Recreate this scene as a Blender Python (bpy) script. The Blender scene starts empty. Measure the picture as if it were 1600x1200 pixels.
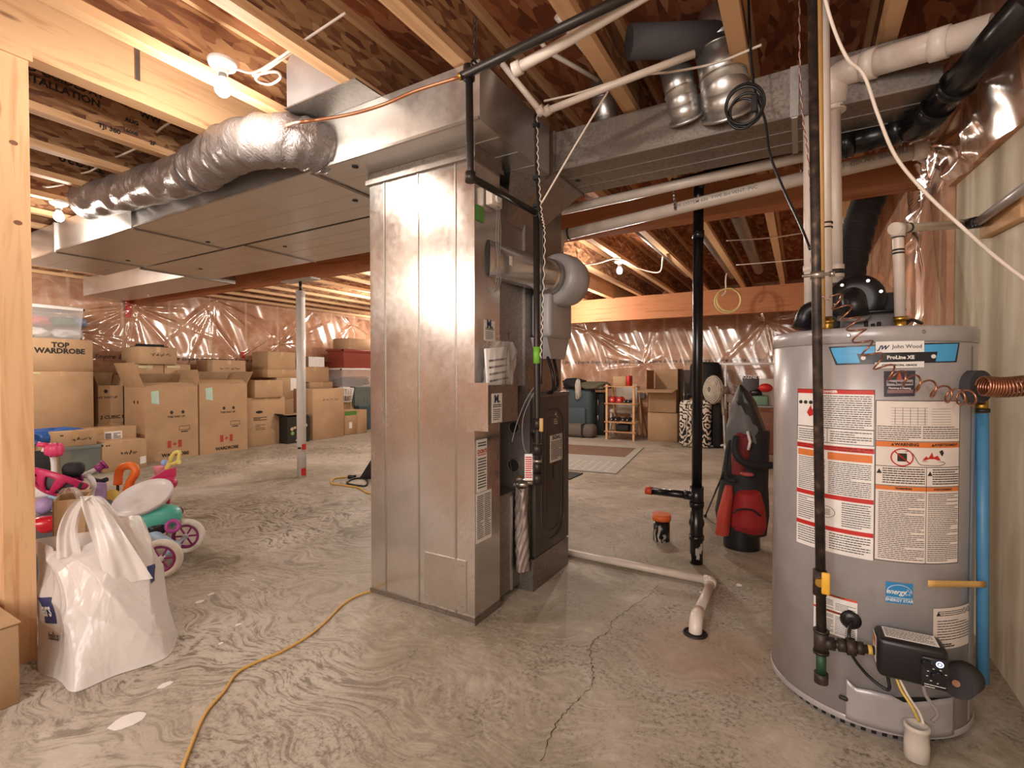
import bpy, bmesh, math, random
from mathutils import Vector, Matrix
random.seed(7)
PI = math.pi
SC = bpy.context.scene
COL = SC.collection

# ------------------------------------------------------------------ camera
F_PX, CAM_H = 774.0, 1.1
YAW, PITCH = math.radians(30.2), math.radians(0.93)
cam_d = bpy.data.cameras.new('camera')
cam = bpy.data.objects.new('camera', cam_d); COL.objects.link(cam)
cam_d.sensor_width = 36; cam_d.lens = 36 * F_PX / 1600
cam_d.clip_start = 0.02; cam_d.clip_end = 60
cam.location = (0, 0, CAM_H)
cam.rotation_euler = (PI / 2 - PITCH, 0, YAW)
SC.camera = cam
_Fw = Vector((-math.sin(YAW) * math.cos(PITCH), math.cos(YAW) * math.cos(PITCH), -math.sin(PITCH)))
_R = Vector((math.cos(YAW), math.sin(YAW), 0))
_U = _R.cross(_Fw)

def P(px, py, z=None, X=None, Y=None, d=None):
    """point of the room seen at pixel (px, py) on the plane z / X / Y = const, or at depth d"""
    v = _Fw + _R * ((px - 800) / F_PX) + _U * ((600 - py) / F_PX)
    if z is not None: t = (z - CAM_H) / v.z
    elif X is not None: t = X / v.x
    elif Y is not None: t = Y / v.y
    else: t = d
    return Vector((v.x * t, v.y * t, CAM_H + v.z * t))

# ------------------------------------------------------------------ world, exposure
w = bpy.data.worlds.new('world'); SC.world = w; w.use_nodes = True
w.node_tree.nodes['Background'].inputs[0].default_value = (1.0, 0.93, 0.86, 1)
w.node_tree.nodes['Background'].inputs[1].default_value = 0.42
SC.view_settings.view_transform = 'Standard'; SC.view_settings.look = 'None'
SC.view_settings.gamma = 1; SC.view_settings.use_curve_mapping = False
SC.view_settings.exposure = 1.0
SC.cycles.max_bounces = 8; SC.cycles.diffuse_bounces = 5; SC.cycles.glossy_bounces = 4
SC.cycles.transparent_max_bounces = 12
SC.cycles.sample_clamp_indirect = 4.0
SC.cycles.use_denoising = True

# ------------------------------------------------------------------ materials
def lin(c):
    if isinstance(c, str):
        c = [int(c[i:i + 2], 16) / 255 for i in (0, 2, 4)]
        c = [x / 12.92 if x <= 0.04045 else ((x + 0.055) / 1.055) ** 2.4 for x in c]
    return (c[0], c[1], c[2], 1)

class NT:
    def __init__(s, name):
        s.m = bpy.data.materials.new(name); s.m.use_nodes = True
        s.nt = s.m.node_tree; s.b = s.nt.nodes['Principled BSDF']; s.co = None
    def n(s, t, **k):
        nd = s.nt.nodes.new(t)
        for a, v in k.items():
            if hasattr(nd, a): setattr(nd, a, v)
        return nd
    def L(s, a, b): s.nt.links.new(a, b)
    def coord(s, scale=(1, 1, 1), loc=(0, 0, 0), rot=(0, 0, 0)):
        tc = s.n('ShaderNodeTexCoord'); mp = s.n('ShaderNodeMapping')
        s.L(tc.outputs['Object'], mp.inputs[0])
        mp.inputs['Scale'].default_value = scale; mp.inputs['Location'].default_value = loc; mp.inputs['Rotation'].default_value = rot
        return mp.outputs[0]
    def noise(s, co, scale, detail=4, rough=.5, dist=0.0):
        nd = s.n('ShaderNodeTexNoise'); nd.inputs['Scale'].default_value = scale
        nd.inputs['Detail'].default_value = detail; nd.inputs['Roughness'].default_value = rough; nd.inputs['Distortion'].default_value = dist
        s.L(co, nd.inputs['Vector']); return nd.outputs[0]
    def ramp(s, fac, stops, interp='LINEAR'):
        nd = s.n('ShaderNodeValToRGB'); cr = nd.color_ramp; cr.interpolation = interp
        while len(cr.elements) < len(stops): cr.elements.new(0.5)
        for e, (p, c) in zip(cr.elements, stops): e.position = p; e.color = lin(c)
        s.L(fac, nd.inputs[0]); return nd.outputs[0]
    def mix(s, fac, a, b, mode='MIX'):
        nd = s.n('ShaderNodeMix'); nd.data_type = 'RGBA'; nd.blend_type = mode
        for i, v in ((0, fac), (6, a), (7, b)):
            if isinstance(v, (int, float)): nd.inputs[i].default_value = v
            elif isinstance(v, (str, tuple)): nd.inputs[i].default_value = lin(v)
            else: s.L(v, nd.inputs[i])
        return nd.outputs[2]
    def math(s, op, a, b=0.0, c=0.0):
        nd = s.n('ShaderNodeMath'); nd.operation = op
        for i, v in enumerate((a, b, c)):
            if isinstance(v, (int, float)): nd.inputs[i].default_value = v
            else: s.L(v, nd.inputs[i])
        return nd.outputs[0]
    def bump(s, h, strength=.3, dist=.01, to='Normal'):
        nd = s.n('ShaderNodeBump'); nd.inputs['Strength'].default_value = strength; nd.inputs['Distance'].default_value = dist
        s.L(h, nd.inputs['Height']); s.L(nd.outputs[0], s.b.inputs[to]); return nd
    def set(s, **k):
        names = dict(base='Base Color', rough='Roughness', metal='Metallic', coat='Coat Weight', coatr='Coat Roughness', spec='Specular IOR Level', trans='Transmission Weight', alpha='Alpha', ior='IOR', em='Emission Color', es='Emission Strength', sub='Subsurface Weight', sheen='Sheen Weight')
        for a, v in k.items():
            i = s.b.inputs[names[a]]
            if isinstance(v, (int, float)): i.default_value = v
            elif isinstance(v, (str, tuple)): i.default_value = lin(v)
            else: s.L(v, i)
        return s

_mc = {}
def flat(c, rough=.5, metal=0.0, coat=0.0, name=None, nz=.06, alpha=1.0):
    """plain paint / plastic / rubber with a little unevenness"""
    key = (c, rough, metal, coat, nz, alpha)
    if key in _mc: return _mc[key]
    t = NT(name or 'plain_' + (c if isinstance(c, str) else 'tone'))
    n = t.noise(t.coord(), 14, 3)
    b = lin(c); dk = tuple(x * (1 - 3 * nz) for x in b[:3]); lt = tuple(min(1, x * (1 + 2 * nz)) for x in b[:3])
    t.set(base=t.mix(n, dk, lt), rough=rough, metal=metal, coat=coat, alpha=alpha)
    _mc[key] = t.m; return t.m

def wood(axis, light='D9B083', dark='B98756', knots=True, rough=.65, name='lumber'):
    key = ('wood', axis, light, dark)
    if key in _mc: return _mc[key]
    t = NT(name)
    sc = {'X': (.8, 12, 12), 'Y': (12, .8, 12), 'Z': (12, 12, .8)}[axis]
    co = t.coord(sc)
    g = t.noise(co, 1.6, 6, .6, .6)
    base = t.ramp(g, [(.28, dark), (.46, light), (.56, light), (.66, dark), (.78, light)])
    f = t.noise(co, 9, 3, .6)
    base = t.mix(t.math('MULTIPLY', f, .45), base, light, 'MIX')
    if knots:
        ks = {'X': (1.2, 5, 5), 'Y': (5, 1.2, 5), 'Z': (5, 5, 1.2)}[axis]
        v = t.n('ShaderNodeTexVoronoi'); v.inputs['Scale'].default_value = 1.6; t.L(t.coord(ks), v.inputs['Vector'])
        k = t.ramp(v.outputs['Distance'], [(.03, 'FFFFFF'), (.1, '000000')])
        base = t.mix(t.math('MULTIPLY', k, .75), base, '6E4528')
    t.set(base=base, rough=rough, spec=.3); t.bump(g, .15, .004)
    _mc[key] = t.m; return t.m

def osb(name, cols, scale=26, stretch=(1, 1, 1)):
    t = NT(name)
    co = t.coord(stretch)
    d = t.noise(co, 5, 2)
    mv = t.n('ShaderNodeVectorMath'); mv.operation = 'ADD'; t.L(co, mv.inputs[0])
    sv = t.n('ShaderNodeVectorMath'); sv.operation = 'SCALE'; t.L(t.nt.nodes[-1 if False else 'Noise Texture'].outputs[1], sv.inputs[0]); sv.inputs['Scale'].default_value = .14
    t.L(sv.outputs[0], mv.inputs[1])
    v = t.n('ShaderNodeTexVoronoi'); v.inputs['Scale'].default_value = scale; t.L(mv.outputs[0], v.inputs['Vector'])
    base = t.ramp(v.outputs['Color'], [(.1, cols[0]), (.45, cols[1]), (.75, cols[2]), (.95, cols[3])])
    f = t.noise(co, 60, 3)
    base = t.mix(t.math('MULTIPLY', f, .35), base, cols[0])
    t.set(base=base, rough=.75, spec=.2); t.bump(v.outputs['Distance'], .25, .004)
    return t.m

def galv(name='galvanized', tone='C9C8C6', dark='9A9A99', rough=.27, wav=.10, spang=.5, axis=None):
    t = NT(name)
    co = t.coord()
    v = t.n('ShaderNodeTexVoronoi'); v.inputs['Scale'].default_value = 95; t.L(co, v.inputs['Vector'])
    big = t.ramp(t.noise(t.coord((1, 1, .7)), 3.1, 6, .62, .3), [(.25, '000000'), (.8, 'FFFFFF')])
    bw = t.n('ShaderNodeRGBToBW'); t.L(v.outputs['Color'], bw.inputs[0]); gs = t.ramp(bw.outputs[0], [(.15, '8A8684'), (.6, 'FFFFFF')])
    sp = t.mix(t.math('MINIMUM', t.math('MULTIPLY', big, spang), 1.0), tone, gs, 'MULTIPLY')
    hs = t.mix(.5, sp, t.mix(big, dark, tone))
    r = t.math('ADD', t.math('MULTIPLY', big, .18), rough - .06)
    r2 = t.math('ADD', r, t.math('MULTIPLY', t.noise(co, 40, 3), .12))
    t.set(base=hs, metal=.92, rough=r2)
    wv = t.noise(t.coord((1, 1, .6)), 3.2, 1, .3)
    t.bump(wv, wav, .05)
    return t.m

def cardboard():
    t = NT('cardboard')
    co = t.coord((1, 1, 1)); n = t.noise(co, 3, 4, .6); f = t.noise(t.coord((60, 60, 2)), 4, 2)
    t.set(base=t.mix(t.math('MULTIPLY', f, .3), t.ramp(n, [(.3, 'B0906F'), (.7, 'C3A27F')]), 'A58463'), rough=.8, spec=.15)
    return t.m

M = {}
M['card'] = cardboard()
M['card_in'] = flat('A77C58', .85)
M['galv'] = galv('galvanized', 'DDDBD8', 'B5B3B1', .27, .08, .25)
M['galv_dull'] = galv('galvanized_dull', 'A39A93', '77706B', .36, .06, 1.1)
M['galv_col'] = galv('galvanized_panel', 'E2DEDA', 'BDB7B3', .14, .07, .35)
M['lum_y'] = wood('Y', 'D6AB80', 'B98A5F'); M['lum_x'] = wood('X', 'C49470', 'A5704C')
M['lum_z'] = wood('Z', 'D8AE84', 'BC8A5E')
M['lvl_x'] = wood('X', 'BC7C54', '9C5F3A', False, name='laminated_beam')
M['osb_web'] = osb('strand_web', ['6A4432', '8F6446', 'AE845C', 'CBA47C'], 40, (1, .3, 1))
M['osb_deck'] = osb('strand_deck', ['6E3E28', '96583A', 'B4754F', 'D29E7A'], 30, (1, .3, 1))
M['ink'] = flat('2B2420', .6); M['black'] = flat('17161A', .35); M['blackm'] = flat('1B1A1C', .7)
M['white'] = flat('E9E5E1', .5); M['paper'] = flat('EDE8E4', .6); M['red'] = flat('C4261F', .5)
M['orange'] = flat('E8702A', .45); M['abs'] = flat('141416', .25); M['pvc'] = flat('D8C9BC', .35)
M['pvcw'] = flat('E6D9CD', .35); M['copper'] = flat('B07A62', .28, .9, name='copper')
M['iron'] = flat('3C3633', .42, .6, name='black_iron'); M['steel'] = flat('B9B5B0', .3, .9)
M['brass'] = flat('C49A4A', .3, .9); M['cabwhite'] = flat('DDD0C2', .45); M['cabyel'] = flat('D8B45A', .45)
M['mould'] = flat('5B5B5F', .5); M['labelgrey'] = flat('8C8581', .6)

# ------------------------------------------------------------------ mesh helpers
def basis(a, up=Vector((0, 0, 1))):
    a = Vector(a).normalized()
    if abs(a.dot(up)) > .98: up = Vector((0, 1, 0)) if abs(a.y) < .9 else Vector((1, 0, 0))
    x = up.cross(a).normalized(); return x, a.cross(x).normalized(), a

def TM(loc=(0, 0, 0), rz=0, rx=0, ry=0):
    return Matrix.Translation(Vector(loc)) @ Matrix.Rotation(rz, 4, 'Z') @ Matrix.Rotation(ry, 4, 'Y') @ Matrix.Rotation(rx, 4, 'X')

def frame(o, xdir, ydir):
    """matrix with local x, y along the given directions, z out of them"""
    x = Vector(xdir).normalized(); y = Vector(ydir).normalized(); z = x.cross(y).normalized(); y = z.cross(x)
    m = Matrix.Identity(4)
    for i in range(3): m[i][0] = x[i]; m[i][1] = y[i]; m[i][2] = z[i]; m[i][3] = o[i]
    return m

class MB:
    def __init__(s): s.bm = bmesh.new(); s.T = Matrix.Identity(4)
    def v(s, p): return s.bm.verts.new(s.T @ Vector(p))
    def f(s, vs, smooth=False):
        try: f = s.bm.faces.new(vs)
        except ValueError: return
        f.smooth = smooth; return f
    def poly(s, pts, smooth=False): return s.f([s.v(p) for p in pts], smooth)
    def box(s, x0, x1, y0, y1, z0, z1, M4=None):
        c = [(x, y, z) for z in (z0, z1) for y in (y0, y1) for x in (x0, x1)]
        vs = [s.v(M4 @ Vector(p) if M4 else p) for p in c]
        for q in ((0, 2, 3, 1), (4, 5, 7, 6), (0, 1, 5, 4), (1, 3, 7, 5), (3, 2, 6, 7), (2, 0, 4, 6)): s.f([vs[i] for i in q])
        return s
    def rbox(s, x0, x1, y0, y1, z0, z1, r=.01, seg=2, M4=None):
        """box with bevelled edges"""
        t = bmesh.new(); c = [(x, y, z) for z in (z0, z1) for y in (y0, y1) for x in (x0, x1)]
        vs = [t.verts.new(p) for p in c]
        for q in ((0, 2, 3, 1), (4, 5, 7, 6), (0, 1, 5, 4), (1, 3, 7, 5), (3, 2, 6, 7), (2, 0, 4, 6)): t.faces.new([vs[i] for i in q])
        bmesh.ops.bevel(t, geom=t.edges[:], offset=r, segments=seg, affect='EDGES', profile=.5)
        s.add(t, M4, smooth=True); return s
    def add(s, t, M4=None, smooth=None):
        mp = {}
        for v in t.verts: mp[v] = s.v(M4 @ v.co if M4 else v.co)
        for f in t.faces: s.f([mp[v] for v in f.verts], f.smooth if smooth is None else smooth)
        t.free()
    def prism(s, pts, h0, h1, M4=None, smooth=False):
        """polygon (local xy) extruded along local z"""
        a = [s.v(M4 @ Vector((x, y, h0)) if M4 else (x, y, h0)) for x, y in pts]
        b = [s.v(M4 @ Vector((x, y, h1)) if M4 else (x, y, h1)) for x, y in pts]
        n = len(pts)
        for i in range(n): s.f([a[i], a[(i + 1) % n], b[(i + 1) % n], b[i]], smooth)
        s.f(list(reversed(a))); s.f(b); return s
    def cyl(s, p0, p1, r, r2=None, n=20, cap=True):
        p0, p1 = Vector(p0), Vector(p1); r2 = r if r2 is None else r2
        x, y, _ = basis(p1 - p0)
        a = [s.v(p0 + (x * math.cos(t) + y * math.sin(t)) * r) for t in [2 * PI * i / n for i in range(n)]]
        b = [s.v(p1 + (x * math.cos(t) + y * math.sin(t)) * r2) for t in [2 * PI * i / n for i in range(n)]]
        for i in range(n): s.f([a[i], a[(i + 1) % n], b[(i + 1) % n], b[i]], True)
        if cap: s.f(list(reversed(a))); s.f(b)
        return s
    def tube(s, pts, r, n=10, cap=True, closed=False, rfun=None):
        pts = [Vector(p) for p in pts]; rings = []; N = len(pts)
        px = None
        for i, p in enumerate(pts):
            if closed: t = pts[(i + 1) % N] - pts[i - 1]
            else: t = pts[min(i + 1, N - 1)] - pts[max(i - 1, 0)]
            t.normalize()
            if px is None: x, y, _ = basis(t)
            else:
                x = (px - t * px.dot(t)).normalized(); y = t.cross(x).normalized()
            px = x
            rr = rfun(i / (N - 1)) if rfun else r
            rings.append([s.v(p + (x * math.cos(2 * PI * k / n) + y * math.sin(2 * PI * k / n)) * rr) for k in range(n)])
        R = range(N if closed else N - 1)
        for i in R:
            a, b = rings[i], rings[(i + 1) % N]
            for k in range(n): s.f([a[k], a[(k + 1) % n], b[(k + 1) % n], b[k]], True)
        if cap and not closed: s.f(list(reversed(rings[0]))); s.f(rings[-1])
        return s
    def lathe(s, prof, n=32, M4=None, caps=True, smooth=True, a0=0, a1=2 * PI):
        full = abs(a1 - a0 - 2 * PI) < 1e-6
        m = n if full else n + 1
        rings = [[s.v((M4 or Matrix.Identity(4)) @ Vector((r * math.cos(a0 + (a1 - a0) * k / n), r * math.sin(a0 + (a1 - a0) * k / n), z))) for k in range(m)] for r, z in prof]
        for a, b in zip(rings, rings[1:]):
            for k in range(n): s.f([a[k], a[(k + 1) % m], b[(k + 1) % m], b[k]], smooth)
        if caps:
            if prof[0][0] > 1e-4: s.f(list(reversed(rings[0])))
            if prof[-1][0] > 1e-4: s.f(rings[-1])
        return s
    def torus(s, c, R, r, axis=(0, 0, 1), n=32, m=10):
        x, y, z = basis(axis); c = Vector(c)
        pts = [c + (x * math.cos(2 * PI * i / n) + y * math.sin(2 * PI * i / n)) * R for i in range(n)]
        return s.tube(pts, r, m, closed=True)
    def ball(s, c, r, sx=1, sy=1, sz=1, M4=None, u=16, w=10):
        t = bmesh.new(); bmesh.ops.create_uvsphere(t, u_segments=u, v_segments=w, radius=r)
        m = (M4 or Matrix.Identity(4)) @ Matrix.Translation(Vector(c)) @ Matrix.Diagonal((sx, sy, sz, 1))
        s.add(t, m, True); return s
    def grid(s, fn, nu, nv, smooth=True, closed=False):
        vs = [[s.v(fn(i / nu, j / nv)) for j in range(nv + 1)] for i in range(nu if closed else nu + 1)]
        for i in range(nu):
            for j in range(nv):
                k = (i + 1) % nu if closed else i + 1
                s.f([vs[i][j], vs[k][j], vs[k][j + 1], vs[i][j + 1]], smooth)
        return s
    def text(s, txt, size, M4, bold=0.0, align='CENTER', squash=1.0, wrapf=None, shear=0.0):
        c = bpy.data.curves.new('t', 'FONT'); c.body = txt; c.size = size; c.align_x = align; c.align_y = 'CENTER'
        c.offset = bold; c.resolution_u = 2; c.shear = shear
        o = bpy.data.objects.new('t', c); COL.objects.link(o)
        dg = bpy.context.evaluated_depsgraph_get(); me = bpy.data.meshes.new_from_object(o.evaluated_get(dg))
        t = bmesh.new(); t.from_mesh(me)
        for v in t.verts: v.co.x *= squash
        mp = {}
        for v in t.verts: mp[v] = s.v(wrapf(M4 @ v.co) if wrapf else M4 @ v.co)
        for f in t.faces: s.f([mp[v] for v in f.verts])
        t.free(); bpy.data.objects.remove(o); bpy.data.curves.remove(c); bpy.data.meshes.remove(me)
        return s
    def done(s, name, mat, parent=None, local=False, weld=False, solid=0.0, fix=True):
        bm = s.bm
        if weld: bmesh.ops.remove_doubles(bm, verts=bm.verts[:], dist=1e-4)
        if fix: bmesh.ops.recalc_face_normals(bm, faces=bm.faces[:])
        off = None
        if parent is not None:
            if not local: bmesh.ops.transform(bm, matrix=world_of(parent).inverted(), verts=bm.verts[:])
        elif not local:
            xs = [v.co for v in bm.verts]
            off = Vector(((min(v.x for v in xs) + max(v.x for v in xs)) / 2, (min(v.y for v in xs) + max(v.y for v in xs)) / 2, min(v.z for v in xs)))
            bmesh.ops.translate(bm, vec=-off, verts=bm.verts[:])
        me = bpy.data.meshes.new(name); bm.to_mesh(me); bm.free()
        o = bpy.data.objects.new(name, me); COL.objects.link(o)
        if mat: me.materials.append(M[mat] if isinstance(mat, str) else mat)
        if parent is not None: o.parent = parent
        if off is not None: o.location = off
        if solid:
            md = o.modifiers.new('thickness', 'SOLIDIFY'); md.thickness = solid; md.offset = 0
        return o

def world_of(o):
    m = o.matrix_basis.copy()
    while o.parent: o = o.parent; m = o.matrix_basis @ m
    return m

def tag(o, label=None, cat=None, group=None, kind=None):
    for k, v in (('label', label), ('category', cat), ('group', group), ('kind', kind)):
        if v: o[k] = v
    return o

def thing(name, label, cat, loc=(0, 0, 0), rz=0, group=None, kind=None):
    o = bpy.data.objects.new(name, None); COL.objects.link(o); o.empty_display_size = .1
    o.location = loc; o.rotation_euler = (0, 0, rz)
    return tag(o, label, cat, group, kind)

def lbl(o, label): o['label'] = label; return o

def dup(root, label=None, loc=None, rz=None, group=None):
    r = root.copy(); COL.objects.link(r)
    if loc is not None: r.location = loc
    if rz is not None: r.rotation_euler = (0, 0, rz)
    if label: r['label'] = label
    if group: r['group'] = group
    for ch in list(root.children):
        c = ch.copy(); COL.objects.link(c); c.parent = r
        for g in list(ch.children):
            d = g.copy(); COL.objects.link(d); d.parent = c
    return r

def spl(pts, n=8, closed=False):
    """Catmull-Rom through the points"""
    p = [Vector(q) for q in pts]; N = len(p); out = []
    R = N if closed else N - 1
    for i in range(R):
        a = p[i - 1] if (i > 0 or closed) else p[0] * 2 - p[1]
        b = p[i]; c = p[(i + 1) % N]
        d = p[(i + 2) % N] if (i + 2 < N or closed) else c * 2 - b
        for k in range(n):
            t = k / n
            out.append(.5 * ((2 * b) + (c - a) * t + (2 * a - 5 * b + 4 * c - d) * t * t + (3 * b - a - 3 * c + d) * t ** 3))
    if not closed: out.append(p[-1])
    return out

def bend(pts, r, n=6):
    """polyline with corners rounded at radius r"""
    p = [Vector(q) for q in pts]; out = [p[0]]
    for i in range(1, len(p) - 1):
        a = (p[i - 1] - p[i]); b = (p[i + 1] - p[i]); rr = min(r, a.length * .45, b.length * .45)
        s0 = p[i] + a.normalized() * rr; s1 = p[i] + b.normalized() * rr
        for k in range(n + 1):
            t = k / n; out.append(s0 * (1 - t) ** 2 + p[i] * 2 * t * (1 - t) + s1 * t * t)
    out.append(p[-1]); return out

def lines(mb, M4, w, h, rows, rnd=None, th=.35, dens=.9, wrapf=None, word=.05):
    """unreadably small print: rows of word-long dashes in local xy, origin top left"""
    rnd = rnd or random.Random(3)
    for r in range(rows):
        y = -(r + .5) * h / rows; x = 0; t = h / rows * th / 2
        end = w * (rnd.uniform(.5, 1) if rnd.random() < .2 else 1)
        while x < end:
            l = min(w * rnd.uniform(.5, 1.8) * word, end - x)
            q = [(x, y - t, 0), (x + l, y - t, 0), (x + l, y + t, 0), (x, y + t, 0)]
            mb.poly([(wrapf(M4 @ Vector(c)) if wrapf else M4 @ Vector(c)) for c in q]); x += l + w * .012 / dens
# ------------------------------------------------------------------ lamps that light the basement
JB, JT = 2.35, 2.65           # underside of the joists, underside of the deck
def lamp(name, pos, power, label, up=True, rose=.055, dirr=(0, 0, -1)):
    d = Vector(dirr).normalized(); pos = Vector(pos)
    t = thing(name, label, 'ceiling light', pos - d * .115)
    b = pos - d * .115
    x, y, z = basis(d)
    m4 = frame(b, x, y)
    MB().lathe([(0, -.004), (.052, -.004), (.056, .004), (.05, .022), (.03, .034), (.021, .036), (.021, .05), (0, .05)], 28, m4).done('lampholder', 'white', t)
    MB().cyl(b + d * .05, b + d * .07, .015, .017).done('socket_collar', 'labelgrey', t)
    g = NT('lit_bulb_glass').set(base='FFF6E8', em=(1.0, .9, .76), es=14.0, rough=.3)
    MB().lathe([(.014, .066), (.02, .078), (.029, .095), (.031, .112), (.027, .128), (.016, .14), (0, .143)], 24, m4).done('bulb', g.m, t)
    l = bpy.data.lights.new(name + '_light', 'POINT'); l.energy = power; l.color = (1.0, .92, .82); l.shadow_soft_size = .035
    lo = bpy.data.objects.new(name + '_light', l); COL.objects.link(lo); lo.parent = t
    lo.location = d * (.115 + .08)
    return t
lamp('ceiling_lamp', P(348, 140, X=-2.07), 11, 'bare lit globe bulb in a white lampholder nearest the camera, above the silver flex duct')
lamp('ceiling_lamp', P(92, 340, z=2.24), 9, 'bare lit bulb beside the post, left of the flex duct end')
lamp('ceiling_lamp', P(968, 424, z=2.22), 26, 'bare lit bulb between joists in the back room, left of the black stack')
# added fill bulbs, all out of view, to even out the light
lamp('ceiling_lamp', (-.9, -1.3, 2.23), 30, 'bare bulb on the ceiling behind the camera')
lamp('ceiling_lamp', (-5.6, 5.6, 2.23), 32, 'bare bulb in the far left room, hidden by the sheet-metal column')
lamp('ceiling_lamp', (-3.0, 7.0, 2.23), 34, 'bare bulb in the back room, hidden by the furnace')
lamp('ceiling_lamp', (-6.9, 1.5, 2.23), 34, 'bare bulb out of view past the post')
lamp('ceiling_lamp', (-7.4, 7.9, 2.23), 30, 'bare bulb by the left wall, hidden by the sheet-metal column')
lamp('ceiling_lamp', (-4.2, 4.6, 2.23), 24, 'bare bulb beyond the laminated beam, hidden by the sheet-metal column')
lamp('ceiling_lamp', (-3.9, -1.6, 2.23), 34, 'second bare bulb on the ceiling behind the camera')
# added area light behind the camera, soft fill for the whole room
la = bpy.data.lights.new('fill_light', 'AREA'); la.shape = 'RECTANGLE'; la.size = 2.6; la.size_y = 1.3; la.energy = 42; la.color = (1, .95, .9)
lo = bpy.data.objects.new('fill_light', la); COL.objects.link(lo); lo.location = (-.7, -1.9, 1.6); lo.rotation_euler = (math.radians(84), 0, math.radians(22))

# ------------------------------------------------------------------ shell
def floor_mat():
    t = NT('concrete_floor')
    co = t.coord()
    n1 = t.noise(co, .8, 5, .6, .6)
    base = t.ramp(n1, [(.32, '7F7564'), (.45, 'A09583'), (.58, 'B5AA9C'), (.7, 'CAC1B6')])
    # sweeping trowel marks: strongly stretched noise carried along a slowly turning direction
    wob = t.n('ShaderNodeTexNoise'); wob.inputs['Scale'].default_value = 1.6; wob.inputs['Detail'].default_value = 2; t.L(co, wob.inputs['Vector'])
    ws = t.n('ShaderNodeVectorMath'); ws.operation = 'SCALE'; ws.inputs['Scale'].default_value = .9; t.L(wob.outputs['Color'], ws.inputs[0])
    ad = t.n('ShaderNodeVectorMath'); ad.operation = 'ADD'; t.L(co, ad.inputs[0]); t.L(ws.outputs[0], ad.inputs[1])
    mp = t.n('ShaderNodeMapping'); mp.inputs['Scale'].default_value = (5, 17, 1); mp.inputs['Rotation'].default_value = (0, 0, .5); t.L(ad.outputs[0], mp.inputs[0])
    st1 = t.noise(mp.outputs[0], 2.2, 7, .72, .5)
    tc0 = t.n('ShaderNodeTexCoord'); sx0 = t.n('ShaderNodeSeparateXYZ'); t.L(tc0.outputs['Object'], sx0.inputs[0])
    lft = t.n('ShaderNodeMapRange'); lft.inputs[1].default_value = -.6; lft.inputs[2].default_value = -2.0; lft.inputs[3].default_value = .25; lft.inputs[4].default_value = 1.0; t.L(sx0.outputs[0], lft.inputs[0])
    lft = lft.outputs[0]
    msk = t.ramp(t.noise(co, .7, 3, .6), [(.42, '141414'), (.62, 'FFFFFF')])
    base = t.mix(t.math('MULTIPLY', t.ramp(st1, [(.41, 'FFFFFF'), (.50, '000000')]), t.math('MULTIPLY', t.math('MULTIPLY', msk, lft), .95)), base, '5C5242')
    base = t.mix(t.math('MULTIPLY', t.ramp(st1, [(.5, '000000'), (.66, 'FFFFFF')]), .3), base, 'D6CFC4')
    n3 = t.noise(co, 60, 5, .75); n4 = t.noise(co, 3.5, 6, .75, .8)
    base = t.mix(t.math('MULTIPLY', t.math('MULTIPLY', t.ramp(n3, [(.4, 'FFFFFF'), (.52, '000000')]), t.ramp(n4, [(.42, '000000'), (.6, 'FFFFFF')])), t.math('SUBTRACT', 1.0, t.math('MULTIPLY', lft, .6))), base, '5A5248')
    base = t.mix(t.math('MULTIPLY', t.ramp(n4, [(.3, 'FFFFFF'), (.42, '000000')]), .4), base, 'D4CCC2')
    # damp brownish stain round the drain
    tc = t.n('ShaderNodeTexCoord'); vm = t.n('ShaderNodeVectorMath'); vm.operation = 'DISTANCE'; t.L(tc.outputs['Object'], vm.inputs[0]); vm.inputs[1].default_value = (-.32, 2.08, 0)
    dst = t.math('ADD', vm.outputs['Value'], t.math('MULTIPLY', n4, .18))
    base = t.mix(t.math('MULTIPLY', t.ramp(dst, [(.26, 'FFFFFF'), (.40, '000000')]), .42), base, '9C7A5E')
    t.set(base=base, rough=t.math('ADD', t.math('MULTIPLY', st1, .3), .42), spec=.35)
    t.bump(t.math('ADD', st1, t.math('MULTIPLY', n3, .4)), .3, .006)
    return t.m
def st(o, kind='structure'): o['kind'] = kind; return o
fl = st(MB().box(-9.0, 1.2, -3.2, 9.8, -.15, 0).done('floor', floor_mat(), local=True))
MB_c = MB().box(-9.0, 1.2, -3.2, 9.8, JT, JT + .02)
st(MB_c.done('ceiling', 'osb_deck', local=True))

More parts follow.
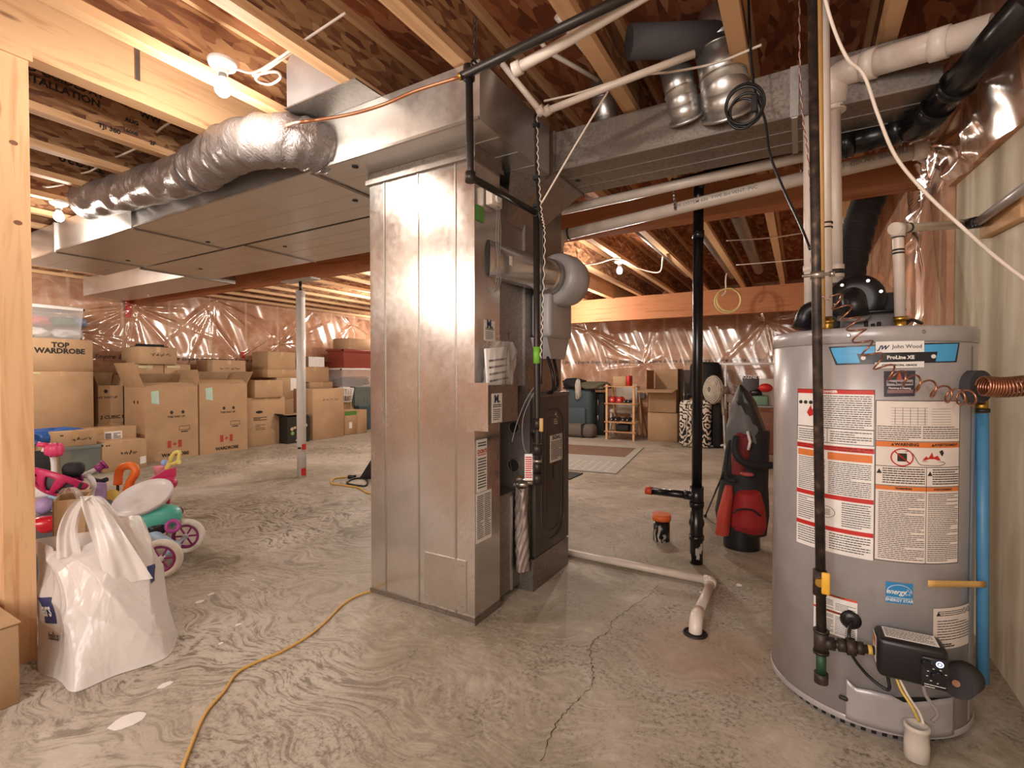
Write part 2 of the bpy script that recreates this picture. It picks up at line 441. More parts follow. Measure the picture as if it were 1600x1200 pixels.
def insul_mat(axis, off=0.0):
    """pink batts between studs behind a clear vapour barrier"""
    t = NT('insulated_wall_' + axis)
    co = t.coord()
    tc = t.n('ShaderNodeTexCoord'); sp = t.n('ShaderNodeSeparateXYZ'); t.L(tc.outputs['Object'], sp.inputs[0])
    u = sp.outputs[0 if axis == 'x' else 1]
    fr = t.math('FRACT', t.math('DIVIDE', t.math('ADD', u, off + 40.6), .61))
    stud = t.math('LESS_THAN', fr, .062)
    n = t.noise(co, 2.6, 6, .65, .5); n2 = t.noise(co, 16, 4, .6)
    base = t.ramp(n, [(.32, 'AE7E63'), (.5, 'CFA183'), (.68, 'E6C4A8')])
    base = t.mix(t.math('MULTIPLY', n2, .4), base, 'BB8D70')
    base = t.mix(t.math('MULTIPLY', stud, .75), base, 'DCC0A4')
    # the sheet's creases
    rt = (0, 0, 0)
    cr = t.noise(t.coord((1, 1, .35), rot=(.5, .5, 0)), 6, 5, .55, 1.6)
    cr2 = t.noise(t.coord((1, 1, 1), (2, 5, 1), rot=(-.6, .4, 0)), 3, 4, .6, 1.0)
    rid = t.math('SUBTRACT', 1.0, t.math('MULTIPLY', t.math('ABSOLUTE', t.math('SUBTRACT', cr, .5)), 6.0))
    rid2 = t.math('SUBTRACT', 1.0, t.math('MULTIPLY', t.math('ABSOLUTE', t.math('SUBTRACT', cr2, .5)), 8.0))
    hh = t.math('ADD', t.math('MAXIMUM', rid, 0.0), t.math('MAXIMUM', rid2, 0.0))
    t.set(base=base, rough=.8, spec=.1, coat=.0, coatr=.12)
    t.bump(hh, .8, .02, 'Coat Normal')
    nd = t.n('ShaderNodeBump'); nd.inputs['Strength'].default_value = .35; nd.inputs['Distance'].default_value = .03
    t.L(n, nd.inputs['Height']); t.L(nd.outputs[0], t.b.inputs['Normal'])
    return t.m
wl, wb = insul_mat('y'), insul_mat('x')
WX0, WY1, WX1 = -8.4, 9.2, .65
o = MB().box(WX0 - .15, WX0, -3.2, WY1 + .2, 0, JT).done('wall_left', wl, local=True); st(o)
o2 = MB().box(WX0 - .1, WX1 + .1, WY1, WY1 + .15, 0, JT).done('wall_back', wb, local=True); st(o2)
# maker's script and marks printed along the vapour barrier
for (wall, name) in ((o2, 'b'), (o, 'l')):
    mb = MB(); mb2 = MB()
    for k in range(34):
        s_ = .28 * k
        if name == 'b':
            x = -8.2 + s_
            if x > .4: break
            m4 = frame((x, WY1 - .006, 1.37), (1, 0, 0), (0, 0, 1))
        else:
            y = 9.0 - s_
            if y < .6: break
            m4 = frame((WX0 + .006, y, 1.37), (0, 1, 0), (0, 0, 1))
        mb.text('Empire', .085, m4, .0016, shear=.35)
        lines(mb2, m4 @ Matrix.Translation((-.03, -.04, 0)), .13, .03, 2, random.Random(k), .4)
    mb.done('lettering', M['ink'], wall); mb2.done('small_print', flat('7B5546', .6), wall)

def rib_mat():
    t = NT('ribbed_insulated_wall')
    tc = t.n('ShaderNodeTexCoord'); sp = t.n('ShaderNodeSeparateXYZ'); t.L(tc.outputs['Object'], sp.inputs[0])
    u = sp.outputs[1]
    w1 = t.math('SINE', t.math('MULTIPLY', u, 26.0)); w2 = t.math('SINE', t.math('ADD', t.math('MULTIPLY', u, 11.0), 1.0))
    n = t.noise(t.coord((1, 1, .25)), 3, 4, .6)
    a = t.math('ADD', t.math('MULTIPLY', t.math('ADD', w1, w2), .14), n)
    base = t.ramp(a, [(.2, 'A89C84'), (.45, 'CBBFA6'), (.62, 'DDD3BE'), (.85, 'C4B89E')])
    t.set(base=base, rough=.7, spec=.2); t.bump(a, .5, .03)
    return t.m
st(MB().box(WX1, WX1 + .15, -3.2, WY1 + .1, 0, JT).done('wall_right', rib_mat(), local=True))
ra_, rb_ = P(1481, 292, X=WX1 - .03), P(1600, 182, X=WX1 - .03)
sl = (rb_.z - ra_.z) / (rb_.y - ra_.y)
wr_ = MB(); wr_.prism([(ra_.y, 0.0), (9.1, 0.0), (9.1, JT), (.4, JT), (.4, min(JT - .01, ra_.z + sl * (.4 - ra_.y))), (1.3, min(JT - .02, ra_.z + sl * (1.3 - ra_.y)))] + [(ra_.y, ra_.z)], WX1 - .03, WX1 - .001, Matrix(((0, 0, 1, 0), (1, 0, 0, 0), (0, 1, 0, 0), (0, 0, 0, 1))))
o9 = wr_.done('wall_right_insulation', wl, local=True); st(o9)
st(MB().box(-9.0, 1.2, -3.35, -3.2, 0, JT).done('wall_rear', wb, local=True))

# ------------------------------------------------------------------ joists, beams, posts
def joist(x, y0=-3.15, y1=9.1, mat='lum_y', label=None):
    t = thing('floor_joist', label, 'joist', (x, y0, JB), 0, 'wooden floor joists')
    o = MB().box(-.03, .03, 0, y1 - y0, 0, .038).done('bottom_flange', mat, t, local=True)
    MB().box(-.03, .03, 0, y1 - y0, .262, .30).done('top_flange', mat, t, local=True)
    MB().box(-.006, .006, 0, y1 - y0, .038, .262).done('web', 'osb_web', t, local=True)
    return t
J0 = -2.14
jl = 'wooden I-joist with a pale flange and strand-board web under the deck'
jx = []
proto = joist(J0 - .03, label=jl); jx.append(J0 - .03)
xs = [J0 - .03 + .488 * k for k in range(-12, 6)]
for x in xs:
    if abs(x - (J0 - .03)) < .01 or abs(x - (-2.658)) < .03: continue
    dup(proto, jl, (x, -3.15, JB))
# printing on the joists near the post
jj = [o for o in COL.objects if o.name.startswith('floor_joist')]
near = min(jj, key=lambda o: abs(o.location.x - (J0 - .03 - 2 * .488)))
xf = near.location.x
def print_on(o, txt, size, y, z, dx=.008, b=.0015, flip=False):
    m4 = frame((xo + dx, y, z), (0, -1, 0) if flip else (0, 1, 0), (0, 0, -1) if flip else (0, 0, 1))
    MB().text(txt, size, m4, b).done('lettering', 'ink', o)
xo = xf
for (txt, size, px, py, dx) in (('TJI 360', .034, 171, 201, .031), ('2F', .03, 239, 224, .031), ('ED GUIDES AT', .05, 100, 126, .008), ('STALLATION', .05, 100, 142, .008), ('WW', .05, 235, 184, .008), ('AUG', .03, 206, 190, .008), ('16008', .028, 204, 206, .008)):
    q = P(px, py, X=xf + dx); print_on(near, txt, size, q.y, max(q.z, JB + .018), dx)
near['label'] = 'I-joist beside the post with GUIDES AT INSTALLATION printed on its web'
nxt = min(jj, key=lambda o: abs(o.location.x - (xf - .976)))
t = MB(); t.text('TJI 230', .085, frame((nxt.location.x + .008, 1.42, JB + .16), (0, -1, 0), (0, 0, -1)), .002).done('lettering', 'ink', nxt)
nxt['label'] = 'I-joist with TJI 230 printed upside down on its web, left of the flex duct'

_left = sorted([o for o in jj if o.location.x < -2.66], key=lambda o: -o.location.x); _right = sorted([o for o in jj if o.location.x > -2.66], key=lambda o: o.location.x)
_ord = ['first', 'second', 'third', 'fourth', 'fifth', 'sixth', 'seventh', 'eighth', 'ninth', 'tenth', 'eleventh', 'twelfth', 'thirteenth']
for side, row in (('left', _left), ('right', _right)):
    for k, o in enumerate(row):
        if o['label'] == jl: o['label'] = 'wooden I-joist, %s to the %s of the deep pale ceiling beam' % (_ord[k], side)
# lumber beam over the post
b = MB().box(-2.68, -2.595, -3.1, 9.1, JB - .01, JB + .29).done('ceiling_beam', 'lum_y')
tag(b, 'deep pale lumber beam running over the post at upper left', 'beam')
# dropped beam across the room
b = MB().box(WX0, WX1, 3.45, 3.58, 2.145, JB - .001).done('dropped_beam', 'lvl_x')
tag(b, 'reddish laminated beam on the white steel column, passing behind the galvanized ducts', 'beam')
b = MB().box(-3.75, WX1, 7.7, 7.83, 1.985, JB - .001).done('dropped_beam', 'lvl_x')
tag(b, 'deep orange laminated beam across the back room, behind the yellow cord coil', 'beam')
# post at far left
p = thing('wood_post', 'knotty pale wooden post at the left edge holding the ceiling beam', 'post', (-2.62, .68, 0))
MB().box(-2.70, -2.555, .632, .722, 0, 2.30).done('post', 'lum_z', p)
for kx, ky in ((21, 223), (28, 348)):
    q = P(kx, ky, X=-2.555)
    MB().poly([(-2.5546, q.y + .013 * math.cos(a), q.z + .008 * math.sin(a)) for a in [2 * PI * k / 16 for k in range(16)]]) if False else None
    kb_ = MB(); kb_.poly([(-2.5546, q.y + .013 * math.cos(a), q.z + .009 * math.sin(a)) for a in [2 * PI * k / 16 for k in range(16)]]); kb_.done('knot', flat('7A5036', .7), p)
MB().box(-2.72, -2.545, .10, .732, 2.30, 2.339).done('top_plate', 'lum_y', p)
# steel column
tp = P(441, 752, z=0)
cx, cy = -4.69, 3.5
c = thing('steel_column', 'white round steel column under the dropped beam, red marks near its foot', 'column', (cx, cy, 0))
MB().cyl((cx, cy, 0), (cx, cy, 2.02), .047, n=28).done('pole', flat('D9D3CC', .35), c)
MB().cyl((cx, cy, 2.02), (cx, cy, 2.12), .016, n=16).done('jack_screw', 'iron', c)
MB().box(cx - .25, cx + .25, cy - .06, cy + .06, 2.125, 2.144).done('cap_plate', flat('CFC8C0', .4), c)
cyp = lambda a, z, r=.0485: (cx + r * math.cos(a), cy + r * math.sin(a), z)
def patch(par, name, mat, a0, a1, z0, z1, c_=(cx, cy), r=.0485):
    return MB().grid(lambda u, v: (c_[0] + r * math.cos(a0 + (a1 - a0) * u), c_[1] + r * math.sin(a0 + (a1 - a0) * u), z0 + (z1 - z0) * v), 10, 1).done(name, mat, par)
av = math.atan2(-cy, -cx)
patch(c, 'label', 'paper', av + .1, av + 1.15, 1.50, 1.95)
patch(c, 'red_mark', 'red', av + .05, av + 1.2, .30, .36, r=.049)
patch(c, 'red_mark', 'red', av - .1, av + 1.2, .02, .10, r=.049)
patch(c, 'red_mark', 'ink', av - .9, av - .1, .31, .33, r=.049)
patch(c, 'label', flat('B9B2AE', .5), av - .8, av + 1.0, .22, .28, r=.0488)
# rim boards over the left wall
# ------------------------------------------------------------------ furnace, ducts and their fittings
def screw(par, p, n, r=.005):
    p = Vector(p); n = Vector(n); return MB().cyl(p, p + n * .003, r, r * .7, 10).done('screw', 'steel', par)

# --- long return trunk under the joists
D = thing('return_trunk_duct', 'long shiny galvanized duct under the joists, running left from the top of the sheet-metal column', 'duct', (-3.5, 1.94, 2.1))
dx0, dx1, dy0, dy1, dz0, dz1 = -6.03, -1.095, 1.63, 2.25, 2.105, 2.342
secs = [dx0, P(88, 400, Y=1.63).x, P(208, 365, Y=1.63).x, P(487, 280, Y=1.63).x, dx1]
for a, b in zip(secs, secs[1:]):
    mb = MB(); mb.box(a, b, dy0, dy1, dz0, dz1)
    k = 0.0                                                  # stiffening creases on the underside
    for yy in (1.79, 1.95, 2.11): mb.box(a + .01, b - .01, yy - .0015, yy + .0015, dz0 - .0015, dz0)
    mb.done('duct_section', 'galv', D)
for x in secs[1:-1]:
    mb = MB(); mb.box(x - .014, x + .014, dy0 - .016, dy0, dz0 - .004, dz1); mb.done('drive_cleat', 'galv', D)
    MB().box(x - .012, x + .012, dy0, dy1, dz0 - .006, dz0).done('drive_cleat', 'galv_dull', D)
for px, py in ((555, 260), (555, 313), (200, 407), (325, 378)):
    q = P(px, py, z=dz0); MB().cyl((q.x, q.y, dz0 - .004), (q.x, q.y, dz0 + .001), .016, n=16).done('plug', 'blackm', D)
MB().prism([(dy0, dz0), (dy0 - .012, dz0), (dy0 - .012, dz0 + .012), (dy0, dz0 + .012)], dx0, dx1, Matrix(((0, 0, 1, 0), (1, 0, 0, 0), (0, 1, 0, 0), (0, 0, 0, 1)))).done('folded_edge', 'steel', D)

D2 = thing('second_trunk_duct', 'galvanized duct running behind the long trunk duct, beside the laminated beam', 'duct', (-3.4, 2.6, 2.1))
x2 = P(245, 423, z=2.12).x
a = x2
for b in (-3.75, -1.97):
    mb = MB(); mb.box(a, b - .002, 2.31, 2.95, 2.12, 2.342)
    for yy in (2.47, 2.63, 2.8): mb.box(a + .01, b - .01, yy - .0015, yy + .0015, 2.1185, 2.12)
    mb.done('duct_section', 'galv', D2)
    MB().box(b - .012, b + .012, 2.31, 2.95, 2.113, 2.12).done('drive_cleat', 'galv_dull', D2); a = b
mb = MB(); mb.box(-7.9, x2, 2.72, 3.2, 2.12, 2.342); mb.done('narrow_section', 'galv', D2)
MB().box(x2 - .03, x2 + .012, 2.30, 3.2, 2.112, 2.345).done('drive_cleat', 'galv_dull', D2)
for px, py in ((445, 385), (313, 420)):
    q = P(px, py, z=2.12); MB().cyl((q.x, q.y, 2.116), (q.x, q.y, 2.121), .016, n=16).done('plug', 'blackm', D2)

# --- the drop: tall sheet-metal column down to the floor
cx0, cx1, cy0, cy1 = -1.862, -1.231, 1.79, 2.0
C = thing('return_drop_duct', 'tall shiny galvanized sheet-metal column standing on the floor in the middle', 'duct', ((cx0 + cx1) / 2, 1.9, 0))
MB().box(cx0, cx1, cy0, cy1, .0, 2.05).done('duct_body', 'galv_col', C)
for px in (602, 654, 712):                                # standing seams
    x = P(px, 600, Y=cy0).x; MB().box(x - .0035, x + .0035, cy0 - .004, cy0, .03, 2.045).done('seam', 'steel', C)
MB().box(cx0 - .004, cx1 + .004, cy0 - .006, cy0, .012, .035).done('floor_flange', 'galv_dull', C)
MB().box(cx1, cx1 + .005, cy0 - .004, cy1 + .004, .0, .03).done('floor_flange', 'galv_dull', C)
MB().box(cx0 - .014, cx1 + .014, cy0 - .016, cy1 + .014, 2.045, 2.068).done('collar', 'galv_dull', C)
MB().box(cx0 - .006, cx1 + .006, cy0 - .004, cy1 + .01, 2.068, 2.104).done('collar', 'galv_dull', C)
q0, q1 = P(664, 862, Y=cy0), P(729, 955, Y=cy0)           # access plate
ap = MB().box(q0.x, q1.x, cy0 - .005, cy0, q1.z - .005, q0.z).done('access_plate', galv('galvanized_plate', 'CFC8BF', 'B0A79C', .3, .03, .3), C)
for x in (q0.x + .018, q1.x - .018):
    for z in (q0.z - .02, q1.z + .02): screw(ap, (x, cy0 - .005, z), (0, -1, 0))
# sides of the drop: patched sheet pocket and stickers
X1 = cx1
def sticker(par, pts, X, name='sticker', mat='paper', off=.0035):
    """paper label on a plane X = const given two opposite picture corners"""
    (ax, ay), (bx, by) = pts; A, B = P(ax, ay, X=X), P(bx, by, X=X)
    o = MB().box(X + off - .001, X + off, A.y, B.y, min(A.z, B.z), max(A.z, B.z)).done(name, mat, par)
    return A, B, o, frame((X + off + .0008, A.y, max(A.z, B.z)), (0, 1, 0), (0, 0, 1))
A, B, o, m4 = sticker(C, ((744, 688), (760, 765)), X1)
W, Hh = B.y - A.y, A.z - B.z
MB().text("DON'S", W * .30, m4 @ Matrix.Translation((W / 2, -Hh * .23, 0)), .001).done('lettering', 'red', o)
MB().box(X1 + .0035, X1 + .0043, A.y + W * .1, B.y - W * .1, A.z - Hh * .3, A.z - Hh * .285).done('print', 'red', o)
mb = MB(); lines(mb, m4 @ Matrix.Translation((W * .1, -Hh * .04, 0)), W * .8, Hh * .1, 2, None, .5); lines(mb, m4 @ Matrix.Translation((W * .1, -Hh * .34, 0)), W * .8, Hh * .6, 11, None, .4); mb.done('small_print', 'ink', o)
A, B, o, m4 = sticker(C, ((743, 772), (767, 838)), X1)
W, Hh = B.y - A.y, A.z - B.z
mb = MB()
for k in (.06, .53): lines(mb, m4 @ Matrix.Translation((W * k, -Hh * .05, 0)), W * .4, Hh * .88, 22, random.Random(5), .45)
mb.done('small_print', 'ink', o)
# pocket with its papers in a clear bag
pk = thing('sheet_metal_pocket', 'bent sheet-metal pocket screwed to the side of the sheet-metal column', 'pocket', (X1 + .03, 1.86, .9))
za, zb = P(741, 598, X=X1).z, P(741, 673, X=X1).z
MB().box(X1 + .0, X1 + .075, 1.782, 1.786, zb, za).done('flap', 'galv_col', pk)
pf = MB().box(X1 + .072, X1 + .075, 1.784, 2.04, zb + .03, za - .01).done('front_sheet', 'galv_dull', pk)
MB().box(X1 - .04, X1 + .002, 1.784, 1.788, zb - .01, za + .0).done('flap', 'galv_col', pk)
screw(pk, (X1 + .0, 1.782, za - .03), (0, -1, 0))
Xp = X1 + .075
def msticker(par, pts, X, txts):
    A, B, o, m4 = sticker(par, pts, X, off=.0015)
    W, Hh = B.y - A.y, A.z - B.z
    MB().text('M.', W * .55, m4 @ Matrix.Translation((W * .5, -Hh * .2, 0)), .0022).done('lettering', flat('27365C', .5), o)
    mb = MB(); lines(mb, m4 @ Matrix.Translation((W * .12, -Hh * .36, 0)), W * .78, Hh * .12, 2, None, .55); lines(mb, m4 @ Matrix.Translation((W * .12, -Hh * .52, 0)), W * .7, Hh * .4, 6, None, .4)
    mb.done('small_print', 'ink', o)
msticker(pk, ((768, 615), (784, 659)), Xp, None)
dc = thing('bagged_manuals', 'stack of manuals in a clear plastic bag tucked in the sheet-metal pocket', 'papers', (X1 + .03, 1.93, .95))
MB().rbox(-.006, .006, -.10, .10, 0, .21, .003, 1, TM((X1 + .04, 1.93, 1.02), 0, .1)).done('booklet', 'paper', dc)
m4 = TM((X1 + .0475, 1.93, 1.02), 0, .1) @ frame((0, -.085, .17), (0, 1, 0), (0, 0, 1))
mb = MB(); lines(mb, m4, .16, .12, 4, random.Random(8), .3, word=.12); mb.done('small_print', flat('6A6168', .6), dc)
tb = NT('clear_film').set(base='E8E4E2', rough=.15, alpha=.2, spec=.8)
rb = random.Random(3)
def bagf(u, v):
    a = 2 * PI * u; wob = .012 * math.sin(7 * a + 9 * v) + .008 * math.sin(13 * a - 5 * v)
    w_ = (.115 + wob) * (1 if v < .85 else 1 - (v - .85) * 3)
    return (X1 + .035 + math.sin(a) * (.018 + wob * .5) + .01 * v, 1.93 + math.cos(a) * w_ + .04 * v * v, 1.0 + .26 * v)
MB().grid(bagf, 60, 20, closed=True).done('bag', tb.m, dc)

# --- the boot up into the joist bay
bt = thing('joist_bay_boot', 'pale sheet-metal boot rising between joists from the top of the long trunk duct', 'duct', (-1.85, 1.6, 2.34))
jm = MB()
A_, B_ = (-2.085, 1.52), (-1.60, 1.52)
jm.prism([(-2.085, 2.352), (-1.685, 2.352), (-1.685, 2.645), (-2.0, 2.645), (-2.085, 2.56)], 1.49, 1.78, frame((0, 0, 0), (1, 0, 0), (0, 0, 1)) @ Matrix.Scale(-1, 4, (0, 0, 1)))
jm.done('boot_body', flat('C9CBCE', .35, .75, name='pale_sheet'), bt)
MB().box(-2.09, -1.62, 1.48, 1.63, 2.343, 2.3495).done('boot_lip', 'galv_dull', bt)

# --- insulated flex duct
fx = thing('insulated_flex_duct', 'silver-wrapped insulated flexible duct bending out of the long trunk duct toward upper left', 'duct', (-2.8, 1.5, 2.1))
def foil():
    t = NT('foil_jacket'); co = t.coord()
    n = t.noise(t.coord((2.2, 1, 1)), 9, 5, .6, 1.0); n2 = t.noise(t.coord((3, .8, .8)), 45, 3, .6)
    t.set(base=t.mix(n, 'A59D9B', '7D7472'), metal=.6, rough=t.math('ADD', t.math('MULTIPLY', n2, .2), .2))
    gr = t.n('ShaderNodeTexBrick'); gr.inputs['Scale'].default_value = 40
    rid = t.math('SUBTRACT', 1.0, t.math('MULTIPLY', t.math('ABSOLUTE', t.math('SUBTRACT', n, .5)), 7.0))
    t.bump(t.math('ADD', t.math('MAXIMUM', rid, 0), t.math('MULTIPLY', n2, .6)), .45, .008)
    return t.m
fo = foil()
pts = [(-2.03, 1.66, 2.21), (-2.05, 1.58, 2.21), (-2.12, 1.50, 2.215), (-2.26, 1.455, 2.222), (-2.45, 1.45, 2.235), (-2.62, 1.47, 2.235), (-2.85, 1.49, 2.225), (-3.15, 1.50, 2.235), (-3.6, 1.5, 2.26), (-3.9, 1.5, 2.275), (-4.25, 1.49, 2.29)]
sp = spl(pts, 14)
def flex(mb, pts, r, seed, n=40, amp=.0075):
    rnd = random.Random(seed); ph = [rnd.uniform(0, 6) for _ in range(8)]
    pp = None; rings = []
    for i, p in enumerate(pts):
        t = (pts[min(i + 1, len(pts) - 1)] - pts[max(i - 1, 0)]).normalized()
        if pp is None: x, y, _ = basis(t)
        else: x = (pp - t * pp.dot(t)).normalized(); y = t.cross(x)
        pp = x; ring = []
        for k in range(n):
            a = 2 * PI * k / n
            rr = r + amp * (.5 * math.sin(i * .55 + math.sin(a * 2 + ph[0]) * 2 + ph[1]) + .35 * math.sin(3 * a + i * .3 + ph[2]) * math.sin(i * .21 + ph[3]) + .3 * math.sin(i * .9 + 2 * a + ph[4]))
            ring.append(mb.v(p + (x * math.cos(a) + y * math.sin(a)) * rr))
        rings.append(ring)
    for a, b in zip(rings, rings[1:]):
        for k in range(n): mb.f([a[k], a[(k + 1) % n], b[(k + 1) % n], b[k]], True)
    mb.f(list(reversed(rings[0]))); mb.f(rings[-1])
mb = MB(); flex(mb, sp[:len(sp) * 6 // 10], .118, 1); mb.done('duct_jacket', fo, fx)
mb = MB(); flex(mb, sp[len(sp) * 6 // 10 - 2:], .110, 2); mb.done('duct_jacket', fo, fx)
j = sp[len(sp) * 6 // 10]
MB().tube([j + Vector((.02, 0, 0)), j + Vector((-.02, 0, .002))], .116, 26, False).done('tape_band', 'mould', fx)

# --- furnace
Fx1, Fy0, Fy1, Fzt = -1.16, 2.225, 2.655, 1.0
Fn = thing('furnace', 'dark grey furnace cabinet with an embossed door, behind the sheet-metal column', 'furnace', (-1.5, 2.44, 0))
cabm = flat('736C68', .45, .35, name='cabinet_grey'); dm = flat('4B4643', .4, .3, name='door_grey')
MB().box(-1.9, Fx1 - .03, Fy0, Fy1, .165, Fzt - .01).done('cabinet', cabm, Fn)
MB().box(-1.92, Fx1 - .005, Fy0 - .01, Fy1, 0, .165).done('base', 'galv_dull', Fn)
dr = MB().rbox(Fx1 - .03, Fx1, Fy0 + .004, Fy1 - .004, .17, Fzt, .006).done('door', dm, Fn)
MB().box(-1.9, Fx1 + .004, Fy0 + .002, Fy1 - .002, Fzt - .01, Fzt + .012).done('top_edge', cabm, Fn)
def rrect(cy, cz, w, h, r, n=6):
    out = []
    for sx, sy, a0 in ((1, 1, 0), (-1, 1, PI / 2), (-1, -1, PI), (1, -1, 1.5 * PI)):
        for k in range(n + 1):
            a = a0 + PI / 2 * k / n; out.append(Vector((Fx1, cy + sx * (w / 2 - r) + r * math.cos(a), cz + sy * (h / 2 - r) + r * math.sin(a))))
    return out
MB().tube(rrect(2.44, .57, .29, .70, .12), .0055, 6, closed=True).done('pressed_rim', dm, dr)
MB().tube(rrect(2.44, .57, .20, .61, .09), .004, 6, closed=True).done('pressed_rim', dm, dr)
A, B, o, m4 = sticker(Fn, ((859, 681), (878, 717)), Fx1, off=.002)
W, Hh = B.y - A.y, A.z - B.z
mb = MB(); mb.text('SIGNAL', W * .2, m4 @ Matrix.Translation((W * .5, -Hh * .1, 0)), .001); lines(mb, m4 @ Matrix.Translation((W * .08, -Hh * .22, 0)), W * .84, Hh * .7, 12, None, .5); mb.done('small_print', 'ink', o)
q = P(868, 653, X=Fx1)
mb = MB(); m4 = frame((Fx1 + .002, q.y, q.z), (0, 1, 0), (0, 0, 1)); lines(mb, m4 @ Matrix.Translation((-.025, .01, 0)), .05, .045, 4, None, .5)
mb.poly([m4 @ Vector(p) for p in ((-.012, .015, 0), (.012, .015, 0), (0, .035, 0))]); mb.done('emblem', 'pvc', dr)
q = P(868, 735, X=Fx1); MB().rbox(Fx1, Fx1 + .004, q.y - .03, q.y + .03, q.z - .04, q.z + .04, .003, 1).done('latch_plate', dm, dr)
# side of the cabinet facing the drop: knockouts and pipe grommets
for px, py, r in ((803, 727, .035), (804, 668, .03)):
    q = P(px, py, Y=Fy0); MB().cyl((q.x, Fy0 - .004, q.z), (q.x, Fy0 + .0, q.z), r, n=24).done('knockout', 'blackm', Fn)
    MB().torus((q.x, Fy0 - .003, q.z), r, .004, (0, 1, 0), 24, 6).done('grommet', cabm, Fn)
# return boot between drop and furnace with foil-taped insulation
rb_ = thing('return_boot', 'low sheet-metal boot joining the sheet-metal column to the furnace side', 'duct', (-1.5, 2.1, 0))
MB().box(-1.88, -1.245, 2.001, 2.213, 0.03, .52).done('boot_body', 'galv_dull', rb_)
MB().box(-1.25, -1.238, 2.12, 2.135, .03, .50).done('flange', 'galv', rb_)
def foilw(u, v):
    a = 2 * PI * u; r = .03 + .005 * math.sin(3 * a + 5 * v) + .003 * math.sin(7 * a - 33 * v) + .003 * math.sin(11 * a + 61 * v + 3 * math.sin(a))
    return (-1.205 + r * math.cos(a), 2.17 + r * math.sin(a), .12 + .42 * v)
fw = MB().grid(foilw, 30, 40, closed=True).done('foil_wrapped_line', flat('B8AAA6', .3, .7, name='crumpled_foil'))
tag(fw, 'crumpled foil-wrapped refrigerant line standing between the sheet-metal column and the furnace', 'pipe')
v_ = thing('line_valves', 'small silver valve fittings on top of the foil-wrapped line', 'valve', (-1.22, 2.16, .54))
for k in range(3): MB().cyl((-1.22, 2.12 + .03 * k, .56 + .02 * (k % 2)), (-1.15, 2.12 + .03 * k, .57 + .02 * (k % 2)), .012, n=12).done('fitting', 'steel', v_)
MB().cyl((-1.21, 2.16, .53), (-1.21, 2.16, .6), .014).done('stem', 'brass', v_)

# --- supply plenum over the furnace and trunk to the right
Sp = thing('supply_plenum', 'tall dull galvanized plenum standing on the furnace, with stickers on its side', 'duct', (-1.5, 2.45, 1.0))
MB().box(-1.86, -1.215, 2.22, 2.66, 1.012, 2.33).done('plenum_body', 'galv_dull', Sp)
MB().box(-1.80, -1.232, 2.004, 2.219, 1.05, 2.0).done('coil_case', 'galv_dull', Sp)
MB().box(-1.215, -1.135, 2.242, 2.256, 2.12, 2.33).done('flange', 'galv', Sp)
mb = MB(); T0 = 2.145
qa, qb = P(791, 346, X=-1.233), P(834, 369, X=-1.225)
c8 = [tuple(qa), tuple(qb), (-1.215, 2.68, 2.34), (-1.233, 2.14, 2.34), (-1.09, 2.31, T0), (-1.09, 2.68, T0), (-1.09, 2.68, 2.34), (-1.09, 2.31, 2.34)]
vs = [mb.v(p) for p in c8]
for q in ((0, 1, 2, 3), (7, 6, 5, 4), (0, 4, 5, 1), (1, 5, 6, 2), (2, 6, 7, 3), (3, 7, 4, 0)): mb.f([vs[i] for i in q])
mb.done('sloped_transition', 'galv_dull', Sp)
msticker(Sp, ((756, 499), (773, 534)), -1.232, None)
# green card and humidistat on the coil case
A, B, o, m4 = sticker(C, ((743, 318), (755, 349)), X1, 'green_card', flat('5E9A4A', .6))
hs = thing('humidistat', 'beige humidistat with thin wires on the galvanized panel behind the black gas pipe', 'control', tuple(P(768, 330, X=-1.21)))
q = P(770, 312, X=-1.215)
MB().rbox(-1.226, -1.19, q.y - .045, q.y + .045, q.z - .035, q.z + .05, .006, 2).done('housing', 'pvcw', hs)
MB().cyl((-1.19, q.y, q.z), (-1.18, q.y, q.z), .02).done('dial', 'white', hs)
for k in range(3):
    MB().tube(spl([(-1.19, q.y + .01 * k, q.z - .03), (-1.185, q.y + .02 * k - .02, q.z - .2), (-1.19, q.y + .03 - .02 * k, q.z - .36), (-1.22, q.y + .02, q.z - .42)], 8), .0016, 5).done('wire', 'labelgrey', hs)

# --- humidifier and its bypass
bp = thing('bypass_duct', 'shiny bypass duct tapering from the sheet-metal column to the round humidifier', 'duct', (-1.14, 2.1, 1.6))
pc, pd = Vector((-1.235, 1.90, 1.635)), Vector((-1.125, 2.27, 1.61))
def cone(u, v):
    a = 2 * PI * u; ax = (pd - pc).normalized(); c_ = pc.lerp(pd, v)
    side = Vector((0, 0, 1)); out = ax.cross(side).normalized()
    w1, h1 = .02 + .072 * min(1, v * 1.15), .085 - .004 * v
    e = 1 - .35 * (1 - v)
    ca, sa = math.cos(a), math.sin(a)
    return c_ + out * (abs(ca) ** e * (1 if ca > 0 else -1)) * w1 + side * (abs(sa) ** e * (1 if sa > 0 else -1)) * h1
MB().grid(cone, 40, 12, closed=True).done('taper', 'galv_col', bp)
MB().cyl(pd, pd + (pd - pc).normalized() * .05, .09, n=32).done('collar', 'steel', bp)
q = P(796, 408, X=-1.09); MB().box(-1.083, -1.0825, q.y - .012, q.y + .012, q.z - .02, q.z + .02).done('label', 'paper', bp)
hm = thing('humidifier', 'round grey plastic humidifier body hung on the plenum above the furnace', 'humidifier', (-1.15, 2.42, 1.35))
hmat = flat('A8A4A4', .35, name='humidifier_plastic')
hx = (pd - pc).normalized(); hc = pd + hx * .06
x_, y_, z_ = basis(hx)
